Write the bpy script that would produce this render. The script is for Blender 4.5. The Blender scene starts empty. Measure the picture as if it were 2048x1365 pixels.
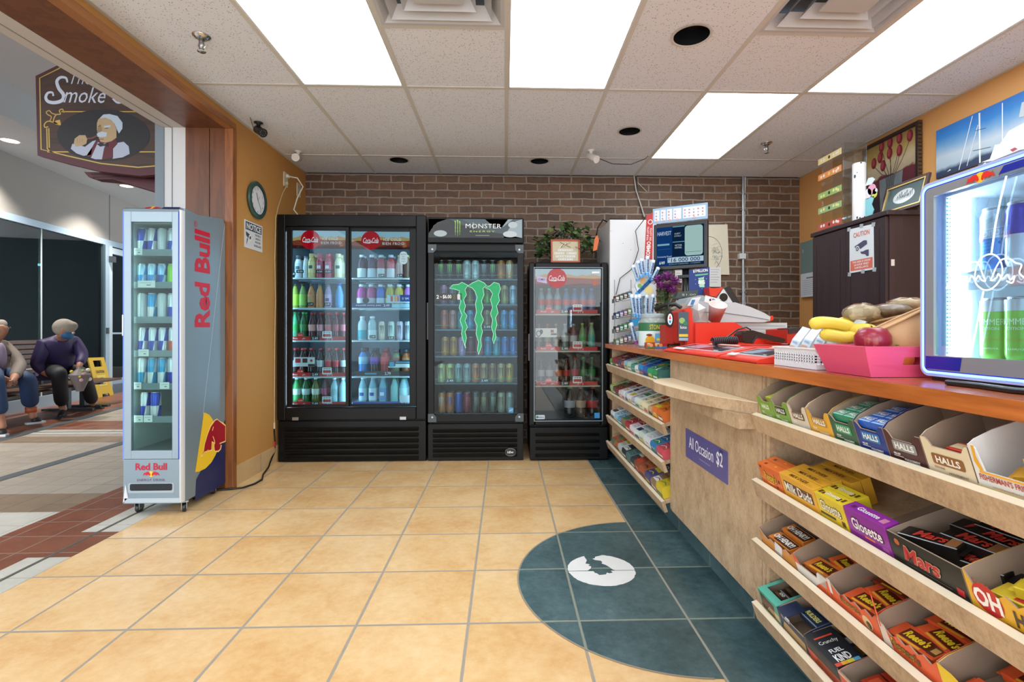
import bpy, math, random
from mathutils import Vector, Matrix
R = math.radians
sc = bpy.context.scene
COL = sc.collection
rnd = random.Random(7)
# ---------------------------------------------------------------- camera, world, exposure
FPX, CX, CY, YAW, HC = 1009.3, 1042.5, 660.0, 0.0319, 1.075   # pinhole fitted to the tile grids (2048x1365 frame)
cam = bpy.data.cameras.new('camera'); camo = bpy.data.objects.new('camera', cam); COL.objects.link(camo)
cam.sensor_fit = 'HORIZONTAL'; cam.sensor_width = 36.0; cam.lens = FPX * 36.0 / 2048.0
cam.shift_x = (1024.0 - CX) / 2048.0; cam.shift_y = (CY - 682.5) / 2048.0
cam.clip_start = 0.05; cam.clip_end = 60
camo.location = (0, 0, HC); camo.rotation_euler = (R(90), 0, -YAW)
sc.camera = camo
wd = bpy.data.worlds.new('world'); sc.world = wd; wd.use_nodes = True
wd.node_tree.nodes['Background'].inputs[0].default_value = (0.88, 0.94, 1.0, 1)
wd.node_tree.nodes['Background'].inputs[1].default_value = 2.3  # raised as fill light through the opening behind the camera
vs = sc.view_settings
sc.display_settings.display_device = 'sRGB'
vs.view_transform = 'Standard'; vs.look = 'None'; vs.gamma = 1.0; vs.use_curve_mapping = False
vs.exposure = 1.0
PANEL_E = 4.2          # ceiling troffer lens radiance
# ---------------------------------------------------------------- pixel <-> room helpers (used to measure positions off the photo)
_c, _s = math.cos(YAW), math.sin(YAW)
def ray(px, py):
    u = (px - CX) / FPX; v = -(py - CY) / FPX
    return Vector((_c * u + _s, -_s * u + _c, v))
def PY(px, py, Y): a = ray(px, py); return Vector((0, 0, HC)) + a * (Y / a.y)
def PX(px, py, X): a = ray(px, py); return Vector((0, 0, HC)) + a * (X / a.x)
def PZ(px, py, Z): a = ray(px, py); return Vector((0, 0, HC)) + a * ((Z - HC) / a.z)
def XW(px, Y): return PY(px, 600, Y).x
def ZW(py, Y, px=1000): return PY(px, py, Y).z
# ---------------------------------------------------------------- materials
def lin(h):
    if not isinstance(h, str): return tuple(h) + (1.0,) if len(h) == 3 else tuple(h)
    h = h.lstrip('#'); o = []
    for i in (0, 2, 4):
        c = int(h[i:i + 2], 16) / 255.0
        o.append(c / 12.92 if c <= 0.04045 else ((c + 0.055) / 1.055) ** 2.4)
    return (*o, 1.0)
class NT:
    def __init__(s, name):
        s.m = bpy.data.materials.new(name); s.m.use_nodes = True; s.t = s.m.node_tree; s.t.nodes.clear()
        s.out = s.n('ShaderNodeOutputMaterial')
    def n(s, ty, **kw):
        x = s.t.nodes.new(ty)
        for k, v in kw.items():
            if k.startswith('i_'):
                k = k[2:]; k = int(k) if k.isdigit() else k.replace('_', ' ')
                if isinstance(v, bpy.types.NodeSocket): s.t.links.new(v, x.inputs[k])
                else: x.inputs[k].default_value = v
            else: setattr(x, k, v)
        return x
    def l(s, a, b): s.t.links.new(a, b)
    def ramp(s, fac, stops, interp='LINEAR'):
        x = s.n('ShaderNodeValToRGB'); s.l(fac, x.inputs[0]); e = x.color_ramp.elements; x.color_ramp.interpolation = interp
        while len(e) < len(stops): e.new(0.5)
        for q, (p, c) in zip(e, stops): q.position = p; q.color = lin(c)
        return x.outputs[0]
    def mix(s, fac, a, b, blend='MIX'):
        x = s.n('ShaderNodeMix', data_type='RGBA', blend_type=blend)
        for v, k in ((fac, 0), (a, 6), (b, 7)):
            if isinstance(v, bpy.types.NodeSocket): s.l(v, x.inputs[k])
            else: x.inputs[k].default_value = v if k == 0 else lin(v)
        return x.outputs[2]
    def math(s, op, a, b=0.0, c=0.0):
        x = s.n('ShaderNodeMath', operation=op)
        for i, v in enumerate((a, b, c)):
            if isinstance(v, bpy.types.NodeSocket): s.l(v, x.inputs[i])
            else: x.inputs[i].default_value = v
        return x.outputs[0]
    def pos(s): return s.n('ShaderNodeNewGeometry').outputs['Position']
    def obj(s): return s.n('ShaderNodeTexCoord').outputs['Object']
    def vec(s, src, sc_=(1, 1, 1), loc=(0, 0, 0), rot=(0, 0, 0)):
        x = s.n('ShaderNodeMapping', i_Scale=sc_, i_Location=loc, i_Rotation=rot); s.l(src, x.inputs[0]); return x.outputs[0]
    def noise(s, v, scale, detail=4, rough=0.55):
        x = s.n('ShaderNodeTexNoise', i_Scale=scale, i_Detail=detail, i_Roughness=rough); s.l(v, x.inputs['Vector']); return x.outputs[0]
    def bsdf(s, col, rough=0.5, metal=0.0, bump=None, bstr=0.3, bdist=0.002, **kw):
        b = s.n('ShaderNodeBsdfPrincipled')
        for v, k in ((col, 'Base Color'), (rough, 'Roughness'), (metal, 'Metallic')):
            if isinstance(v, bpy.types.NodeSocket): s.l(v, b.inputs[k])
            else: b.inputs[k].default_value = lin(v) if k == 'Base Color' else v
        for k, v in kw.items(): b.inputs[k.replace('_', ' ')].default_value = v
        if bump is not None:
            q = s.n('ShaderNodeBump', i_Strength=bstr, i_Distance=bdist); s.l(bump, q.inputs['Height']); s.l(q.outputs[0], b.inputs['Normal'])
        s.l(b.outputs[0], s.out.inputs[0]); return s.m
_mc = {}
def m(hx, r=0.45, me=0.0, em=0.0, var=0.0):
    """a plain painted / printed / plastic surface; var adds a fine procedural mottling"""
    k = (hx, r, me, em, var)
    if k in _mc: return _mc[k]
    t = NT('surface_%s' % hx.lstrip('#'))
    if em > 0:
        e = t.n('ShaderNodeEmission', i_Color=lin(hx), i_Strength=em); t.l(e.outputs[0], t.out.inputs[0]); _mc[k] = t.m; return t.m
    col = hx
    if var > 0:
        n = t.noise(t.obj(), 38.0, 3); d = t.math('MULTIPLY_ADD', n, 2 * var, 1 - var)
        x = t.n('ShaderNodeMix', data_type='RGBA', blend_type='MULTIPLY'); x.inputs[0].default_value = 1
        x.inputs[6].default_value = lin(hx)
        cc = t.n('ShaderNodeCombineColor'); [t.l(d, cc.inputs[i]) for i in range(3)]; t.l(cc.outputs[0], x.inputs[7]); col = x.outputs[2]
    _mc[k] = t.bsdf(col, r, me); return t.m
def glass(name, tint='#f2f8f8', refl=1.0, ior=1.45, rough=0.01):
    t = NT(name); f = t.n('ShaderNodeFresnel', i_IOR=ior)
    tr = t.n('ShaderNodeBsdfTransparent', i_Color=lin(tint)); g = t.n('ShaderNodeBsdfGlossy', i_Roughness=rough, i_Color=(1, 1, 1, 1))
    mx = t.n('ShaderNodeMixShader'); t.l(t.math('MULTIPLY', f.outputs[0], refl), mx.inputs[0]); t.l(tr.outputs[0], mx.inputs[1]); t.l(g.outputs[0], mx.inputs[2])
    t.l(mx.outputs[0], t.out.inputs[0]); return t.m
def clear(name, tint, alpha=0.5, rough=0.12):
    """thin tinted plastic: part see-through, part diffuse"""
    t = NT(name); tr = t.n('ShaderNodeBsdfTransparent', i_Color=lin(tint)); b = t.n('ShaderNodeBsdfPrincipled', i_Base_Color=lin(tint), i_Roughness=rough)
    mx = t.n('ShaderNodeMixShader', i_0=alpha); t.l(tr.outputs[0], mx.inputs[1]); t.l(b.outputs[0], mx.inputs[2]); t.l(mx.outputs[0], t.out.inputs[0]); return t.m
def wood(name, a, b, axis='Z', scale=9.0, rough=0.38, c=None):
    t = NT(name); st = {'X': (0.12, 1, 1), 'Y': (1, 0.12, 1), 'Z': (1, 1, 0.12)}[axis]
    v = t.vec(t.pos(), st)
    n1 = t.noise(v, scale, 5, 0.6); d = t.math('MULTIPLY_ADD', n1, 9.0, 0.0); w = t.math('SINE', t.math('MULTIPLY', d, 3.2))
    n2 = t.noise(t.vec(t.pos(), tuple(0.06 if q < 1 else 1 for q in st)), 160.0, 3)
    f = t.math('MULTIPLY_ADD', w, 0.22, t.math('MULTIPLY_ADD', n2, 0.55, 0.22))
    return t.bsdf(t.ramp(f, [(0.15, b), (0.55, a), (0.95, c or a)]), rough, bump=n2, bstr=0.08)
def laminate():
    t = NT('mottled_beige_laminate'); p = t.pos()
    n1 = t.noise(t.vec(p, (1, 1, 0.6)), 14.0, 7, 0.7); n2 = t.noise(t.vec(p, (1, 1, 0.6)), 110.0, 5, 0.75)
    f = t.math('MULTIPLY_ADD', n2, 0.45, t.math('MULTIPLY', n1, 0.6))
    return t.bsdf(t.ramp(f, [(0.3, '#80684f'), (0.44, '#a98d6f'), (0.56, '#bfa382'), (0.72, '#cfb797')]), 0.42)
def tile(name, size, org, stops, grout, gw=0.012, rough=0.3, rot=0.0, plane='XY', nsc=3.0, bump=0.5):
    t = NT(name); p = t.pos()
    if plane == 'YZ':
        sp = t.n('ShaderNodeSeparateXYZ'); t.l(p, sp.inputs[0]); cb = t.n('ShaderNodeCombineXYZ'); t.l(sp.outputs[1], cb.inputs[0]); t.l(sp.outputs[2], cb.inputs[1]); p2 = cb.outputs[0]
    else: p2 = p
    sx, sy = size
    v = t.vec(p2, (1 / sx, 1 / sy, 1), (-org[0] / sx, -org[1] / sy, 0))
    sp = t.n('ShaderNodeSeparateXYZ'); t.l(v, sp.inputs[0])
    def edge(o, s): 
        f = t.math('FRACT', o); f = t.math('MINIMUM', f, t.math('SUBTRACT', 1.0, f)); return t.math('MULTIPLY', f, s)
    d = t.math('MINIMUM', edge(sp.outputs[0], sx), edge(sp.outputs[1], sy))
    wob = t.noise(p, 30.0, 2); d = t.math('ADD', d, t.math('MULTIPLY_ADD', wob, 0.003, -0.0015))
    g = t.math('SMOOTH_MIN', 1.0, t.math('DIVIDE', t.math('SUBTRACT', d, gw * 0.35), gw * 0.25), 0.2)
    g = t.math('MAXIMUM', g, 0.0)
    cell = t.n('ShaderNodeCombineXYZ'); t.l(t.math('FLOOR', sp.outputs[0]), cell.inputs[0]); t.l(t.math('FLOOR', sp.outputs[1]), cell.inputs[1])
    wn = t.n('ShaderNodeTexWhiteNoise', noise_dimensions='2D'); t.l(cell.outputs[0], wn.inputs['Vector'])
    off = t.n('ShaderNodeVectorMath', operation='MULTIPLY_ADD'); t.l(wn.outputs['Color'], off.inputs[0]); off.inputs[1].default_value = (7, 7, 7); t.l(p, off.inputs[2])
    n1 = t.noise(off.outputs[0], nsc, 7, 0.62); n2 = t.noise(off.outputs[0], nsc * 9, 5, 0.7)
    f = t.math('MULTIPLY_ADD', n2, 0.38, t.math('MULTIPLY', n1, 0.66)); f = t.math('ADD', f, t.math('MULTIPLY_ADD', wn.outputs['Value'], 0.05, -0.04))
    gl = t.mix(n2, grout, tuple(q * 0.75 for q in lin(grout)[:3]))
    col = t.mix(g, gl, t.ramp(f, stops))
    rg = t.math('MULTIPLY_ADD', g, rough - 0.75, 0.75)
    return t.bsdf(col, rg, bump=t.math('MULTIPLY_ADD', n2, 0.06, g), bstr=bump, bdist=0.002)
def brick():
    t = NT('brown_brick'); sp = t.n('ShaderNodeSeparateXYZ'); t.l(t.pos(), sp.inputs[0]); cb = t.n('ShaderNodeCombineXYZ'); t.l(sp.outputs[0], cb.inputs[0]); t.l(sp.outputs[2], cb.inputs[1])
    wob = t.n('ShaderNodeTexNoise', i_Scale=9.0, i_Detail=3.0); t.l(t.pos(), wob.inputs['Vector'])
    ad = t.n('ShaderNodeVectorMath', operation='MULTIPLY_ADD'); t.l(wob.outputs['Color'], ad.inputs[0]); ad.inputs[1].default_value = (0.022, 0.022, 0); t.l(cb.outputs[0], ad.inputs[2])
    b = t.n('ShaderNodeTexBrick', i_Scale=1.0, i_Mortar_Size=0.0085, i_Mortar_Smooth=0.25, i_Bias=0.0, i_Brick_Width=0.212, i_Row_Height=0.0705, i_Color1=(0, 0, 0, 1), i_Color2=(1, 1, 1, 1), i_Mortar=(0.5, 0.5, 0.5, 1))
    t.l(ad.outputs[0], b.inputs['Vector'])
    n = t.noise(t.pos(), 26.0, 6, 0.65); n2 = t.noise(t.pos(), 3.0, 3)
    f = t.math('MULTIPLY_ADD', b.outputs['Color'], 0.28, t.math('MULTIPLY_ADD', n, 0.5, t.math('MULTIPLY_ADD', n2, 0.3, -0.05)))
    bc = t.ramp(f, [(0.2, '#3d2d23'), (0.42, '#5a4231'), (0.6, '#6f523c'), (0.85, '#866349')])
    mo = t.mix(n, '#76695e', '#9a8d80')
    h = t.math('ADD', t.math('SUBTRACT', 1.0, b.outputs['Fac']), t.math('MULTIPLY', n, 0.5))
    return t.bsdf(t.mix(b.outputs['Fac'], bc, mo), 0.6, bump=h, bstr=0.75, bdist=0.008)
def ceil_tile():
    t = NT('fissured_ceiling_tile'); p = t.pos()
    v = t.n('ShaderNodeTexVoronoi', i_Scale=95.0); t.l(p, v.inputs['Vector']); n = t.noise(p, 45.0, 3, 0.6); n3 = t.noise(p, 2.2, 2)
    pit = t.math('MULTIPLY', t.math('LESS_THAN', v.outputs['Distance'], 0.22), t.math('GREATER_THAN', n, 0.47))
    base = t.mix(n3, '#d9e1ec', '#e0e7f1')
    return t.bsdf(t.mix(pit, base, '#77736f'), 0.9, bump=t.math('SUBTRACT', n, pit), bstr=0.25, bdist=0.002)
def plaster(name, a, b, sc_=2.5, rough=0.6, bs=0.12):
    t = NT(name); p = t.pos(); n = t.noise(p, sc_, 4); n2 = t.noise(p, 220.0, 2)
    return t.bsdf(t.mix(n, a, b), rough, bump=n2, bstr=bs, bdist=0.001)
def cardboard(name, a, b):
    t = NT(name); n = t.noise(t.vec(t.obj(), (1, 1, 1)), 300.0, 3); n2 = t.noise(t.obj(), 14.0, 3)
    return t.bsdf(t.mix(t.math('MULTIPLY_ADD', n, 0.5, t.math('MULTIPLY', n2, 0.5)), a, b), 0.75)
GLASS = glass('door_glass'); GLASS_BLUE = glass('cool_door_glass', '#dceef3', .4)
ACRYL = glass('clear_acrylic', '#f4f7f8', .5); FILM = glass('clear_film', '#f6f8f9', .6, 1.4, 0.15)
BLACK = m('#0a0b0c', 0.35); BLKPL = NT('black_cooler_plastic').bsdf('#0a0b0c', .36, Specular_IOR_Level=.22); CHROME = m('#c9cbcc', 0.18, 1.0); STEEL = m('#9ea3a6', 0.35, 1.0); WHITE = m('#e9e9e6', 0.45)
CARD = cardboard('grey_cardboard', '#8c7765', '#a38d79'); CARDW = cardboard('white_cardboard', '#c9c7c4', '#d9d7d4')
LAM = laminate(); LAMD = m('#c9b496', 0.45)
# ---------------------------------------------------------------- mesh building
class MB:
    def __init__(s): s.v = []; s.f = []; s.mi = []; s.sm = []; s.mats = []
    def mat(s, mt):
        if mt not in s.mats: s.mats.append(mt)
        return s.mats.index(mt)
    def add(s, vs_, fs, mt, smooth=False):
        b = len(s.v); s.v += [tuple(v) for v in vs_]; i = s.mat(mt)
        for f in fs: s.f.append(tuple(b + q for q in f)); s.mi.append(i); s.sm.append(smooth)
        return s
    def box(s, x0, x1, y0, y1, z0, z1, mt):
        return s.add([(x0, y0, z0), (x1, y0, z0), (x1, y1, z0), (x0, y1, z0), (x0, y0, z1), (x1, y0, z1), (x1, y1, z1), (x0, y1, z1)],
                     [(0, 3, 2, 1), (4, 5, 6, 7), (0, 1, 5, 4), (1, 2, 6, 5), (2, 3, 7, 6), (3, 0, 4, 7)], mt)
    def hexa(s, b, t, mt):
        """eight-corner solid from bottom quad b and top quad t (counter-clockwise from above)"""
        return s.add(list(b) + list(t), [(0, 3, 2, 1), (4, 5, 6, 7), (0, 1, 5, 4), (1, 2, 6, 5), (2, 3, 7, 6), (3, 0, 4, 7)], mt)
    def face(s, pts, mt): return s.add(pts, [tuple(range(len(pts)))], mt)
    def slab(s, pts, d, mt, side=None):
        """extrude a planar polygon by vector d; solid"""
        n = len(pts); d = Vector(d); a = [Vector(p) for p in pts]; b = [p + d for p in a]
        s.add(a + b, [tuple(range(n - 1, -1, -1)), tuple(range(n, 2 * n))], mt)
        s.add(a + b, [(i, (i + 1) % n, n + (i + 1) % n, n + i) for i in range(n)], side or mt); return s
    def lathe(s, prof, mt, o=(0, 0, 0), seg=20, ax=2, caps=True, smooth=True, mats=None, tw=None):
        """prof: [(r, h)] from bottom up"""
        vs_, fs, o = [], [], Vector(o)
        for k, (r, h) in enumerate(prof):
            for i in range(seg):
                a = 2 * math.pi * i / seg + (tw[k] if tw else 0); p = (r * math.cos(a), r * math.sin(a), h)
                vs_.append(o + Vector(p if ax == 2 else (p[2], p[0], p[1]) if ax == 0 else (p[1], p[2], p[0])))
        for k in range(len(prof) - 1):
            fr = [(k * seg + i, k * seg + (i + 1) % seg, (k + 1) * seg + (i + 1) % seg, (k + 1) * seg + i) for i in range(seg)]
            if mats is None: fs += fr
            else:
                b = len(s.v); 
                for i, f in enumerate(fr): s.f.append(tuple(b + q for q in f)); s.mi.append(s.mat(mats(k, i))); s.sm.append(smooth)
        s.add(vs_, fs, mt, smooth)
        if caps:
            n = len(prof); b = len(s.v) - len(vs_)
            for ring, rev in ((0, True), (n - 1, False)):
                if prof[ring][0] > 1e-5:
                    q = [b + ring * seg + i for i in range(seg)]; s.f.append(tuple(q[::-1] if rev else q)); s.mi.append(s.mat(mt)); s.sm.append(False)
        return s
    def tube(s, pts, r, mt, seg=8, closed=False):
        pts = [Vector(p) for p in pts]; n = len(pts); rs = r if isinstance(r, (list, tuple)) else [r] * n
        vs_, up = [], Vector((0, 0, 1))
        for i, p in enumerate(pts):
            d = (pts[(i + 1) % n] - pts[i - 1]) if closed else (pts[min(i + 1, n - 1)] - pts[max(i - 1, 0)])
            d = d.normalized() if d.length > 1e-9 else Vector((0, 0, 1))
            if i == 0: a = d.cross(up) if abs(d.z) < 0.95 else d.cross(Vector((1, 0, 0)))
            else: a = pa - d * pa.dot(d)
            a = a.normalized(); pa = a; b = d.cross(a)
            vs_ += [p + (a * math.cos(2 * math.pi * k / seg) + b * math.sin(2 * math.pi * k / seg)) * rs[i] for k in range(seg)]
        fs = [(i * seg + k, i * seg + (k + 1) % seg, ((i + 1) % n) * seg + (k + 1) % seg, ((i + 1) % n) * seg + k) for i in range(n if closed else n - 1) for k in range(seg)]
        s.add(vs_, fs, mt, True)
        if not closed: s.add(vs_[:seg], [tuple(range(seg - 1, -1, -1))], mt); s.add(vs_[-seg:], [tuple(range(seg))], mt)
        return s
    def ball(s, o, r, mt, seg=14, ring=8):
        r = r if isinstance(r, (tuple, list)) else (r, r, r); o = Vector(o)
        vs_ = [o + Vector((0, 0, -r[2]))]; 
        for k in range(1, ring):
            t = math.pi * k / ring - math.pi / 2
            vs_ += [o + Vector((r[0] * math.cos(t) * math.cos(2 * math.pi * i / seg), r[1] * math.cos(t) * math.sin(2 * math.pi * i / seg), r[2] * math.sin(t))) for i in range(seg)]
        vs_.append(o + Vector((0, 0, r[2]))); e = len(vs_) - 1
        fs = [(0, 1 + (i + 1) % seg, 1 + i) for i in range(seg)] + [(e, e - seg + i, e - seg + (i + 1) % seg) for i in range(seg)]
        fs += [(1 + k * seg + i, 1 + k * seg + (i + 1) % seg, 1 + (k + 1) * seg + (i + 1) % seg, 1 + (k + 1) * seg + i) for k in range(ring - 2) for i in range(seg)]
        return s.add(vs_, fs, mt, True)
    # --- flat marks on a surface frame F = (origin, right, up)
    def mark(s, pts, F, mt, d=0.0004):
        o, r, u = F; nn = r.cross(u).normalized()
        a = [o + r * x + u * y + nn * d for x, y in pts]
        return s.face(a, mt)
    def disc(s, c, rad, F, mt, d=0.0004, seg=28, ry=None):
        return s.mark([(c[0] + rad * math.cos(2 * math.pi * i / seg), c[1] + (ry or rad) * math.sin(2 * math.pi * i / seg)) for i in range(seg)], F, mt, d)
    def rect(s, x0, y0, x1, y1, F, mt, d=0.0004): return s.mark([(x0, y0), (x1, y0), (x1, y1), (x0, y1)], F, mt, d)
    def stroke(s, pts, w, F, mt, d=0.0005, smooth=True, closed=False):
        P = [Vector((x, y)) for x, y in pts]
        if smooth and len(P) > 2:
            Q = []; n = len(P)
            for i in range(n if closed else n - 1):
                p0, p1, p2, p3 = P[i - 1] if (i or closed) else P[0], P[i], P[(i + 1) % n], P[(i + 2) % n] if closed else P[min(i + 2, n - 1)]
                for k in range(5):
                    t = k / 5; Q.append(0.5 * ((2 * p1) + (p2 - p0) * t + (2 * p0 - 5 * p1 + 4 * p2 - p3) * t * t + (3 * p1 - p0 - 3 * p2 + p3) * t ** 3))
            if not closed: Q.append(P[-1])
            P = Q
        n = len(P); o, r, u = F; nn = r.cross(u).normalized(); vs_ = []
        for i, p in enumerate(P):
            t = P[(i + 1) % n] - P[i - 1] if closed else P[min(i + 1, n - 1)] - P[max(i - 1, 0)]
            t = t.normalized() if t.length > 1e-9 else Vector((1, 0)); q = Vector((-t.y, t.x)) * (w if not callable(w) else w(i / max(n - 1, 1))) * 0.5
            for g in (p + q, p - q): vs_.append(o + r * g.x + u * g.y + nn * d)
        return s.add(vs_, [(2 * i + 1, 2 * ((i + 1) % n) + 1, 2 * ((i + 1) % n), 2 * i) for i in range(n if closed else n - 1)], mt)
    def text(s, body, c, w, h, F, mt, d=0.0006, shear=0.0, bold=0.0, sp=1.0, rot=0.0):
        vs_, fs, bw, bh = glyphs(body, shear, bold, sp); o, r, u = F; nn = r.cross(u).normalized()
        kx = (w / bw) if w else h / bh; ky = (h / bh) if h else kx
        ca, sa = math.cos(rot), math.sin(rot); out = []
        for x, y in vs_:
            a, b = x * kx, y * ky; out.append(o + r * (c[0] + a * ca - b * sa) + u * (c[1] + a * sa + b * ca) + nn * d)
        return s.add(out, fs, mt)
    def build(s, name, parent=None, loc=None, bev=0.0, segs=2, rot=None):
        me = bpy.data.meshes.new(name); me.from_pydata(s.v, [], s.f)
        for q in s.mats: me.materials.append(q)
        me.polygons.foreach_set('material_index', s.mi); me.polygons.foreach_set('use_smooth', s.sm); me.update()
        return put(name, me, parent, loc, bev, segs, rot)
def put(name, me, parent=None, loc=None, bev=0.0, segs=2, rot=None):
    o = bpy.data.objects.new(name, me); COL.objects.link(o)
    if parent is not None: o.parent = parent
    if loc is not None: o.location = loc
    if rot is not None: o.rotation_euler = rot
    if bev > 0:
        b = o.modifiers.new('round', 'BEVEL'); b.width = bev; b.segments = segs; b.limit_method = 'ANGLE'; b.angle_limit = R(40)
    return o
_gc = {}
def glyphs(body, shear=0.0, bold=0.0, sp=1.0):
    k = (body, shear, bold, sp)
    if k not in _gc:
        cu = bpy.data.curves.new('t', 'FONT'); cu.body = body; cu.shear = shear; cu.offset = bold; cu.space_character = sp; cu.resolution_u = 2; cu.fill_mode = 'FRONT'
        ob = bpy.data.objects.new('t', cu); me = bpy.data.meshes.new_from_object(ob)
        vv = [(v.co.x, v.co.y) for v in me.vertices]; ff = [tuple(p.vertices) for p in me.polygons]
        bpy.data.objects.remove(ob); bpy.data.curves.remove(cu); bpy.data.meshes.remove(me)
        x0, x1 = min(v[0] for v in vv), max(v[0] for v in vv); y0, y1 = min(v[1] for v in vv), max(v[1] for v in vv)
        _gc[k] = ([(x - (x0 + x1) / 2, y - (y0 + y1) / 2) for x, y in vv], ff, x1 - x0, y1 - y0)
    return _gc[k]
def FR(o, r=(1, 0, 0), u=(0, 0, 1)): return (Vector(o), Vector(r), Vector(u))
def tag(o, label, cat, group=None, kind=None):
    if label: o['label'] = label
    if cat: o['category'] = cat
    if group: o['group'] = group
    if kind: o['kind'] = kind
    return o
def thing(name, label, cat, loc=(0, 0, 0), rz=0.0, group=None, rot=None):
    o = bpy.data.objects.new(name, None); COL.objects.link(o); o.empty_display_size = 0.05
    o.location = loc; o.rotation_euler = rot or (0, 0, rz); return tag(o, label, cat, group)
def struct(o): o['kind'] = 'structure'; return o
def bx(name, parent, x0, x1, y0, y1, z0, z1, mt, bev=0.0, segs=2): return MB().box(x0, x1, y0, y1, z0, z1, mt).build(name, parent, bev=bev, segs=segs)
ORD = ['first', 'second', 'third', 'fourth', 'fifth', 'sixth', 'seventh', 'eighth', 'ninth', 'tenth', 'eleventh', 'twelfth', 'thirteenth', 'fourteenth']
def rbox(w, h, r, n=5):
    """rounded rectangle outline centred on 0"""
    o = []
    for cx, cy, a0 in ((w / 2 - r, h / 2 - r, 0), (-w / 2 + r, h / 2 - r, 90), (-w / 2 + r, -h / 2 + r, 180), (w / 2 - r, -h / 2 + r, 270)):
        o += [(cx + r * math.cos(R(a0 + 90 * i / n)), cy + r * math.sin(R(a0 + 90 * i / n))) for i in range(n + 1)]
    return o
# ================================================================ ROOM SHELL
WL, WR, YB, YF, CE = -1.86, 2.83, 4.766, -2.0, 2.538
TS, TX, TY = 0.4064, -0.1344, 3.8835
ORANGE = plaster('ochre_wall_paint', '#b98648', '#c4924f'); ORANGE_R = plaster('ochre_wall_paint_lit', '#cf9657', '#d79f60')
OAK = wood('stained_oak', '#683c1e', '#522c15', 'Z', 7.0); OAKL = wood('stained_oak_trim', '#94602f', '#77451e', 'Y', 8.0)
OAKT = wood('stained_oak_casing', '#8c562c', '#70401f', 'Z', 8.0)
TAN = [(0.25, '#c5935a'), (0.42, '#d6ab74'), (0.58, '#e0bd8b'), (0.78, '#e9cea6')]
TEAL = [(0.28, '#2d4144'), (0.45, '#3f565a'), (0.6, '#51696d'), (0.8, '#6c8487')]
M_TAN = tile('tan_floor_tile', (TS, TS), (TX, TY), TAN, '#a39a8c', 0.011, 0.22)
M_TEAL = tile('teal_floor_tile', (TS, TS), (TX, TY), TEAL, '#8b9284', 0.010, 0.26)
M_KICK = tile('teal_kick_tile', (TS, 0.3), (TY, -0.12), TEAL, '#7d8679', 0.008, 0.3, plane='YZ')
M_BASE = tile('tan_base_tile', (TS, 0.3), (TY, -0.14), [(0.25, '#b28d5c'), (0.5, '#c7a574'), (0.8, '#d6b98c')], '#a39a8c', 0.008, 0.35, plane='YZ')
M_CEIL = ceil_tile(); M_GRID = m('#c9c9c4', 0.5)
FX = -2.05                                     # edge of the tan floor in the shop opening
struct(MB().face([(FX, YF, 0), (WR, YF, 0), (WR, YB, 0), (FX, YB, 0)], M_TAN).build('floor'))
cc, cr = (0.6875, 2.1625), 0.632
arc = [(cc[0] + cr * math.cos(R(a)), cc[1] + cr * math.sin(R(a))) for a in range(90, 271, 4)]
def FZ(z): return FR((0, 0, z), (1, 0, 0), (0, 1, 0))
inl = MB().mark([(0.94, YF), (0.94, YB), (0.678, YB), (0.678, cc[1] + cr)] + [p for p in arc if p[0] < 0.678] + [(0.678, cc[1] - cr), (0.678, YF)], FZ(0.001), M_TEAL)
inl.stroke([p for p in arc if p[0] < 0.678], 0.007, FZ(0.0012), m('#8b8576', 0.7), smooth=False).stroke([(0.678, YF), (0.678, YB)], 0.008, FZ(0.0013), m('#9a968a', 0.7), smooth=False)
struct(inl.build('floor_teal_inlay'))
# worn white globe emblem painted on the teal disc: two pieces split by the grout line
gm = tag(bpy.data.objects.new('floor_emblem', None), 'worn white painted globe emblem on the round teal floor inlay', 'emblem'); COL.objects.link(gm); gm.location = (0.43, 2.245, 0.0012)
wp = plaster('worn_white_paint', '#dcdddc', '#e9eae9', 20, 0.5)
gx, gy = 0.152, 0.148
def rag(a0, a1, n, jit): return [(gx * math.cos(R(a0 + (a1 - a0) * i / n)) * (1 + rnd.uniform(-jit, 0)), gy * math.sin(R(a0 + (a1 - a0) * i / n)) * (1 + rnd.uniform(-jit, 0))) for i in range(n + 1)]
low = rag(181, 359, 40, 0.03)
low = [p for p in low if p[1] < -0.012] + [(0.148, -0.012), (0.04, -0.012), (0.045, -0.03), (0.028, -0.036), (0.02, -0.028), (0.012, -0.045), (-0.018, -0.05), (-0.026, -0.034), (-0.034, -0.03), (-0.038, -0.014), (-0.146, -0.012)]
MB().mark(low, FZ(0), wp).build('emblem_lower_half', gm)
ur = rag(2, 78, 18, 0.02); ur = [p for p in ur if p[1] > -0.008] + [(0.02, 0.138), (-0.004, 0.128), (-0.01, 0.112), (-0.022, 0.108), (-0.012, 0.094), (0.014, 0.086), (0.018, 0.07), (0.012, 0.058), (0.028, 0.044), (0.042, 0.02), (0.05, 0.0), (0.06, -0.008), (0.148, -0.008)]
MB().mark(ur, FZ(0), wp).build('emblem_upper_half', gm)
ul = rag(112, 176, 14, 0.02) + [(-0.15, -0.008), (-0.062, -0.008), (-0.046, 0.012), (-0.04, 0.03), (-0.052, 0.04), (-0.042, 0.052), (-0.062, 0.06), (-0.05, 0.092), (-0.054, 0.118)]
MB().mark(ul, FZ(0), wp).build('emblem_upper_fragment', gm)
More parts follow.
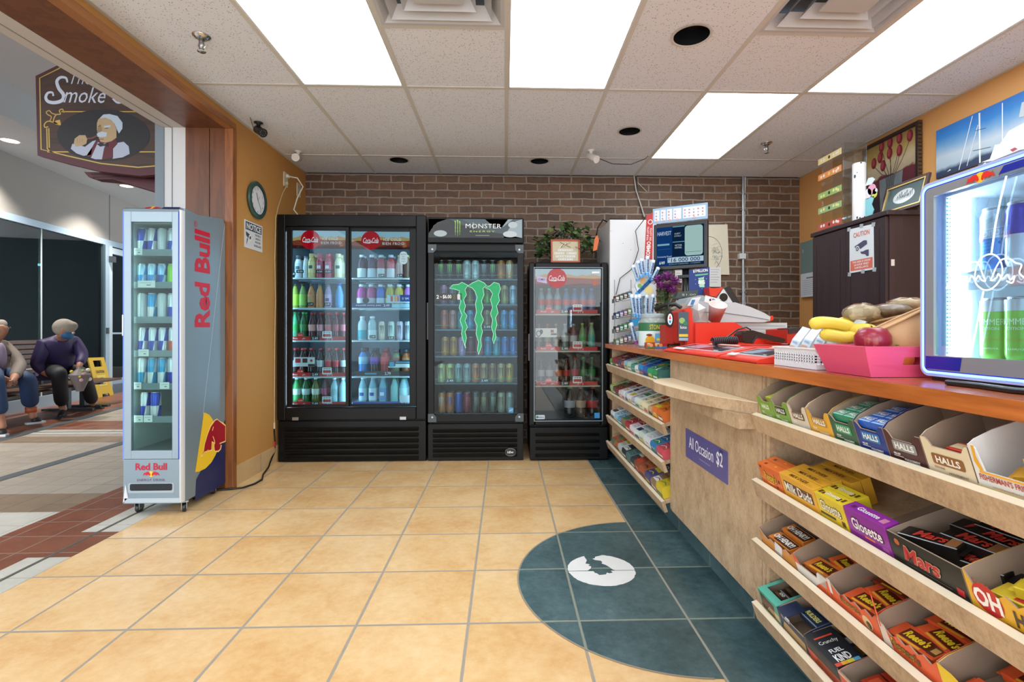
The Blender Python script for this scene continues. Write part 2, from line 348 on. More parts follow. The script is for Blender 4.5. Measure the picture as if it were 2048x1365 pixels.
# ---- walls
struct(MB().box(WL - 0.3, WR + 0.1, YB, YB + 0.12, 0, CE, brick()).build('wall_back'))
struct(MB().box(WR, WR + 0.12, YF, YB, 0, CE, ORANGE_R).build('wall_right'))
struct(MB().box(WL - 0.3, -1.7, YF - 0.12, YF, 0, CE, ORANGE_R).box(2.4, WR + 0.1, YF - 0.12, YF, 0, CE, ORANGE_R).box(-1.7, 2.4, YF - 0.12, YF, 2.43, CE, ORANGE_R).build('wall_front_fill_opening'))  # unseen wall; wide opening added so world light fills the room
JY = 3.45                                      # jamb of the shop opening
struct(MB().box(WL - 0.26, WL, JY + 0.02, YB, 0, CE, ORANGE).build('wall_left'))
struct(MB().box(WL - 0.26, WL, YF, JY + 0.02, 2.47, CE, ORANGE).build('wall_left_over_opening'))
struct(MB().box(WL - 0.001, WL + 0.012, JY + 0.03, YB, 0, 0.135, M_BASE).build('baseboard_left'))
hd = MB().box(-2.14, WL - 0.005, YF, JY, 2.43, 2.468, OAK); struct(hd.build('trim_opening_soffit'))
struct(MB().box(WL - 0.02, WL + 0.035, YF, JY + 0.04, 2.428, 2.474, OAKL).build('trim_opening_header', bev=0.003))
jb = MB().box(-2.14, -1.985, JY, JY + 0.02, 0, 2.43, OAK).box(-1.981, WL - 0.005, JY + 0.002, JY + 0.02, 0, 2.43, OAK); struct(jb.build('trim_opening_jamb'))
struct(MB().box(WL - 0.02, WL + 0.035, JY - 0.005, JY + 0.045, 0, 2.428, OAKT).build('trim_opening_casing', bev=0.003))
gw_, gw2 = m('#c3c5c6', 0.5), m('#6f7c86', 0.5)
struct(MB().box(-2.28, -2.14, JY, JY + 0.05, 0, 2.43, gw_).box(-2.285, -2.278, JY - 0.006, JY, 0, 2.43, gw2).box(-2.228, -2.224, JY - 0.004, JY, 0, 2.43, gw2).build('trim_shutter_channel'))
struct(MB().box(-2.34, -2.285, JY, JY + 0.1, 0, 2.5, gw2).build('trim_shutter_edge'))
struct(MB().box(-2.295, -2.145, YF, JY, 2.43, 2.47, m('#b7b3ae', 0.55)).box(-2.15, -2.143, YF, JY, 2.432, 2.47, BLACK).box(-2.235, -2.23, YF, JY, 2.427, 2.44, m('#8f8b86', 0.55)).build('trim_shutter_housing'))
struct(MB().box(-2.34, -2.12, YF, JY + 0.1, 2.47, 3.6, plaster('mall_fascia', '#9c9a96', '#a5a39f')).build('wall_shop_fascia'))
struct(MB().box(-2.34, -2.12, JY + 0.1, 9.0, 0, 3.6, plaster('mall_side_wall', '#7c8790', '#84909a')).build('wall_shop_outside'))
# ---- ceiling: lay-in tiles, troffers, downlights
GX, GY, GS, GL = 0.009, 3.0557, 0.6096, 1.2192
xs = [WL] + [GX + GS * i for i in range(-2, 5)] + [WR]            # column k spans xs[k]..xs[k+1]; k=1 is i=-2..-1
ys = [YF] + [GY + GL * j for j in range(-4, 2) if GY + GL * j > YF + 0.05] + [YB]
DL = [(0.924, 2.475, 0.088), (0.914, 3.683, 0.078), (-0.913, 4.374, 0.078), (0.297, 4.361, 0.078)]
def yrow(y): return max(j for j in range(len(ys) - 1) if ys[j] <= y)
jr = yrow(2.4)                                                     # the row with the two full troffers
LIGHTS = {(1, jr), (3, jr), (6, jr), (5, jr + 1), (1, jr - 2), (3, jr - 2), (6, jr - 2), (5, jr - 1)}
VENTS = {(2, jr), (5, jr)}
cb = MB()
for k in range(len(xs) - 1):
    for j in range(len(ys) - 1):
        x0, x1, y0, y1 = xs[k], xs[k + 1], ys[j], ys[j + 1]
        if (k, j) in LIGHTS: continue
        if (k, j) in VENTS: y0 = y0 + GS
        dl = [d for d in DL if x0 < d[0] < x1 and y0 < d[1] < y1]
        if not dl: cb.face([(x0, y0, CE), (x0, y1, CE), (x1, y1, CE), (x1, y0, CE)], M_CEIL); continue
        dx, dy, dr = dl[0]; n = 32; q = []
        for i in range(n):
            a = 2 * math.pi * i / n; ca, sa = math.cos(a), math.sin(a)
            t = min([(x1 - dx) / ca if ca > 1e-6 else 9e9, (x0 - dx) / ca if ca < -1e-6 else 9e9, (y1 - dy) / sa if sa > 1e-6 else 9e9, (y0 - dy) / sa if sa < -1e-6 else 9e9])
            q.append(((dx + dr * ca, dy + dr * sa, CE), (dx + t * ca, dy + t * sa, CE)))
        corners = [(x1, y1), (x0, y1), (x0, y0), (x1, y0)]
        for i in range(n):
            (a, b), (c2, d2) = q[i], q[(i + 1) % n]; f = [a, c2, d2]
            for c_ in corners:
                th = math.atan2(c_[1] - dy, c_[0] - dx) % (2 * math.pi)
                if 2 * math.pi * i / n + 1e-6 < th < 2 * math.pi * (i + 1) / n - 1e-6: f.append((c_[0], c_[1], CE))
            cb.face(f + [b], M_CEIL)
struct(cb.build('ceiling'))
gb = MB(); t2 = 0.012
for x in xs[1:-1]: gb.box(x - t2, x + t2, YF, YB, CE - 0.004, CE + 0.002, M_GRID)
for j, y in enumerate(ys[1:-1]): gb.box(WL, WR, y - t2, y + t2, CE - 0.0035, CE + 0.002, M_GRID)
for k, j in VENTS: gb.box(xs[k], xs[k + 1], ys[j] + GS - t2, ys[j] + GS + t2, CE - 0.0035, CE + 0.002, M_GRID)
gb.box(WL, WL + 0.022, YF, YB, CE - 0.005, CE + 0.002, M_GRID).box(WR - 0.022, WR, YF, YB, CE - 0.005, CE + 0.002, M_GRID).box(WL, WR, YB - 0.022, YB, CE - 0.005, CE + 0.002, m('#4c4a47', 0.6))
struct(gb.build('ceiling_grid'))
def lens():
    t = NT('prismatic_light_lens'); p = t.pos()
    ch = t.n('ShaderNodeTexChecker', i_Scale=120.0, i_Color1=(1, 1, 1, 1), i_Color2=(0.86, 0.88, 0.87, 1)); t.l(p, ch.inputs['Vector'])
    e = t.n('ShaderNodeEmission', i_Strength=PANEL_E); t.l(t.mix(1.0, '#eef5fa', ch.outputs[0], 'MULTIPLY'), e.inputs[0]); t.l(e.outputs[0], t.out.inputs[0]); return t.m
LENS = lens()
LN = {(1, jr): 'bright ceiling light panel over the wide twin-door cooler aisle', (3, jr): 'bright ceiling light panel between the vent and the black downlight', (6, jr): 'bright ceiling light panel beside the ochre wall over the counter',
      (5, jr + 1): 'shorter-looking bright ceiling light panel set one row nearer the brick wall'}
for (k, j) in sorted(LIGHTS):
    t = thing('ceiling_light', LN.get((k, j), 'bright ceiling light panel behind the camera'), 'ceiling light', ((xs[k] + xs[k + 1]) / 2, (ys[j] + ys[j + 1]) / 2, CE), 0, 'fluorescent ceiling panels')
    w, l = (xs[k + 1] - xs[k]) / 2 - t2, (ys[j + 1] - ys[j]) / 2 - t2
    MB().face([(-w, -l, 0.004), (-w, l, 0.004), (w, l, 0.004), (w, -l, 0.004)], LENS).build('lens', t)
    f = MB()
    for a in (-1, 1): f.box(a * w - 0.006, a * w + 0.006, -l, l, -0.002, 0.03, M_GRID).box(-w, w, a * l - 0.006, a * l + 0.006, -0.002, 0.03, M_GRID)
    f.build('frame', t)
for i, (dx, dy, dr) in enumerate(DL):
    t = thing('recessed_downlight', ['large dark recessed downlight nearest the shop front, between the light panels', 'dark recessed downlight beside the shorter light panel', 'dark recessed downlight above the twin-door cooler', 'dark recessed downlight above the green-clawed cooler'][i], 'downlight', (dx, dy, CE), 0, 'unlit recessed downlights')
    MB().lathe([(dr + 0.012, -0.004), (dr, -0.006), (dr - 0.002, 0.0)], M_GRID, seg=32, caps=False).build('trim_ring', t)
    MB().lathe([(dr - 0.002, -0.004), (dr - 0.012, 0.16)], m('#191c20', 0.25), seg=32, caps=False).build('can', t)
    MB().lathe([(0.001, 0.16), (dr - 0.012, 0.161)], m('#5a5d60', 0.4), seg=24, caps=False).lathe([(0.0, 0.10), (0.03, 0.112), (0.036, 0.14), (0.025, 0.16)], m('#b6bcc0', 0.25), seg=16).build('lamp', t)
for (k, j), lb in (((2, jr), 'white square ceiling air vent beside the light panel over the coolers'), ((5, jr), 'white square ceiling air vent beside the counter-side light panel')):
    t = thing('ceiling_vent', lb, 'air vent', ((xs[k] + xs[k + 1]) / 2, ys[j] + GS / 2, CE), 0)
    wv = m('#b9bdc2', 0.5); h = GS / 2
    def ringm(a, za, b, zb, mt): return MB().lathe([(a * math.sqrt(2), za), (b * math.sqrt(2), zb)], mt, seg=4, caps=False, smooth=False)
    for nm, a, za, b, zb in (('flange', h - t2, -0.004, h - 0.03, -0.004), ('throat', h - 0.03, -0.004, h - 0.075, 0.05), ('outer_cone', 0.235, -0.012, 0.2, 0.04), ('inner_cone', 0.165, -0.014, 0.13, 0.04)):
        o = ringm(a, za, b, zb, wv).build(nm, t); o.rotation_euler = (0, 0, R(45))
    MB().box(-0.11, 0.11, -0.11, 0.11, -0.016, -0.010, wv).build('centre_plate', t); MB().box(-h, h, -h, h, 0.06, 0.07, m('#3b4046', 0.6)).build('plenum', t)
for x, y, lb in ((-1.51, 2.561, 'chrome fire sprinkler head on the ceiling near the shop opening'), (2.044, 3.885, 'chrome fire sprinkler head on the ceiling beside the shorter light panel')):
    t = thing('fire_sprinkler', lb, 'sprinkler', (x, y, CE))
    MB().lathe([(0.0, -0.016), (0.022, -0.016), (0.042, -0.004), (0.043, 0)], CHROME, seg=20).build('escutcheon', t)
    MB().lathe([(0.011, -0.07), (0.013, -0.016)], STEEL, seg=12).tube([(-0.011, 0, -0.03), (-0.017, 0, -0.05), (0, 0, -0.075)], 0.003, CHROME).tube([(0.011, 0, -0.03), (0.017, 0, -0.05), (0, 0, -0.075)], 0.003, CHROME).build('frame', t)
    MB().lathe([(0.0, -0.079), (0.019, -0.079), (0.02, -0.076), (0.0, -0.076)], CHROME, seg=16).build('deflector', t)
# ---- ceiling cameras
def bullet(px, py, Yc, name, label, body, face, aim, black=False):
    p = PZ(px, py, CE); t = thing(name, label, 'security camera', p)
    MB().lathe([(0.03, 0), (0.03, -0.006), (0.014, -0.012), (0.012, -0.03)][::-1], body, seg=18).build('mount', t)
    b = MB().lathe([(0.020, -0.045), (0.028, -0.04), (0.029, 0.04), (0.031, 0.05)], body, seg=20).build('housing', t, rot=Vector(aim).to_track_quat('Z', 'Y').to_euler()); b.location = Vector((0, 0, -0.055)) + Vector(aim).normalized() * 0.02
    fm = MB().lathe([(0.0, 0.047), (0.026, 0.047)], face, seg=20, caps=False).lathe([(0.0, 0.05), (0.010, 0.049)], m('#20262b', 0.08), seg=12, caps=False)
    for i in range(8): fm.ball((0.018 * math.cos(i * math.pi / 4), 0.018 * math.sin(i * math.pi / 4), 0.048), 0.0028, CHROME, 6, 4)
    fm.build('lens', t, loc=b.location, rot=b.rotation_euler); MB().tube([(0, 0, -0.028), (0, 0, -0.06)], 0.009, body).build('arm', t); return t
bullet(517, 245, 3.6, 'bullet_camera', 'small black bullet security camera under the ceiling by the oak trim', m('#20242a', 0.3), m('#2b3037', 0.2), (0.75, -0.55, -0.5))
bullet(596, 303, 4.2, 'bullet_camera', 'small white bullet security camera above the wall outlets', m('#d8d6d0', 0.4), m('#3a3e40', 0.3), (0.1, -1, -0.25))
bullet(1182, 301, 4.1, 'dome_camera', 'white turret security camera above the grassy-topped cooler', m('#dedcd8', 0.4), m('#15171a', 0.15), (0.62, -0.75, -0.55))
w1 = [PZ(1200, 318, CE - 0.04), PZ(1225, 328, CE - 0.06), PZ(1262, 329, CE - 0.06), PZ(1290, 318, CE - 0.02), PZ(1297, 312, CE)]
tag(MB().tube(w1, 0.003, BLACK, 6).build('camera_cable'), 'thin black cable looping from the turret camera to the ceiling light', 'cable')
tag(MB().tube([PZ(500, 235, CE - 0.002), PZ(507, 256, CE - 0.03), PZ(514, 262, CE - 0.05)], 0.002, BLACK, 6).build('camera_cable'), 'thin black cable running to the black bullet camera', 'cable')
# ================================================================ DRINKS
_pm = {}
def pmesh(key, fn):
    if key not in _pm:
        mb = fn(); me = bpy.data.meshes.new(key[0]); me.from_pydata(mb.v, [], mb.f)
        for q in mb.mats: me.materials.append(q)
        me.polygons.foreach_set('material_index', mb.mi); me.polygons.foreach_set('use_smooth', mb.sm); me.update(); _pm[key] = me
    return _pm[key]
PROF = {  # (radius, height) as shares of (w/2, h); label band; cap from
 'cola': ([(0.9, 0), (1, .03), (1, .2), (.9, .32), (.97, .46), (1, .55), (.9, .66), (.62, .78), (.4, .87), (.38, .93)], (.33, .56), .92, .42),
 'core': ([(.95, 0), (1, .03), (1, .62), (.93, .70), (.72, .78), (.66, .84)], (.22, .66), .83, .7),
 'slope': ([(.92, 0), (1, .03), (1, .58), (.8, .72), (.5, .86), (.45, .92)], (.1, .56), .91, .5),
 'dome': ([(.95, 0), (1, .04), (1, .6), (.97, .68), (.8, .79), (.52, .86), (.46, .9)], (.04, .42), .89, .55),
 'sport': ([(.95, 0), (1, .04), (.95, .25), (1, .45), (1, .68), (.8, .78), (.55, .84), (.5, .88)], (.42, .68), .86, .6),
 'slimcan': None, 'can': None}
def drink(kind, col, lab, cap, w, h, loc, label, group, mark=None, rz=0.0, nseg=14):
    if kind in ('can', 'energy'):
        r = w / 2
        def f():
            b = MB(); bm = m(col, 0.28, 0.35 if kind == 'energy' else 0.25)
            pr = [(r * .8, 0), (r * .97, .012 * h / .15), (r, .02 * h / .15), (r, h * .5), (r, h - .018), (r * .84, h - .006)]
            if kind == 'energy':
                c2 = m(lab, 0.25, 0.45)
                b.lathe(pr, bm, seg=nseg, caps=False, mats=lambda k, i: (bm if (i % nseg < nseg * .4) == (k >= 3) else c2), tw=[0, 0, 0, .35, .7, .7])
            else: b.lathe(pr, bm, seg=nseg, caps=False)
            return b.lathe([(r * .8, 0), (0.001, .004)], STEEL, seg=nseg, caps=False)
        o = put('drink_can', pmesh(('can', kind, col, lab, w, h), f), None, loc); o.rotation_euler = (0, 0, rz)
        put('can_lid', pmesh(('lid', w, h), lambda: MB().lathe([(r * .84, h - .006), (r * .86, h - .001), (r * .82, h), (r * .76, h - .004), (0.001, h - .004)], STEEL, seg=nseg, caps=False)), o)
        if mark:
            def g():
                b = MB(); mt = m(mark, 0.35)
                for q in (-0.42, 0.0, 0.42):
                    for s_ in range(5):
                        z0, z1 = h * (.78 - .09 * s_), h * (.78 - .09 * (s_ + 1)); wd_ = (.15 - .025 * s_); a0 = -math.pi / 2 + q + .05 * ((s_ % 2) * 2 - 1) * .5
                        P = lambda a, z: ((r + .0006) * math.cos(a), (r + .0006) * math.sin(a), z)
                        b.face([P(a0 - wd_, z0), P(a0 - wd_ + .02, z1), P(a0 + wd_ - .02, z1), P(a0 + wd_, z0)], mt)
                return b
            put('claw_mark', pmesh(('claw', mark, w, h), g), o)
        return tag(o, label, 'drink can', group)
    pr, (l0, l1), cz, cr_ = PROF[kind]; r = w / 2
    def f():
        bm = col if not isinstance(col, str) else m(col, 0.16); return MB().lathe([(r * a, h * b) for a, b in pr], bm, seg=nseg)
    o = put('drink_bottle', pmesh(('btl', kind, col if isinstance(col, str) else col.name, w, h), f), None, loc); o.rotation_euler = (0, 0, rz)
    def rad(t):
        for (a, b), (c, d) in zip(pr, pr[1:]):
            if b <= t <= d: return a + (c - a) * (t - b) / max(d - b, 1e-6)
        return pr[-1][0]
    if lab: put('bottle_label', pmesh(('lab', kind, lab, w, h), lambda: MB().lathe([(r * rad(l0 + (l1 - l0) * i / 4) * 1.012 + .0004, h * (l0 + (l1 - l0) * i / 4)) for i in range(5)], m(lab, 0.35), seg=nseg, caps=False)), o)
    put('bottle_cap', pmesh(('cap', kind, cap, w, h), lambda: MB().lathe([(r * cr_, h * cz), (r * cr_, h * .985), (r * cr_ * .9, h)], m(cap, 0.4), seg=nseg)), o)
    if mark: put('bottle_print', pmesh(('prt', kind, mark, w, h), lambda: MB().add([((r + .0012) * math.cos(a), (r + .0012) * math.sin(a), z) for z in (h * (l0 * .5 + l1 * .5) - h * .06, h * (l0 * .5 + l1 * .5) + h * .07) for a in [R(-125 + 12 * i) for i in range(6)]], [(i, i + 1, 7 + i, 6 + i) for i in range(5)], m(mark, 0.4))), o)
    return tag(o, label, 'drink bottle', group)
COOL_IN = m('#6d8794', 0.5); COOL_DK = m('#3a3d40', 0.5)
def wire_shelf(t, x0, x1, y0, y1, z, mt, name='shelf', n=24):
    b = MB().box(x0, x1, y0, y0 + 0.006, z - 0.012, z, mt).box(x0, x1, y1 - 0.006, y1, z - 0.008, z, mt).box(x0, x1, (y0 + y1) / 2, (y0 + y1) / 2 + 0.006, z - 0.010, z - 0.003, mt)
    for i in range(n):
        x = x0 + (x1 - x0) * (i + .5) / n; b.box(x - 0.0018, x + 0.0018, y0, y1, z - 0.004, z, mt)
    return b.build(name, t)
def cabinet(t, x0, x1, y0, y1, z0, z1, th, out, inn, zin0, zin1):
    """open-front insulated case: shell and liner"""
    b = MB().box(x0, x0 + th, y0, y1, z0, z1, out).box(x1 - th, x1, y0, y1, z0, z1, out).box(x0 + th, x1 - th, y0, y1, zin1 + .004, z1, out).box(x0 + th, x1 - th, y0, y1, z0, zin0 - .004, out).box(x0, x1, y1, y1 + 0.01, z0, z1, out)
    b.build('cabinet', t, bev=0.004)
    MB().box(x0 + th, x0 + th + .004, y0 + .01, y1, zin0, zin1, inn).box(x1 - th - .004, x1 - th, y0 + .01, y1, zin0, zin1, inn).box(x0 + th, x1 - th, y1 - .004, y1, zin0, zin1, inn).box(x0 + th, x1 - th, y0 + .01, y1, zin0 - .004, zin0, inn).box(x0 + th, x1 - th, y0 + .01, y1, zin1, zin1 + .004, inn).build('liner', t)
def frame(name, t, x0, x1, z0, z1, y0, y1, l, r, b, tp, mt, bev=0.003):
    return MB().box(x0, x0 + l, y0, y1, z0, z1, mt).box(x1 - r, x1, y0, y1, z0, z1, mt).box(x0 + l, x1 - r, y0, y1, z0, z0 + b, mt).box(x0 + l, x1 - r, y0, y1, z1 - tp, z1, mt).build(name, t, bev=bev)
def cola_header(t, x0, x1, z0, z1, y, bev=False):
    """printed ice-and-cola banner with the red disc"""
    F = FR((x0, y, z0)); w, h = x1 - x0, z1 - z0
    b = MB().rect(0, 0, w, h, F, m('#a9c3cf', em=.42), 0)  # glow added to the printed colours to brighten the banner
    b.mark([(0, 0), (w, 0), (w, h * .62)] + [(w * (1 - i / 14), h * (.66 + .12 * ((i * 37) % 5 - 2) / 4)) for i in range(1, 14)] + [(0, h * .6)], F, m('#c79a63', em=.42), .0003)
    b.mark([(0, 0), (w, 0), (w, h * .5)] + [(w * (1 - i / 10), h * (.5 + .10 * ((i * 29) % 7 - 3) / 6)) for i in range(1, 10)] + [(0, h * .42)], F, m('#8e3520', em=.42), .0006)
    b.mark([(0, 0), (w, 0), (w, h * .16), (w * .7, h * .22), (w * .4, h * .12), (0, h * .2)], F, m('#3e130f', em=.42), .0009)
    b.mark([(w * .88, h * .1), (w * .95, h * .15), (w * .93, h * .42), (w * .87, h * .4)], F, m('#c5622a', em=.42), .001)
    b.disc((w * .33, h * .5), h * .53, F, m('#c81022', em=.42), .0014, 36)
    b.text('Coca-Cola', (w * .33, h * .5), h * .86, h * .3, F, m('#f4f2f0', em=.42), .0018, shear=.35, bold=.012)
    b.stroke([(w * .33 - h * .4, h * .38), (w * .33 - h * .1, h * .34), (w * .33 + h * .1, h * .4), (w * .33 + h * .38, h * .36)], h * .03, F, m('#f4f2f0', em=.42), .0018)
    return b, F, w, h
def price_strip(t, x0, x1, y, z, price, w_disc=True):
    F = FR((x0, y, z)); w = x1 - x0; hh = 0.032; rd = m('#c3221f', 0.4)
    b = MB().rect(0, 0, w * .38, hh, F, rd, 0).rect(w * .38, 0, w * .54, hh, F, m('#23262b', 0.4), 0).rect(w * .54, 0, w, hh, F, rd, 0)
    b.text('Real Magic', (w * .18, hh * .45), w * .22, hh * .5, F, WHITE, bold=.01).text(price, (w * .46, hh * .5), w * .1, hh * .6, F, WHITE, bold=.01)
    b.disc((w * .2, hh * 1.05), .028, F, m('#d2261f', 0.35), .0007).text('Coca-Cola', (w * .2, hh * 1.35), .036, .010, F, WHITE, .0012, shear=.3, bold=.01)
    b.mark([(w * .67 + x, hh * .45 + .032 + y_) for x, y_ in rbox(.08, .058, .008)], F, m('#d9dadb', 0.4), .0006)
    for q in (-1, 0, 1): b.rect(w * .67 + q * .02 - .006, hh * .45 + .048, w * .67 + q * .02 + .006, hh * .45 + .053, F, BLACK, .001).disc((w * .67 + q * .02, hh * .45 + .026), .013, F, rd, .001, 10)
    b.text('3 / 2', (w * .72, hh * .4), w * .1, hh * .5, F, WHITE, .001)
    return b.build('price_strip', t)
FY = 4.15
def spread_x(xs, ws, lo, hi):
    xs = [max(lo + w / 2, min(hi - w / 2, x)) for x, w in zip(xs, ws)]
    for i in range(1, len(xs)): xs[i] = max(xs[i], xs[i - 1] + (ws[i] + ws[i - 1]) / 2 + .002)
    xs[-1] = min(xs[-1], hi - ws[-1] / 2)
    for i in range(len(xs) - 2, -1, -1): xs[i] = min(xs[i], xs[i + 1] - (ws[i] + ws[i + 1]) / 2 - .002)
    return xs
def shelf_row(tbl, zs, py, y, cooler, side, shelf, group, back=False):
    X_ = spread_x([XW(q[0], y) for q in tbl], [q[5] for q in tbl], *BND[side])
    for i, q in enumerate(tbl):
        px, kind, col, lab, cap, w, h, desc = q[:8]; mk = q[8] if len(q) > 8 else None
        lb = '%s, %s from left on %s shelf, %s' % (desc, ORD[i], ORD[shelf], side)
        drink(kind, col, lab, cap, w, h, (X_[i], y, zs + .0015), lb, group, mk, rnd.uniform(-.25, .25))
        if back:
            drink(kind, col, lab, cap, w, h, (X_[i], y + w + .006, zs + .0015), '%s behind %s from left on %s shelf, %s' % (desc, ORD[i], ORD[shelf], side), group, mk, rnd.uniform(-.3, .3))
# ================================================================ WIDE TWIN-DOOR COOLER
t = thing('drinks_cooler', 'wide black twin-door drinks cooler with sliding glass doors by the ochre wall', 'cooler')
X0, X1 = -1.835, XW(852, FY); Z = lambda py: ZW(py, FY)
zt, zb, zin0, zin1 = Z(433), 0.0, Z(815), Z(459)
cabinet(t, X0, X1, FY + .02, FY + .56, 0.02, zt - .01, .034, BLKPL, COOL_IN, zin0, zin1)
fx0, fx1 = XW(573, FY), XW(832, FY)
frame('door_surround', t, X0 - .003, X1 + .004, Z(838), zt, FY - .02, FY + .03, fx0 - X0, X1 - fx1, Z(814) - Z(838), zt - Z(456), BLKPL, .006)
gr = MB().box(X0, X1, FY - .005, FY + .03, 0.005, Z(841), BLKPL)
for i in range(6):
    z = Z(853) - i * (Z(853) - Z(918)) / 5.6; gr.hexa([(X0 + .05, FY - .005, z - .034), (X1 - .06, FY - .005, z - .034), (X1 - .06, FY, z - .034), (X0 + .05, FY, z - .034)], [(X0 + .05, FY - .022, z), (X1 - .06, FY - .022, z), (X1 - .06, FY, z), (X0 + .05, FY, z)], BLKPL)
gr.build('grille', t, bev=.003)
for px in (593, 807): MB().box(XW(px, FY) - .025, XW(px, FY) + .025, FY - .024, FY - .004, Z(838), Z(832), STEEL).build('door_stop', t)
LED = m('#cfeaff', em=17.0); LEDB = m('#a8d8ff', em=9.0)
for px, yy in ((578.5, FY + .045), (696, FY + .06), (826, FY + .05)):
    MB().box(XW(px, yy) - .005, XW(px, yy) + .005, yy, yy + .008, zin0 + .02, zin1 - .02, LED).build('light_strip', t)
for nm, a, b, g0, g1, yy in (('door', 573, 697.5, 584, 691, FY), ('door', 691, 832, 702, 819, FY + .022)):
    d = frame(nm, t, XW(a, yy), XW(b, yy), Z(813), Z(456), yy, yy + .018, XW(g0, yy) - XW(a, yy), XW(b, yy) - XW(g1, yy), Z(808) - Z(813), Z(456) - Z(463), BLKPL, .002)
    MB().box(XW(g0, yy), XW(g1, yy), yy + .007, yy + .012, Z(808), Z(463), GLASS_BLUE).build('pane', d)
    b_, F, w, h = cola_header(d, XW(g0, yy), XW(g1, yy), Z(499), Z(463.5), yy + .0145)
    b_.text('ICE COLD', (w * .7, h * .55), w * .3, h * .15, F, m('#e8e4e0', em=.5), .0018, bold=.01, sp=1.2).text('BIEN FROID', (w * .72, h * .33), w * .38, h * .15, F, WHITE, .0018, bold=.01, sp=1.2)
    b_.build('header_graphic', d)
SY = [557, 616.5, 681, 752.5, 807]; zs = [ZW(p, FY + .07) for p in SY]; wsm = m('#c6d3d8', 0.4)
lx0, lx1, rx0, rx1 = XW(576, 4.22), XW(693, 4.22), XW(712, 4.24), XW(829, 4.24)
G1 = 'drinks in the wide twin-door cooler'; SL, SR = "wide cooler's left door", "wide cooler's right door"
xp_ = XW(699, 4.3); BND = {SL: (X0 + .042, xp_ - .014), SR: (xp_ + .014, X1 - .042)}; lsh, rsh = [], []
for z in zs[:4]:
    lsh.append(wire_shelf(t, lx0, lx1, FY + .065, FY + .5, z, wsm)); rsh.append(wire_shelf(t, rx0 - .03, rx1, FY + .075, FY + .5, z, wsm))
base = MB().box(lx0, rx1, FY + .065, FY + .5, zs[4] - .012, zs[4], wsm).build('shelf', t)
pil = MB().box(XW(699, 4.3) - .01, XW(699, 4.3) + .01, 4.31, 4.33, zin0, zin1, m('#8fa6ae', 0.4, 0.5)); pil.build('shelf_standard', t)
for k, pr in ((2, '2.49'), (3, '2.49')): price_strip(lsh[k], lx0 + .01, lx1 - .004, FY + .062, zs[k] + .001, pr)
price_strip(base, lx0 + .01, lx1 - .004, FY + .062, zs[4] - .012, '2.49')
Fs = FR((rx0, FY + .072, zs[1] + .003)); w = rx1 - rx0
MB().rect(-.02, 0, w * .62, .036, Fs, m('#1c2f66', 0.4), 0).text('nourish every you', (w * .22, .018), w * .42, .018, Fs, WHITE, bold=.012).disc((w * .18, .06), .026, Fs, m('#15181d', 0.4), .001).text('2.49', (w * .53, .018), w * .1, .02, Fs, WHITE, bold=.01).rect(w * .62, 0, w, .03, Fs, m('#9cc4d2', 0.4), 0) \
    .rect(w * .54, .038, w, .105, Fs, m('#b8c7cf', 0.4), .001).rect(w * .76, .05, w, .105, Fs, m('#1d2d78', 0.4), .0015).text('2/ $4.76', (w * .88, .075), w * .18, .02, Fs, WHITE, .002, bold=.01).text('hydration kit', (w * .68, .1), w * .2, .012, Fs, m('#1d2d78'), .002, bold=.01).rect(w * .6, .05, w * .64, .095, Fs, m('#c9402e'), .0015).rect(w * .66, .05, w * .7, .095, Fs, m('#e0913a'), .0015).rect(w * .71, .05, w * .745, .095, Fs, m('#c55a6a'), .0015).build('price_strip', rsh[1])
Fs = FR((rx0, FY + .072, zs[3] + .003))
MB().rect(-.02, 0, w, .04, Fs, m('#15191f', 0.4), 0).text('2.79', (w * .55, .02), w * .1, .022, Fs, WHITE, bold=.01).rect(w * .16, .012, w * .36, .026, Fs, m('#3c8fb0'), .001).rect(w * .56, .075, w, .13, Fs, m('#1b2024', 0.4), .001).rect(w * .56, .07, w, .08, Fs, m('#dfe3e5', 0.4), .0015).rect(w * .68, .075, w, .1, Fs, m('#cfd6da', 0.4), .002).rect(w * .69, .108, w * .93, .118, Fs, m('#46a0c0'), .002).rect(w * .58, .075, w * .66, .115, Fs, m('#3fa0c4'), .002).build('price_strip', rsh[3])
Fs = FR((rx0, FY + .064, zs[4] - .01))
MB().rect(-.02, 0, w, .03, Fs, m('#1d4c9e', 0.4), 0).mark([(w * .86 + x, .05 + y_) for x, y_ in rbox(.1, .06, .008)], Fs, m('#d3dade', 0.4), .001).text('2/ 3.65', (w * .86, .018), w * .16, .016, Fs, WHITE, bold=.01).build('price_strip', base)
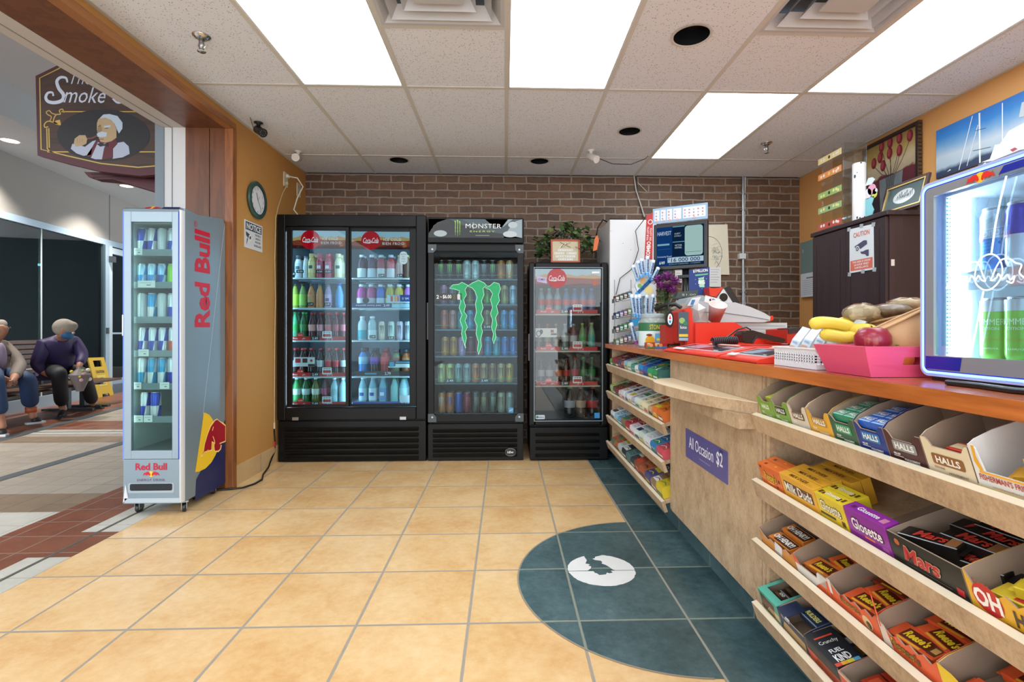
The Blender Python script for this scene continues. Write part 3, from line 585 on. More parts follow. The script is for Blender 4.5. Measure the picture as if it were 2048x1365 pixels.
# price tags clipped on the upper shelves
def ptag(sh, px, z, txt_, y=FY + .06, w_=.05, h_=.026):
    F = FR((XW(px, y), y, z)); MB().mark(rbox(w_, h_, .003, 2), F, m('#1e2126', 0.4), 0).text(txt_, (0, 0), w_ * .7, h_ * .55, F, WHITE, bold=.012).build('price_tag', sh)
for px in (600, 639, 656): ptag(lsh[0], px, zs[0] + .05, '4.50', w_=.06)
for px in (621, 655): ptag(lsh[1], px, zs[1] + .03, '2.49')
ptag(lsh[0], 585, zs[0] + .03, '4.50')
for px in (763, 800): ptag(rsh[0], px, zs[0] + .02, '2.49', FY + .07)
ptag(rsh[2], 745, zs[2] + .03, '2.49', FY + .07); ptag(rsh[2], 782, zs[2] + .02, '3.49', FY + .07)
F = FR((XW(807, FY + .03), FY + .03, ZW(517, FY + .03)))
MB().mark(rbox(.062, .105, .028), F, m('#d8d3d4', 0.4), 0).text('BALANCE', (0, .03), .045, .009, F, m('#6b3a4a'), bold=.01).text('EAT', (0, .01), .02, .009, F, m('#6b3a4a')).text('DRINK', (0, -.008), .03, .009, F, m('#6b3a4a')).text('ENJOY', (0, -.03), .03, .01, F, m('#6b3a4a')).build('window_sticker', d)
F = FR((XW(588, 4.21), FY + .058, zs[3] + .16)); w9 = .17
MB().rect(0, -.075, w9, 0, F, m('#dcd8d6', 0.4), 0).rect(.012, -.045, .055, -.01, F, m('#b6241f'), .001).rect(.07, -.045, .11, -.01, F, m('#3a1515'), .001).disc((.142, -.028), .011, F, m('#c3221f'), .001, 14).rect(.115, -.075, w9, -.055, F, m('#202328'), .001).build('promo_card', lsh[3])
CO = '#2a1210'
shelf_row([(597, 'core', '#c9cdd0', '#9fb3bd', '#3a4048', .058, .19, 'grey protein bottle', '#39424c'), (610.5, 'slope', '#dfe4e8', '#c9d2da', '#8c93b0', .036, .185, 'narrow white bottle'), (624, 'core', '#e0c684', '#e4cf95', '#dcbf7e', .062, .205, 'yellow protein bottle', '#3f4f62'),
  (640, 'core', '#b8405a', '#c75a70', '#c43c50', .058, .205, 'pink protein bottle', '#d8e0e4'), (657, 'core', '#b8405a', '#c9506a', '#c43c50', .06, .205, 'red protein bottle', '#d8e0e4'), (677, 'core', '#d9d0a6', '#dcd6b4', '#d6caa0', .064, .205, 'cream protein bottle', '#3c5a5c')], zs[0], 0, FY + .13, '', SL, 0, G1, True)
shelf_row([(590.5, 'slope', '#8a9c3a', '#a8c83e', '#4a4a30', .062, .2, 'lime juice bottle'), (606, 'slope', '#6a8a4a', '#7fb04a', '#3a2a20', .06, .2, 'green juice bottle'), (623, 'slope', '#c07a4a', '#d08a58', '#4a4a48', .06, .2, 'orange juice bottle', '#8c9a6a'),
  (640, 'slope', '#c88a52', '#cc7f4e', '#6a6a68', .06, .2, 'peach juice bottle'), (657, 'slope', '#a48aa8', '#b49ac0', '#5a6468', .06, .2, 'lilac juice bottle', '#6a3a52'), (679, 'slope', '#5f93b4', '#4f8fc0', '#2456a8', .064, .205, 'blue-capped water bottle')], zs[1], 0, FY + .13, '', SL, 1, G1)
shelf_row([(590, 'cola', '#4fa476', '#2f9a4a', '#2f8f45', .06, .235, 'green soda bottle'), (607, 'cola', '#14512a', '#1f6f35', '#2f8f45', .06, .235, 'dark green bottle')] + [(p, 'cola', '#4a161c', l_, '#c8343c', .06, .232, 'pink-label cola bottle') for p, l_ in ((624, '#d4938a'), (641, '#cf8d96'), (658, '#b8525c'), (675, '#a03a48'), (690, '#b05a66'))], zs[2], 0, FY + .13, '', SL, 2, G1, True)
shelf_row([(p, 'cola', CO, l_, '#c23a40', .06, .232, 'red-capped cola bottle') for p, l_ in ((590, '#8d8b8c'), (605, '#7a2a24'), (622, '#93908f'), (641, '#b8b8b8'), (658, '#b0242a'), (675, '#b8333a'), (690, '#a9b0b6'))], zs[3], 0, FY + .13, '', SL, 3, G1, True)
shelf_row([(593, 'cola', '#3f9a55', '#c6cec6', '#dfe6e6', .066, .215, 'white-capped green bottle'), (612, 'cola', '#27592f', '#b9c6bc', '#dfe6e6', .066, .215, 'dark green bottle'), (631.5, 'cola', '#4b5a1c', '#c9ccbc', '#e4e8e4', .066, .215, 'olive green bottle'), (649, 'cola', '#46232f', '#a83a62', '#a8343c', .05, .22, 'slim cherry cola bottle'), (669, 'cola', '#8fb9bf', '#7ca4a4', '#e6ebee', .066, .21, 'clear soda bottle'), (689, 'cola', '#9cc4cf', '#8fc0c4', '#e6ebee', .066, .21, 'clear water bottle')], zs[4], 0, FY + .13, '', SL, 4, G1, True)
VW = lambda p, c, l_, d_: (p, 'dome', c, l_, '#d3dade', .075, .2, d_)
shelf_row([VW(724, '#3c2338', '#c9cdd0', 'dark purple water bottle'), VW(744, '#4a2c46', '#bcc2c8', 'plum water bottle'), VW(762.5, '#8a1f30', '#c9c4c6', 'crimson water bottle'), VW(782, '#c4525c', '#d2c6c8', 'coral water bottle'), (799, 'slope', '#c0a49a', '#b98f8a', '#c9c07a', .062, .2, 'pink milk bottle'), (814, 'slope', '#6f4f3c', '#5f4030', '#c9c07a', .062, .2, 'brown milk bottle')], zs[0], 0, FY + .15, '', SR, 0, G1, True)
shelf_row([VW(723, '#b03a8a', '#c9c2cc', 'magenta water bottle'), VW(742.5, '#b64a7e', '#cdbfc8', 'rose water bottle'), VW(761.6, '#2a62b4', '#b9c4d2', 'blue water bottle'), VW(780, '#b4a23e', '#c9c6a4', 'mustard water bottle'), VW(798.5, '#c4a84c', '#cfc7a2', 'yellow water bottle'), VW(816, '#b872c0', '#cfc0d4', 'violet water bottle')], zs[1], 0, FY + .15, '', SR, 1, G1, True)
shelf_row([VW(725, '#a9bcc0', '#2f98a4', 'teal-label water bottle'), VW(745, '#a9bcc0', '#c9d4d4', 'white-label water bottle')] + [(p, 'can', c, None, None, .058, .158, d_, k_) for p, c, d_, k_ in ((764, '#c9bca8', 'cream tea can', '#3a3f3c'), (783, '#b9c6bc', 'mint tea can', '#3a4f44'), (800, '#b9aebc', 'lilac tea can', '#3a3340'), (816, '#a9b4bc', 'silver tea can', '#5a3a40'))], zs[2], 0, FY + .15, '', SR, 2, G1)
shelf_row([(727, 'sport', '#2a6fae', '#86b2cc', '#2a3038', .078, .232, 'blue sports bottle'), (749, 'sport', '#1f2326', '#6a3aa0', '#2a3038', .075, .23, 'purple-label sports bottle'), (770, 'sport', '#a02024', '#c9343c', '#8a2a2c', .075, .23, 'red sports bottle'), (792, 'sport', '#5a7048', '#8a3a3c', '#2a3038', .07, .22, 'green sports bottle'), (812, 'sport', '#9a5a34', '#b87a4c', '#39424a', .07, .22, 'orange sports bottle')], zs[3], 0, FY + .15, '', SR, 3, G1, True)
shelf_row([(726, 'slope', '#86b0bc', '#a9c4cc', '#d2d8da', .068, .215, 'clear water bottle', '#2a4a9a'), (746, 'slope', '#86b0bc', '#c9d3d6', '#d2d8da', .07, .215, 'white-label water bottle', '#2a4f9e'), (766, 'slope', '#7fb4c0', '#5f8cb8', '#d8dede', .066, .22, 'tall clear water bottle', '#dfe8ee'), (789, 'slope', '#7fb8b4', None, '#2f9a5c', .066, .215, 'green-capped bottle'), (807, 'slope', '#8fc0c4', '#a9cfd2', '#2f9a5c', .07, .215, 'green-capped water bottle')], zs[4], 0, FY + .15, '', SR, 4, G1, True)
# ================================================================ GREEN-CLAW COOLER
t = thing('drinks_cooler', 'black single-door drinks cooler with glowing green claw mark on its glass', 'cooler')
X0, X1 = XW(856, FY), XW(1046.5, FY); zin0, zin1 = Z(832), Z(500)
cabinet(t, X0, X1, FY + .03, FY + .56, .02, Z(440), .035, BLKPL, m('#2c3a44', 0.5), zin0, zin1)
frame('front_surround', t, X0 - .004, X1 + .006, Z(845), Z(437), FY + .012, FY + .03, .015, .015, .01, Z(437) - Z(487), BLKPL)
hb = MB().box(X0, X1, FY - .02, FY + .03, Z(487), Z(437), BLKPL).build('header_box', t, bev=.004)
F = FR((XW(858, FY), FY - .021, Z(477))); w, h = XW(1044, FY) - XW(858, FY), Z(440) - Z(477)
b = MB().rect(0, 0, w, h, F, m('#39474f', 0.35), 0)
for pts, c in (([(0, h), (w * .22, h), (w * .32, h * .75), (w * .5, h * .45), (w * .8, h * .2), (w, 0), (0, 0)], '#161b1f'), ([(0, h * .2), (0, h), (w * .2, h), (w * .09, h * .8), (w * .03, h * .45)], '#7d909a'), ([(w * .6, h), (w * .9, h), (w * .8, h * .6), (w * .72, h * .5)], '#8496a0'), ([(w * .8, 0), (w, 0), (w, h), (w * .93, h * .9), (w * .86, h * .5)], '#8b9ca6'), ([(w * .35, h), (w * .85, h), (w * .78, h * .55), (w * .5, h * .62)], '#465860')): b.mark(pts, F, m(c, 0.35), .0004)
b.disc((w * .125, h * .22), w * .07, F, m('#9aa7ad', 0.35), .0008, 24, h * .17).disc((w * .13, h * .55), w * .085, F, m('#101416', 0.35), .0007, 24, h * .22).disc((w * .9, h * .7), w * .05, F, m('#aab6bb', 0.35), .0008, 24, h * .17).disc((w * .87, h * .2), w * .075, F, m('#b1bcc0', 0.35), .0008, 24, h * .17)
b.build('header_sign', hb)
GN = m('#8fc24a', 0.4)
CLAW = [[(-.5, .9), (-.38, 1), (-.15, 1.02), (.18, .95), (.36, .99), (.28, .8), (.33, .62), (.2, .5), (.3, .35), (.16, .15), (.26, 0), (.14, -.2), (.22, -.42), (.08, -.62), (.12, -.82), (.02, -1), (-.03, -.72), (-.06, -.5), (-.14, -.3), (-.05, -.1), (-.17, .1), (-.06, .32), (-.12, .5), (-.1, .68), (-.2, .82), (-.35, .86)]]
def claw(b, c, sx, sy, F, mt, d, kind=0): b.mark([(c[0] + x * sx, c[1] + y * sy) for x, y in CLAW[0]], F, mt, d)
b = MB()
for q, s_ in ((-.011, 1), (.006, 1.1), (.022, .95)): claw(b, (w * .3 + q * 1.1, h * .5), .013, .062 * s_, F, m('#9ccf58', 0.4), .0012)
b.text('MONSTER', (w * .585, h * .63), w * .38, h * .24, F, m('#e6e9e6', 0.4), .0012, bold=-.004, sp=1.05).stroke([(w * .475, h * .45), (w * .475, h * .82)], .003, F, m('#e6e9e6', 0.4), .0012).text('ENERGY', (w * .575, h * .34), w * .27, h * .1, F, m('#8fb24a', 0.4), .0012, bold=.02, sp=1.3).rect(w * .5, h * .115, w * .65, h * .135, F, m('#a3a89e'), .0012)
b.build('lettering', hb)
g0, g1, gz0, gz1 = XW(868.5, FY), XW(1035, FY), Z(829), Z(504)
d = frame('door', t, XW(857, FY), XW(1047, FY), Z(843), Z(491), FY - .022, FY + .008, g0 - XW(857, FY), XW(1047, FY) - g1, gz0 - Z(843), Z(491) - gz1, BLKPL)
MB().box(g0, g1, FY - .008, FY - .003, gz0, gz1, GLASS_BLUE).build('pane', d)
for sx, px in ((1, 857), (-1, 1047)):
    for sz, pz in ((1, 491), (-1, 843)):
        x, z = XW(px, FY), Z(pz); k = .068
        q = MB().slab([(x, FY - .023, z), (x + sx * k, FY - .023, z), (x + sx * k, FY - .023, z - sz * .04), (x + sx * .045, FY - .023, z - sz * k), (x, FY - .023, z - sz * k)], (0, -.006, 0), m('#3a4247', 0.4)); q.lathe([(.008, -.002), (.008, .002), (.005, .003)], STEEL, (x + sx * .035, FY - .03, z - sz * .04), 10, 1)
        q.build('corner_plate', d)
MB().box(XW(857, FY) - .012, XW(857, FY) + .004, FY - .02, FY, Z(680), Z(606), m('#151719', 0.35)).build('handle', d, bev=.003)
NEON = NT('glowing_green_claw'); _e = NEON.n('ShaderNodeEmission', i_Color=lin('#5fe09a'), i_Strength=.42); _tr = NEON.n('ShaderNodeBsdfTransparent', i_Color=lin('#58c890')); _mx = NEON.n('ShaderNodeMixShader', i_0=.72); NEON.l(_tr.outputs[0], _mx.inputs[1]); NEON.l(_e.outputs[0], _mx.inputs[2]); NEON.l(_mx.outputs[0], NEON.out.inputs[0])
EDGE = m('#b4f2cc', em=.55); yy = FY - .010
def P2(px, py): p = PY(px, py, yy); return (p.x, p.z)
F0 = FR((0, yy, 0)); ck = MB()
cl = [[(899, 577), (906, 570), (917, 569), (924, 565), (936, 571), (930, 580), (933, 590), (927, 600), (931, 612), (928, 624), (934, 632), (930, 642), (935, 655), (930, 664), (933, 676), (930, 690), (931.5, 697), (927, 684), (923, 668), (925, 655), (920, 641), (924, 630), (918, 616), (922, 603), (917, 592), (919, 582), (910, 579)],
      [(935, 573), (945, 566), (957, 561), (968, 566), (973, 571), (966, 577), (968, 590), (963, 602), (966, 616), (962, 628), (967, 640), (962, 652), (965, 664), (961, 680), (963, 692), (957, 710), (955, 700), (957, 684), (952, 668), (954, 652), (949, 640), (953, 625), (951, 608), (954, 595), (950, 583), (944, 576)],
      [(970, 576), (980, 572), (988, 565), (998, 568), (1001, 578), (997, 590), (999, 602), (993, 612), (996, 626), (991, 636), (994, 650), (990, 662), (992, 674), (987, 688), (985, 680), (987, 668), (983, 655), (985, 640), (981, 628), (985, 615), (981, 600), (985, 588), (980, 580)]]
for c in cl:
    q = [P2(*p) for p in c]; ck.mark(q, F0, NEON.m, .0006); ck.stroke(q, .0045, F0, EDGE, .0012, smooth=False, closed=True)
ck.build('claw_sign', d)
F = FR((XW(877, yy), yy, Z(595))); w9 = .2
MB().rect(-.02, -.025, w9 - .01, .03, F, m('#1c1f1c', 0.4), .0006).text('2', (-.006, .002), .02, .03, F, WHITE, .001, bold=.01).text('for', (.022, .002), .018, .01, F, WHITE, .001).text('$6.00', (.07, .002), .07, .034, F, WHITE, .001, bold=.012).rect(.115, -.02, .14, .024, F, m('#3f4a20'), .001).mark([(.165 + x, .002 + y_) for x, y_ in rbox(.024, .046, .008)], F, m('#cdb9c9', 0.4), .001).build('price_card', d)
F = FR((XW(1022, yy), yy, Z(821))); MB().rect(-.019, -.019, .019, .022, F, m('#3f86b8', 0.4), .0006).stroke([(-.012, -.006), (0, .002), (.012, .006)], .003, F, WHITE, .001).build('energy_sticker', d)
gr = MB().box(X0, X1, FY - .005, FY + .03, 0.005, Z(848), BLKPL)
for i in range(6):
    z = Z(858) - i * (Z(858) - Z(917)) / 6; gr.hexa([(X0 + .04, FY - .005, z - .03), (X1 - .05, FY - .005, z - .03), (X1 - .05, FY, z - .03), (X0 + .04, FY, z - .03)], [(X0 + .04, FY - .02, z), (X1 - .05, FY - .02, z), (X1 - .05, FY, z), (X0 + .04, FY, z)], BLKPL)
gr.build('grille', t, bev=.003)
F = FR((XW(1021, FY), FY - .022, Z(904))); MB().disc((0, 0), .045, F, m('#0c0d0e', 0.3), 0, 28, .03).disc((0, 0), .045, F, m('#b9bcbc', 0.3), -.0005, 28, .032).text('idw', (0, .002), .05, .022, F, WHITE, bold=.01).build('maker_badge', t)
for px in (865, 1039): MB().box(XW(px, FY + .04) - .004, XW(px, FY + .04) + .004, FY + .04, FY + .048, zin0 + .02, zin1 - .02, LEDB).build('light_strip', t)
G2 = 'cans in the green-clawed cooler'; SIDE = 'green-clawed cooler'
rows = [(559, [883 + 17.05 * i for i in range(9)], ['#15201a', '#161d18', '#151c19', '#b9c0bc', '#c3c9c6', '#23282c', '#1a2a22', '#c77a34', '#d29a6a'], ['#6fbf3a', '#6fbf3a', '#6fbf3a', '#5f6b66', '#5f6b66', '#8a9096', '#5fae52', '#8a3f16', '#e8e4de'], ['black', 'black', 'black', 'pale silver', 'pale silver', 'charcoal', 'dark green', 'orange', 'orange and white'], .158),
 (609, [888 + 17.3 * i for i in range(9)], ['#b06a8c', '#8c7a90', '#3f9aa8', '#8a6f48', '#4d86c8', '#6fa23c', '#5aa08c', '#b9a06a', '#b4c0d6'], None, ['pink', 'mauve', 'teal', 'bronze', 'blue', 'lime', 'sea-green', 'tan', 'pale blue'], .158),
 (659, [889 + 17 * i for i in range(9)], ['#cc6450', '#c8807a', '#3aa6b4', '#4aa0cc', '#ab88bc', '#ab8462', '#b08a60', '#5496cc', '#549cd4'], None, ['coral', 'salmon', 'aqua', 'sky blue', 'lilac', 'brown', 'tan', 'blue', 'bright blue'], .158),
 (712, [890.5 + 17.1 * i for i in range(9)], ['#cc842f', '#c48436', '#bc94be', '#682424', '#be7484', '#2f90bc', '#40a2b4', '#3a78bc', '#447ec0'], None, ['orange', 'amber', 'lilac', 'maroon', 'rose', 'azure', 'turquoise', 'blue', 'royal blue'], .158),
 (765.5, [883 + 17.05 * i for i in range(9)], ['#c4c47c', '#c0ba6a', '#84a29e', '#96a8a6', '#cc7844', '#b08c5e', '#98724a', '#bc9e68', '#d4a03a'], None, ['pale yellow', 'khaki', 'grey-green', 'silver-grey', 'orange', 'beige', 'brown', 'sand', 'golden'], .158),
 (826, [883.5 + 17.05 * i for i in range(9)], ['#c87a4a', '#b9683f', '#264a96', '#80283c', '#4c4c4a', '#5e554b', '#4a554f', '#a49c84', '#9ca496'], ['#c9c4be', '#2a4a9a', '#e4e8ee', '#c44a5c', '#a09078', '#b09a6a', '#9aa690', '#6a4f3c', '#5f6a6c'], ['orange', 'copper', 'navy', 'burgundy', 'black', 'dark brown', 'dark green', 'cream', 'pale grey'], .168)]
shm = m('#54646a', 0.35, 0.4); glow = m('#58b06a', 0.3)
for k, (py, pxs, cols, mks, nms, ch) in enumerate(rows):
    z = ZW(py, FY + .07); sh = wire_shelf(t, X0 + .04, X1 - .04, FY + .045, FY + .5, z, shm, n=20)
    if k < 5: MB().tube([(X0 + .05, FY + .05, z + .032), (X1 - .05, FY + .05, z + .032)], .0018, glow, 6).build('can_rail', sh)
    for i, px in enumerate(pxs):
        dsc = nms[i] + ' energy can'; mk = mks[i] if mks else ('#4a2f20' if k in (4,) else '#5a4a52')
        for bk in (0, 1) if k in (3, 4, 5) else (0,):
            lb = ('%s%s from left on %s shelf, %s' % (dsc, ' behind ' + ORD[i] if bk else ', ' + ORD[i], ORD[k], SIDE))
            drink('can', cols[i], None, None, .066, ch, (XW(px, FY + .095), FY + .095 + bk * .074, z + .0015), lb, G2, mk if not (k == 5 and i == 2) else None, rnd.uniform(-.3, .3))
    if k in (2, 4):
        for px in ((974,) if k == 2 else (900, 969)): ptag(sh, px, z + .02, '3.49', FY + .03, .075, .032)
F = FR((XW(918, FY + .06), FY + .0605, ZW(800, FY + .06)))
# ================================================================ NARROW COOLER
t = thing('drinks_cooler', 'narrow black single-door cola cooler at the end of the counter', 'cooler')
X0, X1 = XW(1058, FY), .845; zin0, zin1 = Z(845), Z(533)
cabinet(t, X0 + .01, X1 - .01, FY + .03, FY + .56, .02, Z(526), .035, m('#1d1e20', 0.4), m('#4a4642', 0.5), zin0, zin1)
g0, g1, gz0, gz1 = XW(1070, FY), XW(1201.5, FY), Z(840), Z(538)
d = frame('door', t, X0, X1, Z(852), Z(525), FY - .03, FY + .028, g0 - X0, X1 - g1, gz0 - Z(852), Z(525) - gz1, BLKPL, .012)
MB().box(g0, g1, FY - .012, FY - .007, gz0, gz1, glass('front_door_glass', '#eef1f0', .7, 1.5)).build('pane', d)
frame('gasket', d, g0 - .012, g1 + .012, gz0 - .012, gz1 + .012, FY - .034, FY - .03, .008, .008, .008, .008, m('#6f7c86', 0.3), .001)
MB().box(X0 - .008, X0 + .006, FY - .03, FY - .005, Z(722), Z(668), m('#22262a', 0.3)).build('handle', d, bev=.003)
b_, F, w, h = cola_header(d, g0, g1, Z(575), gz1, FY - .006); F = FR((g0, FY - .0135, Z(575)))
b_.mark([(w * .03, h * .3), (w * .18, h * .2), (w * .17, h * .52), (w * .02, h * .62)], F, m('#a8a0c0', 0.4), .0004).text('COMBO', (w * .1, h * .42), w * .11, h * .12, F, m('#4a3a6a'), .0008, bold=.01).rect(w * .86, h * .76, w * .98, h * .86, F, WHITE, .0004)
b_.build('header_graphic', d)
MB().mark([(x + .042, y_ + .022) for x, y_ in rbox(.075, .034, .008)], FR((g0, FY - .013, gz0)), m('#bfc9d2', 0.4)).disc((.018, .022), .01, FR((g0, FY - .0135, gz0)), m('#2f7a4a'), .0004, 14).text('imbera', (.05, .022), .045, .016, FR((g0, FY - .0135, gz0)), m('#24408a'), bold=.012).build('maker_sticker', d)
MB().rect(-.022, 0, .022, .045, FR((XW(1193.5, FY), FY - .013, gz0 + .01)), m('#2a86c4', 0.4)).build('energy_sticker', d)
gr = MB().box(X0 + .006, X1 - .002, FY - .03, FY + .03, 0.01, Z(855), BLKPL)
for i in range(4):
    z = Z(866) - i * (Z(866) - Z(921)) / 4; gr.hexa([(X0 + .05, FY - .03, z - .028), (X1 - .07, FY - .03, z - .028), (X1 - .07, FY - .02, z - .028), (X0 + .05, FY - .02, z - .028)], [(X0 + .05, FY - .046, z), (X1 - .07, FY - .046, z), (X1 - .07, FY - .02, z), (X0 + .05, FY - .02, z)], BLKPL)
gr.build('grille', t, bev=.008)
G3 = 'drinks in the narrow cooler'; SN = 'narrow cola cooler'
zs3 = [ZW(p, FY + .07) for p in (628, 702, 771.5, 839)]; w3 = m('#b9b9a8', 0.4); sh3 = [wire_shelf(t, X0 + .05, X1 - .05, FY + .05, FY + .5, z, w3, n=18) for z in zs3[:3]]
BND[SN] = (X0 + .052, X1 - .052); MB().box(X0 + .05, X1 - .05, FY + .05, FY + .5, zs3[3] - .01, zs3[3], COOL_DK).build('shelf', t)
for k in range(3): price_strip(sh3[k], XW(1073, FY + .05), XW(1195, FY + .05), FY + .047, zs3[k] + .002, '2.49')
F = FR((XW(1070.5, FY + .04), FY + .04, ZW(675, FY + .04)))
MB().rect(0, 0, .18, .075, F, m('#d9d6d2', 0.4), 0).rect(.128, .038, .155, .062, F, m('#a83a2c'), .001).rect(.13, .018, .178, .032, F, m('#25282c'), .001).disc((.028, .03), .02, F, m('#2a2c2e'), .001, 16, .026).disc((.028, .03), .014, F, m('#d9d6d2'), .0014, 16, .02).disc((.05, .045), .014, F, m('#2a2c2e'), .001, 16, .02).build('promo_card', sh3[1])
shelf_row([(p, 'cola', c, '#c04038', cp, .068, .215, ds) for p, c, cp, ds in ((1082, '#6f8f96', '#8fb0bc', 'pale-capped cola bottle'), (1098, '#6f8f96', '#8fb0bc', 'pale-capped cola bottle'), (1115, '#76939a', '#8fb0bc', 'pale-capped cola bottle'), (1132.5, '#3f6a94', '#5a94c8', 'blue-capped cola bottle'), (1149, '#35679a', '#5a94c8', 'blue-capped cola bottle'), (1166, '#5a6fa0', '#6a8ac8', 'blue-capped cola bottle'), (1183, '#4a5a86', '#6a8ac8', 'red-label cola bottle'))], zs3[0], 0, FY + .11, '', SN, 0, G3)
shelf_row([(1078, 'cola', '#6a5a48', '#8c8880', '#8c5a3c', .062, .225, 'amber cola bottle'), (1095, 'cola', '#6a5a48', '#8c8880', '#9a6a48', .062, .225, 'amber cola bottle'), (1112, 'cola', '#7a6852', '#8c8880', '#b09080', .062, .225, 'pale amber bottle'), (1130, 'cola', '#6c7a74', '#a4b0aa', '#8aa4ac', .062, .225, 'silver-label bottle'), (1147, 'cola', '#6a4048', '#9ca29e', '#9aa0a4', .062, .225, 'plum soda bottle'), (1165, 'cola', '#6f8a5c', '#4a9a4c', '#a4ac54', .062, .23, 'green-label bottle'), (1183, 'slope', '#7f9a78', '#4fa08c', '#b4b45c', .062, .235, 'pale green bottle')], zs3[1], 0, FY + .11, '', SN, 1, G3)
shelf_row([(1082, 'cola', '#2a1712', '#9ca0a2', '#3a3432', .066, .225, 'silver-label cola bottle'), (1099, 'cola', '#2a1712', '#9c9a96', '#3a3432', .066, .225, 'silver-label cola bottle'), (1116, 'cola', '#3a2014', '#b05a34', '#3a3432', .066, .225, 'orange-label cola bottle'), (1133, 'cola', '#2a1712', '#a83028', '#3a3432', .066, .225, 'red-label cola bottle'), (1150, 'cola', '#2a1712', '#a8242a', '#b03424', .066, .235, 'red-capped cola bottle'), (1167, 'cola', '#2a4a2e', '#3f7a46', '#3f8a52', .066, .235, 'green soda bottle'), (1184, 'cola', '#2a4a2e', '#3a7a3c', '#3f8a52', .066, .235, 'green soda bottle')], zs3[2], 0, FY + .11, '', SN, 2, G3)
shelf_row([(1147, 'cola', '#1c1618', '#9aa2aa', '#7f9a86', .1, .262, 'large silver-label cola bottle'), (1167, 'cola', '#33251c', '#b9a08c', '#b0605a', .09, .262, 'large peach-label cola bottle'), (1188, 'cola', '#1c1012', '#b0202c', '#b03434', .098, .262, 'large red-label cola bottle')], zs3[3], 0, FY + .14, '', SN, 3, G3)
# ================================================================ SLIM SILVER COOLER IN THE SHOP OPENING
FB = 2.985; RX = -1.872
SIL = m('#8496a0', 0.34, 0.3); SILW = m('#d6dade', 0.3, 0.2); NAVY = m('#0e2258', 0.3); YEL = m('#f0c52a', 0.4); RED = m('#c1122f', 0.4)
t = thing('drinks_cooler', 'tall slim silver energy-drink cooler on castors in the shop opening', 'cooler')
bX0, bX1 = XW(246, FB), XW(359, FB); Zb = lambda py: ZW(py, FB, 300); z0, z1 = .068, Zb(414); dep = .452; yB = FB + dep; zk = ZW(440, yB, 450)
th = .02; zi0, zi1 = Zb(905), Zb(444); ym = FB + .03
# shell: thin side walls with the sloped top profile, back and base; the front right edge is a pale rounded fillet
side = lambda x: [(x, ym, z0), (x, yB, z0 + .02), (x, yB, zk - .03), (x, yB - .03, zk), (x, ym + .12, z1 - .012), (x, ym, z1)]
sb = MB().slab(side(bX0), (th, 0, 0), SIL).slab(side(RX - th), (th, 0, 0), SIL)
sb.slab([(bX0 + th, ym, z1 - .03), (bX0 + th, ym, z1), (bX0 + th, ym + .12, z1 - .012), (bX0 + th, yB - .03, zk), (bX0 + th, yB, zk - .03), (bX0 + th, yB - .02, zk - .05)], (RX - bX0 - 2 * th, 0, 0), SIL)
sb.box(bX0 + th, RX - th, yB - .02, yB, z0, zk - .04, SIL).box(bX0 + th, RX - th, ym, yB, z0, zi0 - .012, SIL).build('cabinet', t)
inn = m('#aebfbd', 0.4)
MB().box(bX0 + th, bX0 + th + .004, ym, yB - .02, zi0, zi1, inn).box(RX - th - .004, RX - th, ym, yB - .02, zi0, zi1, inn).box(bX0 + th, RX - th, yB - .024, yB - .02, zi0, zi1, inn).box(bX0 + th, RX - th, ym, yB - .02, zi0 - .01, zi0, m('#6b7a7c', 0.4)).box(bX0 + th, RX - th, ym, yB - .02, zi1, zi1 + .006, inn).build('liner', t)
n = 8; fil = [(bX1, FB)] + [(bX1 + (RX - bX1) * math.sin(R(90 * i / n)), FB + .05 * (1 - math.cos(R(90 * i / n)))) for i in range(1, n + 1)] + [(RX - .01, FB + .05), (bX1, FB + .03)]
MB().slab([(x, y, z0 + .005) for x, y in fil], (0, 0, z1 - z0 - .02), SILW).build('corner_post', t)
tb = MB().slab([(bX0, ym, z1 - .034), (bX0, FB, z1 - .034), (bX0, FB + .004, z1 - .012), (bX0, FB + .02, z1), (bX0, ym + .02, z1)], (bX1 - bX0, 0, 0), SIL).build('top_cap', t)
def bulls(b, c, s_, F, d, mt=RED, ym_=YEL):
    b.disc(c, .30 * s_, F, ym_, d)
    for k in (-1, 1):
        b.mark([(c[0] + k * x * s_, c[1] + y_ * s_) for x, y_ in ([(.06, -.12), (.1, .06), (.2, .2), (.38, .24), (.55, .16), (.68, .08), (.72, .2), (.76, .02), (.86, -.2), (.72, -.1), (.58, -.06), (.5, -.2), (.42, -.08), (.26, -.1), (.16, -.22)] if k > 0 else [(.16, -.22), (.26, -.1), (.42, -.08), (.5, -.2), (.58, -.06), (.72, -.1), (.86, -.2), (.76, .02), (.72, .2), (.68, .08), (.55, .16), (.38, .24), (.2, .2), (.1, .06), (.06, -.12)])], F, mt, d + .0004)
F = FR((bX0, FB + .012, z1 - .006), (1, 0, 0), Vector((0, .8, .6)).normalized()); lg = MB().rect((bX1 - bX0) * .68, -.012, (bX1 - bX0) * .985, .012, F, NAVY, .004); bulls(lg, ((bX1 - bX0) * .5, 0), .055, F, .0045); lg.build('top_logo', tb)
dz0, dz1 = Zb(919), Zb(423); gx0, gx1, gz0, gz1 = XW(262, FB), XW(344, FB), Zb(902), Zb(444)
d = frame('door', t, bX0 + .003, bX1 - .004, dz0, dz1, FB, FB + .026, gx0 - bX0 - .003, bX1 - .004 - gx1, gz0 - dz0, dz1 - gz1, m('#8fa1ac', 0.32, 0.3), .002)
MB().box(gx0, gx1, FB + .004, FB + .008, gz0, gz1, glass('slim_door_glass', '#e2efee', .25)).build('pane', d)
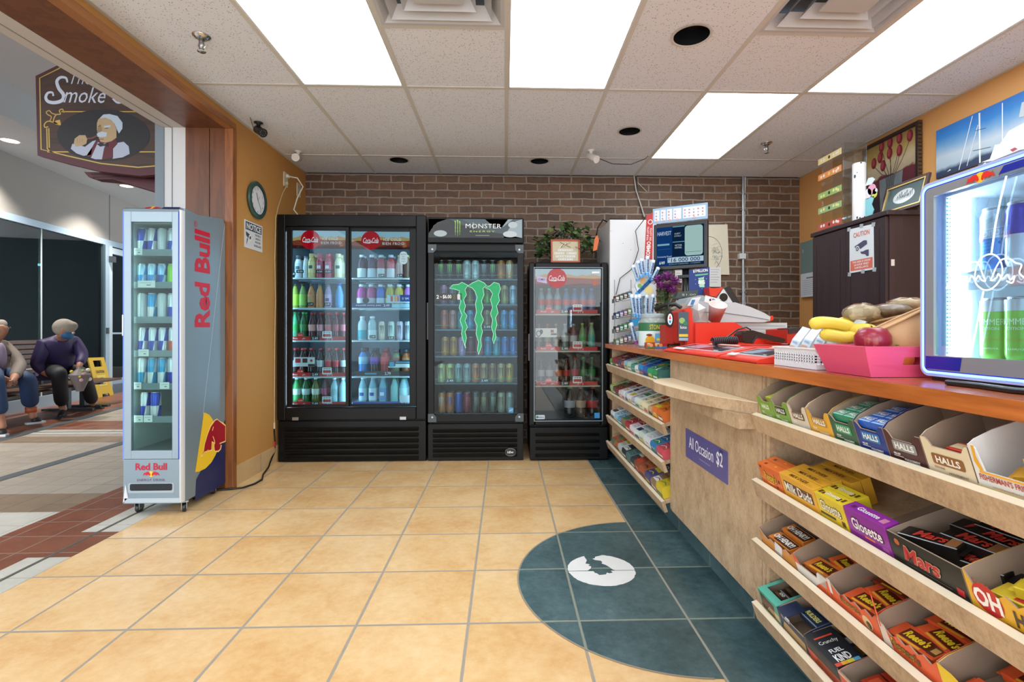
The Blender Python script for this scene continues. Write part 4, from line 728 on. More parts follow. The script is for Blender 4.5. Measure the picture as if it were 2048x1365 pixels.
MB().box(bX0 + .0005, bX0 + .004, FB - .002, FB + .02, dz0, dz1, m('#5f7cff', em=1.1)).box(bX1 - .006, bX1 - .002, FB - .002, FB + .02, dz0, dz1, m('#3f57d8', em=.55)).build('edge_light', d)
MB().box(bX0 - .004, bX0 + .004, FB - .004, FB + .01, Zb(672), Zb(630), SILW).build('handle', d, bev=.002)
F = FR(((bX0 + bX1) / 2, FB - .001, 0)); lz = lambda py: Zb(py)
lw = MB().box(bX0, bX1, FB, FB + .05, z0, dz0 - .002, SIL); lo = lw.build('lower_panel', t, bev=.003)
MB().mark([(-.16, lz(1006)), (-.145, lz(968)), (-.13, lz(996))], F, SILW, .0006).rect(-.15, lz(1006), .16, lz(997), F, m('#b3c2ca', 0.3, .3), .0006).build('lower_trim', lo)
lt = MB().text('Red Bull', (0, lz(934)), .178, None, F, m('#b01838', 0.4), .0006, bold=.03).text('ENERGY DRINK', (0, lz(960.5)), .158, .014, F, m('#6b3a5a', 0.4), .0006, bold=-.004, sp=1.1); bulls(lt, (0, lz(948.5)), .055, F, .0006); lt.build('lettering', lo)
gv = MB().mark([(x, lz(976.5) + y_) for x, y_ in rbox(.262, .058, .012)], F, m('#a3b2ba', .3, .3), .0006).mark([(x, lz(975) + y_) for x, y_ in rbox(.24, .04, .01)], F, m('#16191b', 0.5), .001)
for i in range(16):
    for j in range(4): gv.mark([(-.108 + i * .0144 + (j % 2) * .007 + .0055 * math.cos(R(60 * q)), lz(975) - .014 + j * .0095 + .0048 * math.sin(R(60 * q))) for q in range(6)], F, m('#2c3338', 0.3, .6), .0014)
gv.build('vent_grille', lo)
FSD = FR((RX + .0005, 0, 0), (0, 1, 0), (0, 0, 1))           # the flank: (y, z)
def SD(px, py): p = PX(px, py, RX); return (p.y, p.z)
b = MB()
b.text('Red Bull', ((SD(405, 550)[0] + .0), (SD(405, 655)[1] + SD(405, 462)[1]) / 2), SD(405, 462)[1] - SD(405, 655)[1], .158, FSD, RED, .0008, bold=.035, rot=R(90)); b.build('flank_lettering', t); b = MB().text('R', (SD(391, 450)[0], SD(391, 448)[1]), .014, .016, FSD, RED, .0008).stroke([(SD(391, 450)[0] + .016 * math.cos(R(a)), SD(391, 448)[1] + .016 * math.sin(R(a))) for a in range(0, 360, 30)], .003, FSD, RED, .0008, closed=True)
b.build('registered_mark', t)
g = MB()
g.mark([SD(390, 1003), SD(450, 966), SD(450, 908), SD(450, 840), SD(400, 945), SD(392, 960)], FSD, NAVY, .0005)
g.mark([SD(*p) for p in ((390, 945), (397, 944), (410, 938), (422, 926), (430, 912), (440, 890), (436, 862), (424, 838), (418, 830), (410, 826), (407, 826), (404, 850))], FSD, YEL, .001)
g.mark([SD(*p) for p in ((401, 913), (406, 905), (408, 888), (414, 868), (420, 852), (429, 840), (434, 838), (438, 842), (446, 846), (451, 851), (451, 884), (446, 886), (438, 889), (443, 891), (441, 900), (436, 905), (428, 904), (426, 896), (427, 888), (424, 886), (423, 896), (424, 902), (415, 904), (408, 906), (403, 915))], FSD, m('#ffdc86', 0.4), .0014)
g.mark([SD(*p) for p in ((403, 912), (407, 903), (409, 889), (415, 869), (421, 854), (429.5, 842), (434, 840), (440, 845), (450, 853), (450, 882), (438, 887), (441, 892), (439, 899), (435, 902), (429, 902), (428, 894), (428.5, 886), (423, 883), (422, 900), (414, 902), (408, 904))], FSD, m('#a01226', 0.4), .0018)
g.stroke([SD(*p) for p in ((426, 854), (424, 862))], .006, FSD, m('#ffdc86'), .0022).stroke([SD(*p) for p in ((425, 873), (428, 882), (429, 888))], .006, FSD, m('#ffdc86'), .0022).disc(SD(415, 901), .004, FSD, m('#ffdc86'), .0022, 8).build('flank_bull_logo', t)
MB().stroke([SD(406, 828), SD(443, 500), SD(449, 452)], .004, FSD, m('#c3ced6', .3), .0006, smooth=False).build('flank_seam', t)
def caster(x, y, rz):
    c = put('castor', pmesh(('castor',), lambda: MB().box(-.022, .022, -.022, .022, .06, .068, STEEL).box(-.014, -.011, -.02, .02, .02, .06, STEEL).box(.011, .014, -.02, .02, .02, .06, STEEL)), t, (x, y, 0)); c.rotation_euler = (0, 0, rz)
    put('wheel', pmesh(('wheel',), lambda: MB().lathe([(.012, -.010), (.024, -.010), (.026, -.006), (.026, .006), (.024, .010), (.012, .010)], m('#1b1c1e', 0.35), (0, 0, .026), 20, 0).lathe([(.0, -.011), (.012, -.011), (.012, .011), (0, .011)], m('#5a5f64', 0.3), (0, 0, .026), 12, 0)), c)
for x, y, a in ((bX0 + .05, FB + .06, 0), (bX1 - .01, FB + .06, .5), (RX - .04, yB - .07, .7), (bX0 + .05, yB - .07, 0)): caster(x, y, a)
for sx in (gx0 - .016, gx1 + .006): MB().box(sx - .004, sx + .002, FB + .032, FB + .04, zi0 + .06, zi1 - .05, m('#e4fff6', em=3.2)).build('light_strip', t)
SPY = [508, 573, 642.5, 710, 775.5, 841.5]; G4 = 'cans in the slim silver cooler'
RB = [('energy', '#1534a0', '#c6ccd2', 'blue and silver can'), ('energy', '#c6ccd2', '#2243b0', 'silver and blue can'), ('can', '#b9c0c6', None, 'silver can'), ('energy', '#12309a', '#c2c9d0', 'blue and silver can')]
rw = [[(283, RB[1]), (302, RB[0]), (320, RB[2]), (338, RB[3])], [(285, ('energy', '#2a86c4', '#a9d2ea', 'light blue can')), (301, ('energy', '#2a80c0', '#a9d2ea', 'light blue can')), (317, ('energy', '#1d47a0', '#8fb8dc', 'blue can')), (334, ('can', '#8cc63a', None, 'lime green can'))],
      [(279, RB[2]), (298, ('energy', '#c6ccd2', '#2a92c8', 'silver and sky can')), (318, RB[2]), (337, RB[0])], [(288, RB[0]), (308, RB[0]), (326, RB[3]), (341, ('energy', '#c4502f', '#c6ccd2', 'orange and silver can'))], [(286, ('energy', '#2a8ab4', '#c9cfd2', 'teal and silver can')), (304, ('energy', '#c9cfd2', '#2a8ab4', 'silver and teal can')), (322, ('energy', '#c9cfd2', '#2a8ab4', 'silver and teal can')), (339, RB[3])], [(292, RB[0]), (312, RB[1])]]
hs = [.155, .135, .165, .16, .175, .165]; tagw = m('#e2e8e6', .4)
for k, py in enumerate(SPY):
    y = FB + .085; z = ZW(py, FB + .05, 300)
    sh = MB().box(bX0 + th + .005, RX - th - .005, FB + .045, yB - .03, z - .008, z, m('#b7c6c6', 0.35)).build('shelf', t)
    MB().box(bX0 + th + .008, RX - th - .008, FB + .042, FB + .045, z - .012, z + .026, clear('shelf_lip_%d' % k, '#b9cdd2', .35)).build('shelf_lip', sh)
    X_ = spread_x([XW(q[0], y) for q in rw[k]], [.056] * 4, bX0 + th + .006, RX - th - .006)
    for i, (px, (kd, c1, c2, ds)) in enumerate(rw[k]):
        drink(kd, c1, c2, None, .056, hs[k], (X_[i], y, z + .0015), '%s, %s from left on %s shelf, slim silver cooler' % (ds, ORD[i], ORD[k]), G4, None, rnd.uniform(-.4, .4) - 1.0, 20)
    for px, w_ in {0: [(276, .05)], 1: [(293, .1)], 3: [(287, .06)], 4: [(274, .05), (329, .055)], 5: [(277, .05), (296, .05)]}.get(k, []):
        F = FR((XW(px, FB + .04), FB + .04, z)); MB().rect(-w_ / 2, -.008, w_ / 2, .032, F, tagw, 0).rect(w_ * .0, .004, w_ * .25, .008, F, BLACK, .0006).rect(-w_ * .35, .018, w_ * .3, .0195, F, m('#6a7072'), .0006).build('price_tag', sh)
# ================================================================ COUNTER
WT = 0.962; PXX = 0.85
CHERRY = wood('cherry_worktop_edge', '#b9692f', '#96501f', 'Y', 5.0, 0.3, '#c67a3c')
CHTOP = wood('cherry_worktop_top', '#b5603a', '#9c4f2c', 'Y', 4.0, 0.22, '#bf6c44')
t = thing('service_counter', 'long service counter with cherry worktop over mottled beige laminate base', 'counter')
MB().hexa([(.824, .12, .930), (1.55, .12, .930), (1.55, 4.11, .930), (.824, 4.11, .930)], [(.824, .12, WT), (1.55, .12, WT), (1.55, 4.11, WT), (.824, 4.11, WT)], CHTOP).box(.855, 1.55, 4.11, 4.75, .93, WT, CHTOP).box(.818, .8235, .12, 4.11, .928, .9615, CHERRY).build('worktop', t)
MB().box(.927, 1.5, .12, 4.75, 0, .15, M_KICK).build('kick_plate', t)
MB().box(PXX, .87, 1.6235, 2.5565, .152, .928, LAM).box(.8495, .8515, 1.642, 1.644, .152, .928, m('#6f5f50', .6)).build('front_panel', t)
pl = [(.849, 2.53), (.78, 2.505), (.722, 2.43), (.698, 2.33), (.703, 2.2), (.728, 2.02), (.776, 1.84), (.849, 1.67)]
q = []
for i in range(len(pl) - 1):
    p0, p1, p2, p3 = [Vector(pl[max(0, min(len(pl) - 1, i + k))]) for k in (-1, 0, 1, 2)]
    for k in range(5): u_ = k / 5; q.append(0.5 * ((2 * p1) + (p2 - p0) * u_ + (2 * p0 - 5 * p1 + 4 * p2 - p3) * u_ ** 2 + (3 * p1 - p0 - 3 * p2 + p3) * u_ ** 3))
q.append(Vector(pl[-1]))
lg = MB().slab([(p.x, p.y, .787) for p in q][::-1], (0, 0, .041), LAM).build('writing_ledge', t)
MB().slab([(p.x - .0005, p.y, .828) for p in q][::-1], (0, 0, .003), m('#d9c6a6', .4)).build('ledge_top', lg)
MB().box(.79, .849, 1.685, 2.36, .738, .786, LAM).build('ledge_bracket', t)
FP = lambda X, y, z: FR((X, y, z), (0, -1, 0), (0, 0, 1))     # a surface that faces the aisle
sg = thing('price_sign', 'purple All Occasion $2 price sign on the counter panel', 'sign', (PXX, 2.115, .548))
F = FR((0, 0, 0), Vector((0, -1, -.012)).normalized(), Vector((0, .03, 1)).normalized())
MB().slab([(-.0045, .225, .066), (-.0045, -.215, .06), (-.0045, -.218, -.064), (-.0045, .222, -.066)], (.004, 0, 0), m('#5a5690', 0.35)).build('board', sg)
F = FR((-.0045, 0, 0), (0, -1, 0), (0, 0, 1)); MB().text('All Occasion', (-.045, .012), .27, .052, F, m('#e9e8f0', .4), bold=.004).text('$2', (.15, .012), .06, .062, F, m('#e9e8f0', .4), bold=.014).rect(-.06, -.038, .06, -.034, F, m('#8a86b4', .4)).rect(.15, .045, .18, .056, F, m('#37356a', .4)).build('lettering', sg)
TA = R(18); CT, ST = math.cos(TA), math.sin(TA); LIPZ = [.80, .588, .394, .19]; SOX = .82; DEP = .33
def SM(k, a, y, b=0.0, rz=0.0, rx=0.0):
    """matrix of a spot on the k-th sloping shelf: a back from the lip, y along the counter, b above the board"""
    return Matrix.Translation((SOX + a * CT - b * ST, y, LIPZ[k] - .002 + a * ST + b * CT)) @ Matrix.Rotation(-TA, 4, 'Y') @ Matrix.Rotation(rz, 4, 'Z') @ Matrix.Rotation(rx, 4, 'X')
def YX(px, X=.817): return PX(px, 800, X).y
def unit(y0, y1, label):
    t = thing('display_unit', label, 'display shelving')
    MB().box(PXX + .002, 1.19, y0, y0 + .02, .153, .926, LAM).build('side_panel', t); MB().box(PXX + .002, 1.19, y1 - .02, y1, .153, .926, LAM).build('side_panel', t)
    MB().box(1.17, 1.19, y0 + .02, y1 - .02, .153, .926, m('#6f5f50', .6)).build('back_panel', t); MB().box(.93, 1.17, y0 + .02, y1 - .02, .153, .168, LAM).build('base_board', t)
    for k in range(4):
        s_ = MB().box(0, DEP, y0 + .022, y1 - .022, -.016, 0, LAM).build('shelf', t); s_.matrix_world = SM(k, 0, 0)
        MB().box(-.018, -.0005, y0 + .004, y1 - .004, -.050, .008, LAM).box(-.0181, -.0004, y0 + .004, y1 - .004, .008, .0088, m('#e0d2b8', .4)).build('lip', s_)
    return t
NU = unit(.14, 1.62, 'beige sloping candy shelves in the counter, nearest the camera'); unit(2.56, 4.0, 'beige sloping candy shelves in the counter, beside the narrow cooler')
MB().box(.87, 1.5, 4.003, 4.75, .15, .928, m('#5a4636', .6)).build('end_carcass', t)
MB().box(1.2, 1.5, .14, 4.003, .15, .928, m('#6f5f50', .6)).build('back_carcass', t)
MB().lathe([(.006, 0), (.008, .002), (.008, .004), (.003, .005)], m('#4a4a4a', .3, .8), (.9, 1.598, .855), 10, 1).build('screw', NU)
# ================================================================ CANDY CARTONS ON THE NEAR SHELVES
CAT_G = lambda k: 'cartons on the %s near candy shelf' % ['top', 'second', 'third', 'bottom'][k]
def carton(k, ya, yb, d, hf, hb, front, label, inner=None, notch=None, texts=(), marks=(), name='candy_carton', a0=.006, side=None, flap=True, torn=False, back=True, group=None):
    """open-topped cardboard display carton on shelf k between y=ya (far) and y=yb (near)"""
    w = ya - yb - .003; o = thing(name, label, 'carton', group=group); o.matrix_world = SM(k, a0, (ya + yb) / 2, .0012)
    inner = inner or CARD; fm = m(front, .4) if isinstance(front, str) else front; h2 = w / 2; th = .0022
    sm = m(side, .4) if side else fm
    pf = [(0, -h2), (0, h2)]
    nn = notch or (0, 0, hf)
    n0, n1, nh = nn
    # front wall, with its cut-out, outside colour and inside card
    if torn: prof = [(-h2, hf)] + [(-h2 + w * i / 9, hf * (.55 + .35 * ((i * 53 + k * 17) % 7) / 7)) for i in range(1, 9)] + [(h2, hf)]
    elif notch: prof = [(-h2, hf), (n0 * w - .006, hf), (n0 * w, hf - .006), (n0 * w + .006, nh), (n1 * w - .006, nh), (n1 * w, hf - .006), (n1 * w + .006, hf), (h2, hf)]
    else: prof = [(-h2, hf), (h2, hf)]
    pts = [(-h2, 0), (h2, 0)] + prof[::-1]
    MB().slab([(0, -y, z) for y, z in pts], (th, 0, 0), fm, inner).slab([(th, -y, z) for y, z in pts][::-1], (.0006, 0, 0), inner).build('front_wall', o)
    for s_ in (-1, 1):
        b = MB(); y = s_ * h2; pr = [(th, 0), (d, 0), (d, hb), (d * .45, hb), (d * .12, hf * .5 + hb * .5), (th, hf)]
        b.slab([(x, y, z) for x, z in pr], (0, -s_ * th * .5, 0), sm); b.slab([(x, y - s_ * th * .5, z) for x, z in pr], (0, -s_ * th * .5, 0), inner); b.build('side_wall', o)
    bk = MB().box(th, d, -h2, h2, 0, .001, inner)
    if back: bk.slab([(d - th, -h2 + .002, 0), (d - th, h2 - .002, 0), (d - th, h2 - .002, hb * .93), (d - th, h2 - .012, hb), (d - th, -h2 + .012, hb), (d - th, -h2 + .002, hb * .93)], (th, 0, 0), inner)
    bk.build('tray', o)
    F = FR((-.0003, 0, 0), (0, -1, 0), (0, 0, 1)); g = MB()
    for mk in marks: 
        if mk[0] == 'r': g.rect(*mk[1:5], F, m(mk[5], .4), mk[6] if len(mk) > 6 else .0003)
        elif mk[0] == 'c': g.disc((mk[1], mk[2]), mk[3], F, m(mk[4], .4), mk[5] if len(mk) > 5 else .0003, 18, mk[6] if len(mk) > 6 else None)
        elif mk[0] == 'rr': g.mark([(mk[1] + x, mk[2] + y_) for x, y_ in rbox(mk[3], mk[4], mk[5])], F, m(mk[6], .4), .0005)
        elif mk[0] == 'p': g.mark(mk[1], F, m(mk[2], .4), mk[3] if len(mk) > 3 else .0003)
    for tx in texts: g.text(tx[0], (tx[1], tx[2]), tx[3], tx[4], F, m(tx[5], .4), .0009 + (tx[8] if len(tx) > 8 else 0), shear=tx[6] if len(tx) > 6 else 0, bold=tx[7] if len(tx) > 7 else .02)
    if g.f: g.build('print', o)
    return o
E0 = [1519, 1547, 1580, 1618, 1665, 1715, 1775, 1851.5, 1950, 2085]; EY = [YX(p) for p in E0]
def halls(i, front, lab, plate, label, notch, tcol='#eef0ea', extra=(), inner=None):
    w = EY[i] - EY[i + 1]
    return carton(0, EY[i], EY[i + 1], .135, .066, .085, front, label, inner, notch,
        [('HALLS', 0, .036, w * .5, .014, tcol, 0, .03), ('RELIEF', -w * .25, .017, w * .18, .0045, tcol), ('SOULAGEMENT', w * .12, .009, w * .4, .0045, tcol)] + list(extra), [('rr', 0, .036, w * .62, .022, .004, plate), ('r', -w * .36, .011, -w * .1, .0122, tcol), ('r', -w * .05, .004, w * .3, .005, tcol)])
halls(0, '#7aa23a', None, '#86ae46', 'first green cough-drop carton, at the far end, yellow packs inside', (-.2, .42, .052))
halls(1, '#76a13c', None, '#1e2420', 'second green cough-drop carton, empty, with a black name plate', (-.4, .22, .048))
halls(2, '#d3c8b4', None, '#6f5238', 'empty beige-white cough-drop carton between green and yellow cartons', (-.36, .3, .045))
halls(3, '#dda52c', None, '#b58a3c', 'empty yellow cough-drop carton beside the dark green one', (-.36, .3, .045))
halls(4, '#2f5a40', None, '#3f9a74', 'dark green cough-drop carton full of green packs', (-.36, .32, .052))
halls(5, '#20347e', None, '#2a74b4', 'dark blue cough-drop carton full of blue packs', (-.36, .32, .052))
halls(6, '#4a2428', None, '#8f9294', 'empty maroon cough-drop carton with a silver name plate', (-.36, .3, .048))
w = EY[7] - EY[8]
carton(0, EY[7], EY[8], .13, .072, .086, '#dccdae', 'cream cough-drop carton with a brown name plate, nearly empty', None, (-.34, .4, .056), [('HALLS', 0, .032, w * .5, .014, '#f2ede2', 0, .03), ('SOOTHING', -w * .22, .015, w * .22, .004, '#8a6a4a'), ('APAISEMENT', w * .15, .009, w * .4, .0045, '#8a6a4a')], [('rr', 0, .032, w * .66, .022, .004, '#8a5a2e')])
w = EY[8] - EY[9]
carton(0, EY[8], EY[9], .115, .08, .09, m('#e0dedb', .4), 'white and yellow lozenge carton with a deep cut-out, nearest on the top shelf', CARDW, (-.38, .38, .034), [("FISHERMAN'S FRIEND", 0, .024, w * .84, .011, '#b03a2c', 0, .02), ('www.fishermansfriend.com', 0, .010, w * .5, .004, '#c9a04a')], [('p', [(-w * .5, .0), (w * .5, 0), (w * .5, .006), (-w * .5, .008)], '#e8d9a4'), ('p', [(-w * .38, .034), (-w * .33, .036), (-w * .39, .06), (-w * .37, .08), (-w * .42, .08), (-w * .44, .05)], '#e6a92c'), ('p', [(w * .3, .034), (w * .38, .036), (w * .44, .078), (w * .37, .078), (w * .39, .06)], '#e6a92c'), ('r', -w * .4, .0305, w * .4, .0345, '#e6a92c')])
def pack(k, a, y, b, dims, col, label, group, text_=None, tc='#f0f0ee', rz=0.0, rx=0.0, name='candy_pack', deco=(), ends=True, tf=(.8, .5), shear=0, tb=.02, cat='candy', side_t=None, bev=.0015, tilt=0.0):
    """a wrapped bar or small box; dims along a, y, b"""
    da, dy, db = dims; dy -= .018 * ends; o = thing(name, label, cat, group=group); o.matrix_world = SM(k, a, y, b + .0015, rz, rx) @ Matrix.Rotation(tilt, 4, 'Y')
    MB().box(-da / 2, da / 2, -dy / 2, dy / 2, 0, db, m(col, .32)).build('wrapper', o, bev=bev)
    if ends:
        e = MB()
        for s_ in (-1, 1): e.slab([(-da * .46, s_ * dy / 2, db * .5), (da * .46, s_ * dy / 2, db * .5), (da * .5, s_ * (dy / 2 + .009), db * .5), (-da * .5, s_ * (dy / 2 + .009), db * .5)][::s_], (0, 0, .0012), m(col, .4))
        e.build('crimped_end', o)
    g = MB(); F = FR((0, 0, db), (0, -1, 0), (1, 0, 0))
    for q in deco: g.rect(q[0] * dy, q[1] * da, q[2] * dy, q[3] * da, F, m(q[4], .4), .0004 + (q[5] if len(q) > 5 else 0))
    if text_: g.text(text_, (0, 0), dy * tf[0], da * tf[1], F, m(tc, .4), .0012, shear=shear, bold=tb)
    if side_t:
        FS = FR((-da / 2, 0, db / 2), (0, -1, 0), (0, 0, 1))
        for q in side_t[3] if len(side_t) > 3 else (): g.rect(q[0] * dy, q[1] * db, q[2] * dy, q[3] * db, FS, m(q[4], .4), .0004)
        if len(side_t) > 4: g.text(side_t[0], (0, side_t[4] * db), side_t[2] * dy * 1.05, db * .45, FS, m('#3a2414', .4), .0007, shear=shear, bold=tb + .03)
        g.text(side_t[0], (0, (side_t[4] if len(side_t) > 4 else 0) * db), side_t[2] * dy, db * .4, FS, m(side_t[1], .4), .0012, shear=shear, bold=tb)
    if g.f: g.build('print', o)
    return o
for ci, col, c2, nm in ((4, '#2f8a6a', '#8fd0b4', 'green'), (5, '#2a5fc0', '#9cc4f0', 'blue')):
    yc = (EY[ci] + EY[ci + 1]) / 2; w = EY[ci] - EY[ci + 1]
    for r_ in range(3):
        for c_ in range(2):
            pack(0, .03 + r_ * .034, yc + w * .22 - c_ * w * .44, .05, (.032, w * .43 + .018, .018), col, '%s cough-drop pack, %s row, %s in the %s carton' % (nm, ORD[r_], ['far side', 'near side'][c_], 'dark ' + nm), 'cough-drop packs in the dark %s carton' % nm, 'HALLS', '#e6f2ee', deco=[(-.45, -.5, .45, -.3, c2)], name='cough_drop_pack')
yc = (EY[0] + EY[1]) / 2; w = EY[0] - EY[1]
pack(0, .05, yc, .038, (.05, w * .8, .02), '#b9bf4a', 'yellow-green cough-drop pack lying in the first green carton', None, None, deco=[(-.4, -.2, .1, .3, '#e0b43a'), (.1, -.4, .42, .1, '#6f9a3a')], name='cough_drop_pack')
yc = (EY[7] + EY[8]) / 2; w = EY[7] - EY[8]
pack(0, .045, yc + w * .05, .03, (.03, w * .6, .016), '#c9422c', 'red-striped cream pack at the bottom of the cream carton', None, None, deco=[(-.45, -.3, .4, .3, '#e6d3a8')], name='cough_drop_pack')
pack(0, .06, YX(2018), .012, (.05, .07, .015), '#d9a02c', 'yellow lozenge packet lying inside the white and yellow carton', None, name='lozenge_packet', rz=.4)
# ---- second shelf: theatre boxes
B2 = [YX(p) for p in (1521, 1565, 1636, 1695, 1782, 1936)]
def box2(i, j, n_, col, dims, label, grp, ttl, tcol, top, deco=(), shear=0, lab=None, a0=.006, dy0=0.0, sd=None):
    w = B2[i] - B2[i + 1] - .004; da, db = dims
    return pack(1, a0 + da / 2 + j * (da + .0015), (B2[i] + B2[i + 1]) / 2 + dy0, 0, (da, w, db), col, label, grp, top, tcol, name='candy_box', ends=False, deco=deco, tf=(.5, .4), shear=shear, side_t=sd, bev=.0008, cat='candy box')
for j in range(2): box2(0, j, 2, '#d9682a', (.03, .066), 'orange peanut-butter candy box, %s in its row on the second shelf' % ['front one', 'rear one'][j], 'orange candy boxes', 'Reese', '#e9c83a', None, [(-.3, -.2, -.2, .1, '#6a3416'), (.1, .0, .2, .2, '#e9a03a')], sd=("Reese's", '#e6c22c', .55, [(-.42, .3, -.34, .42, '#6a3416'), (.34, -.1, .42, .06, '#5a2c14'), (.2, -.4, .28, -.3, '#6a3416'), (-.2, -.34, .1, -.27, '#f0b04a')], .02), shear=.15)
for j in range(5): box2(1, j, 5, '#dfa432', (.026, .07), 'yellow milk-caramel candy box, %s counting back from the lip' % ORD[j], 'yellow milk-caramel boxes', '', '#5a3416', 'MILK DUDS', [(.1, -.3, .42, -.22, '#b98424'), (.1, -.1, .38, -.04, '#b98424')], shear=.1, dy0=-.004 * (j > 2) - .03 * (j > 2), sd=('Milk Duds', '#f0ece4', .78, [(-.4, -.2, .42, .24, '#6b4426')], .02) if j == 0 else None)
for j in range(2): box2(2, j, 2, '#d9bf2a', (.034, .068), 'bright yellow chocolate-nut candy box, %s in its row' % ['front one', 'rear one'][j], 'bright yellow candy boxes', '', '#f2eccf', 'Glosette', [(-.45, -.3, -.35, .1, '#5a3a1c'), (-.32, -.3, -.24, .0, '#5a3a1c'), (.2, -.3, .28, .1, '#5a3a1c'), (.32, -.2, .4, .2, '#5a3a1c')], sd=('Glosette', '#f2eccf', .7, [(-.45, -.32, .1, -.22, '#4a3418'), (.3, -.4, .42, -.2, '#5a3a1c')], .1))
box2(3, 0, 1, '#8a2a94', (.034, .07), 'purple raisin candy box beside the open black carton', None, '', '#f0e6f2', 'Glosette', [(-.4, -.2, -.3, .1, '#5a1a5a'), (.3, -.3, .42, .2, '#c07a9a')], sd=('Glosette', '#f2eaf4', .72, [(-.1, -.32, .14, -.26, '#e0803a'), (.3, -.42, .44, -.3, '#b55ab0')], .04))
MB_ = tag(MB().box(0, .21, -.003, .0, 0, .004, m('#c9a02c', .5)).build('flat_carton'), 'flat empty cardboard carton lying behind the purple candy box', 'carton'); MB_.matrix_world = SM(1, .08, YX(1782) + .004, .002)
MB().box(0, .21, 0, .13, 0, .0015, CARD).build('tray', MB_)
w = B2[4] - B2[5]
carton(1, B2[4], B2[5], .2, .066, .07, '#23221f', 'open black chocolate-bar carton with red script, second shelf', None, None, [('Mars', -w * .05, .034, w * .5, .034, '#d9c8a0', .2, .05), ('Mars', -w * .05, .034, w * .485, .032, '#b8242a', .2, .03, .0006)], [('c', -w * .36, .05, .007, '#b8622c'), ('p', [(w * .36, .006), (w * .44, .006), (w * .45, .02), (w * .36, .02)], '#b8242a'), ('r', -w * .3, .008, w * .3, .0088, '#8a8478')], side='#23221f')
B3y = YX(2200)
carton(1, B2[5], .70, .2, .07, .075, '#dfa92c', 'torn yellow caramel-bar carton, nearest on the second shelf', None, None, [('OH', -.045, .03, .05, .034, '#f0ece6', 0, .04), ('HENRY!', .042, .024, .085, .03, '#4a3424', 0, .04), ('24 x 85 g', -.05, .058, .03, .006, '#b0542a')], [('c', -.045, .03, .028, '#c02a2a'), ('r', -.02, .003, .08, .0045, '#8a5a2a')], torn=True, side='#dfa92c')
mars = [(.075, .02, 0, .25, 0), (.075, -.04, 0, .2, 0), (.055, .03, .022, .3, 1), (.10, -.02, .022, .12, 1), (.135, -.04, .022, .05, 1), (.165, -.03, .022, .1, 1), (.16, .03, 0, .1, 0)]
yc = (B2[4] + B2[5]) / 2
for i, (a, dy, b_, rz, lv) in enumerate(mars):
    pack(1, a, yc + dy, b_ + .014, (.038, .128, .022), '#1d1a18', 'black red-script chocolate bar, %s from the lip in the black carton%s' % (ORD[i], ', on top' if lv else ''), 'black chocolate bars', 'Mars', '#c23a30', rz=rz, name='chocolate_bar', tf=(.55, .6), shear=.2, tb=.03, deco=[(.28, -.4, .46, .35, '#9a6a44'), (-.5, -.5, .5, -.42, '#b9c0c4')])
for i, (a, y, rz, b_) in enumerate(((.05, .80, .1, .012), (.09, .775, -.1, .012), (.07, .77, .3, .034))):
    pack(1, a, y, b_, (.04, .11, .02), '#dcbf32', 'yellow caramel bar, %s in the torn yellow carton' % ORD[i], 'yellow caramel bars', 'OH', '#f0ece6', rz=rz, name='chocolate_bar', tf=(.2, .5), deco=[(-.12, -.4, .12, .4, '#c0322c'), (.15, -.2, .45, .3, '#e6d88a')])
# ---- third shelf
B3 = [YX(p) for p in (1520, 1590, 1660, 1760, 1884)] + [.72]
w = B3[0] - B3[1]
carton(2, B3[0], B3[1], .19, .05, .062, '#c98432', 'torn orange caramel-bar carton in clear film, far end of the third shelf', None, None, (), [('p', [(-w * .1, .004), (w * .1, .002), (w * .2, .04), (0, .045)], '#d9dde2'), ('r', -w * .45, .006, w * .45, .01, '#e0a85a')], torn=True, side='#cf8f3c')
for i, (a, dy, b_) in enumerate(((.035, 0, .008), (.08, -.005, .02), (.13, -.01, .02))):
    pack(2, a, (B3[0] + B3[1]) / 2 + dy, b_ + .008, (.04, .13, .02), '#c8762c' if i < 2 else '#5a5a58', '%s bar, %s from the lip in the torn orange carton' % ('orange and black caramel' if i < 2 else 'grey-backed caramel', ORD[i]), 'bars in the torn orange carton', 'OH HENRY!' if i < 2 else None, '#f0ece4', name='chocolate_bar', tf=(.85, .5), tb=.04, deco=[(-.3, -.4, .48, .4, '#3a2418')] if i < 2 else [(-.4, -.3, .4, .3, '#6c6c6a')])
w = B3[1] - B3[2]
carton(2, B3[1], B3[2], .19, .052, .068, '#dcdad6', 'white and orange peanut-cup carton, second on the third shelf', None, (-.44, .2, .03), (), [('p', [(-w * .5, .03), (-w * .3, .03), (-w * .4, .052), (-w * .5, .052)], '#d9582c'), ('p', [(w * .05, .0), (w * .5, 0), (w * .5, .05), (w * .3, .03)], '#d9582c'), ('p', [(w * .2, .02), (w * .4, .02), (w * .45, .045), (w * .3, .05)], '#d3d0cc')], side='#cf6a3c')
w = B3[2] - B3[3]; OR_ = '#d9572c'
carton(2, B3[2], B3[3], .19, .06, .07, OR_, 'orange peanut-cup carton with a torn white edge, third on the third shelf', None, None, [("Reese's", -.01, .03, w * .4, .018, '#5a2414', .15, .06), ("Reese's", -.01, .03, w * .38, .016, '#e8c22c', .15, .02)], [('p', [(-w * .5, .02), (-w * .44, .02), (-w * .42, .06), (-w * .5, .06)], '#d9d6d2'), ('c', w * .26, .018, .016, '#d9b98a'), ('c', w * .28, .014, .009, '#6a3416')], torn=True, side=OR_)
w = B3[3] - B3[4]
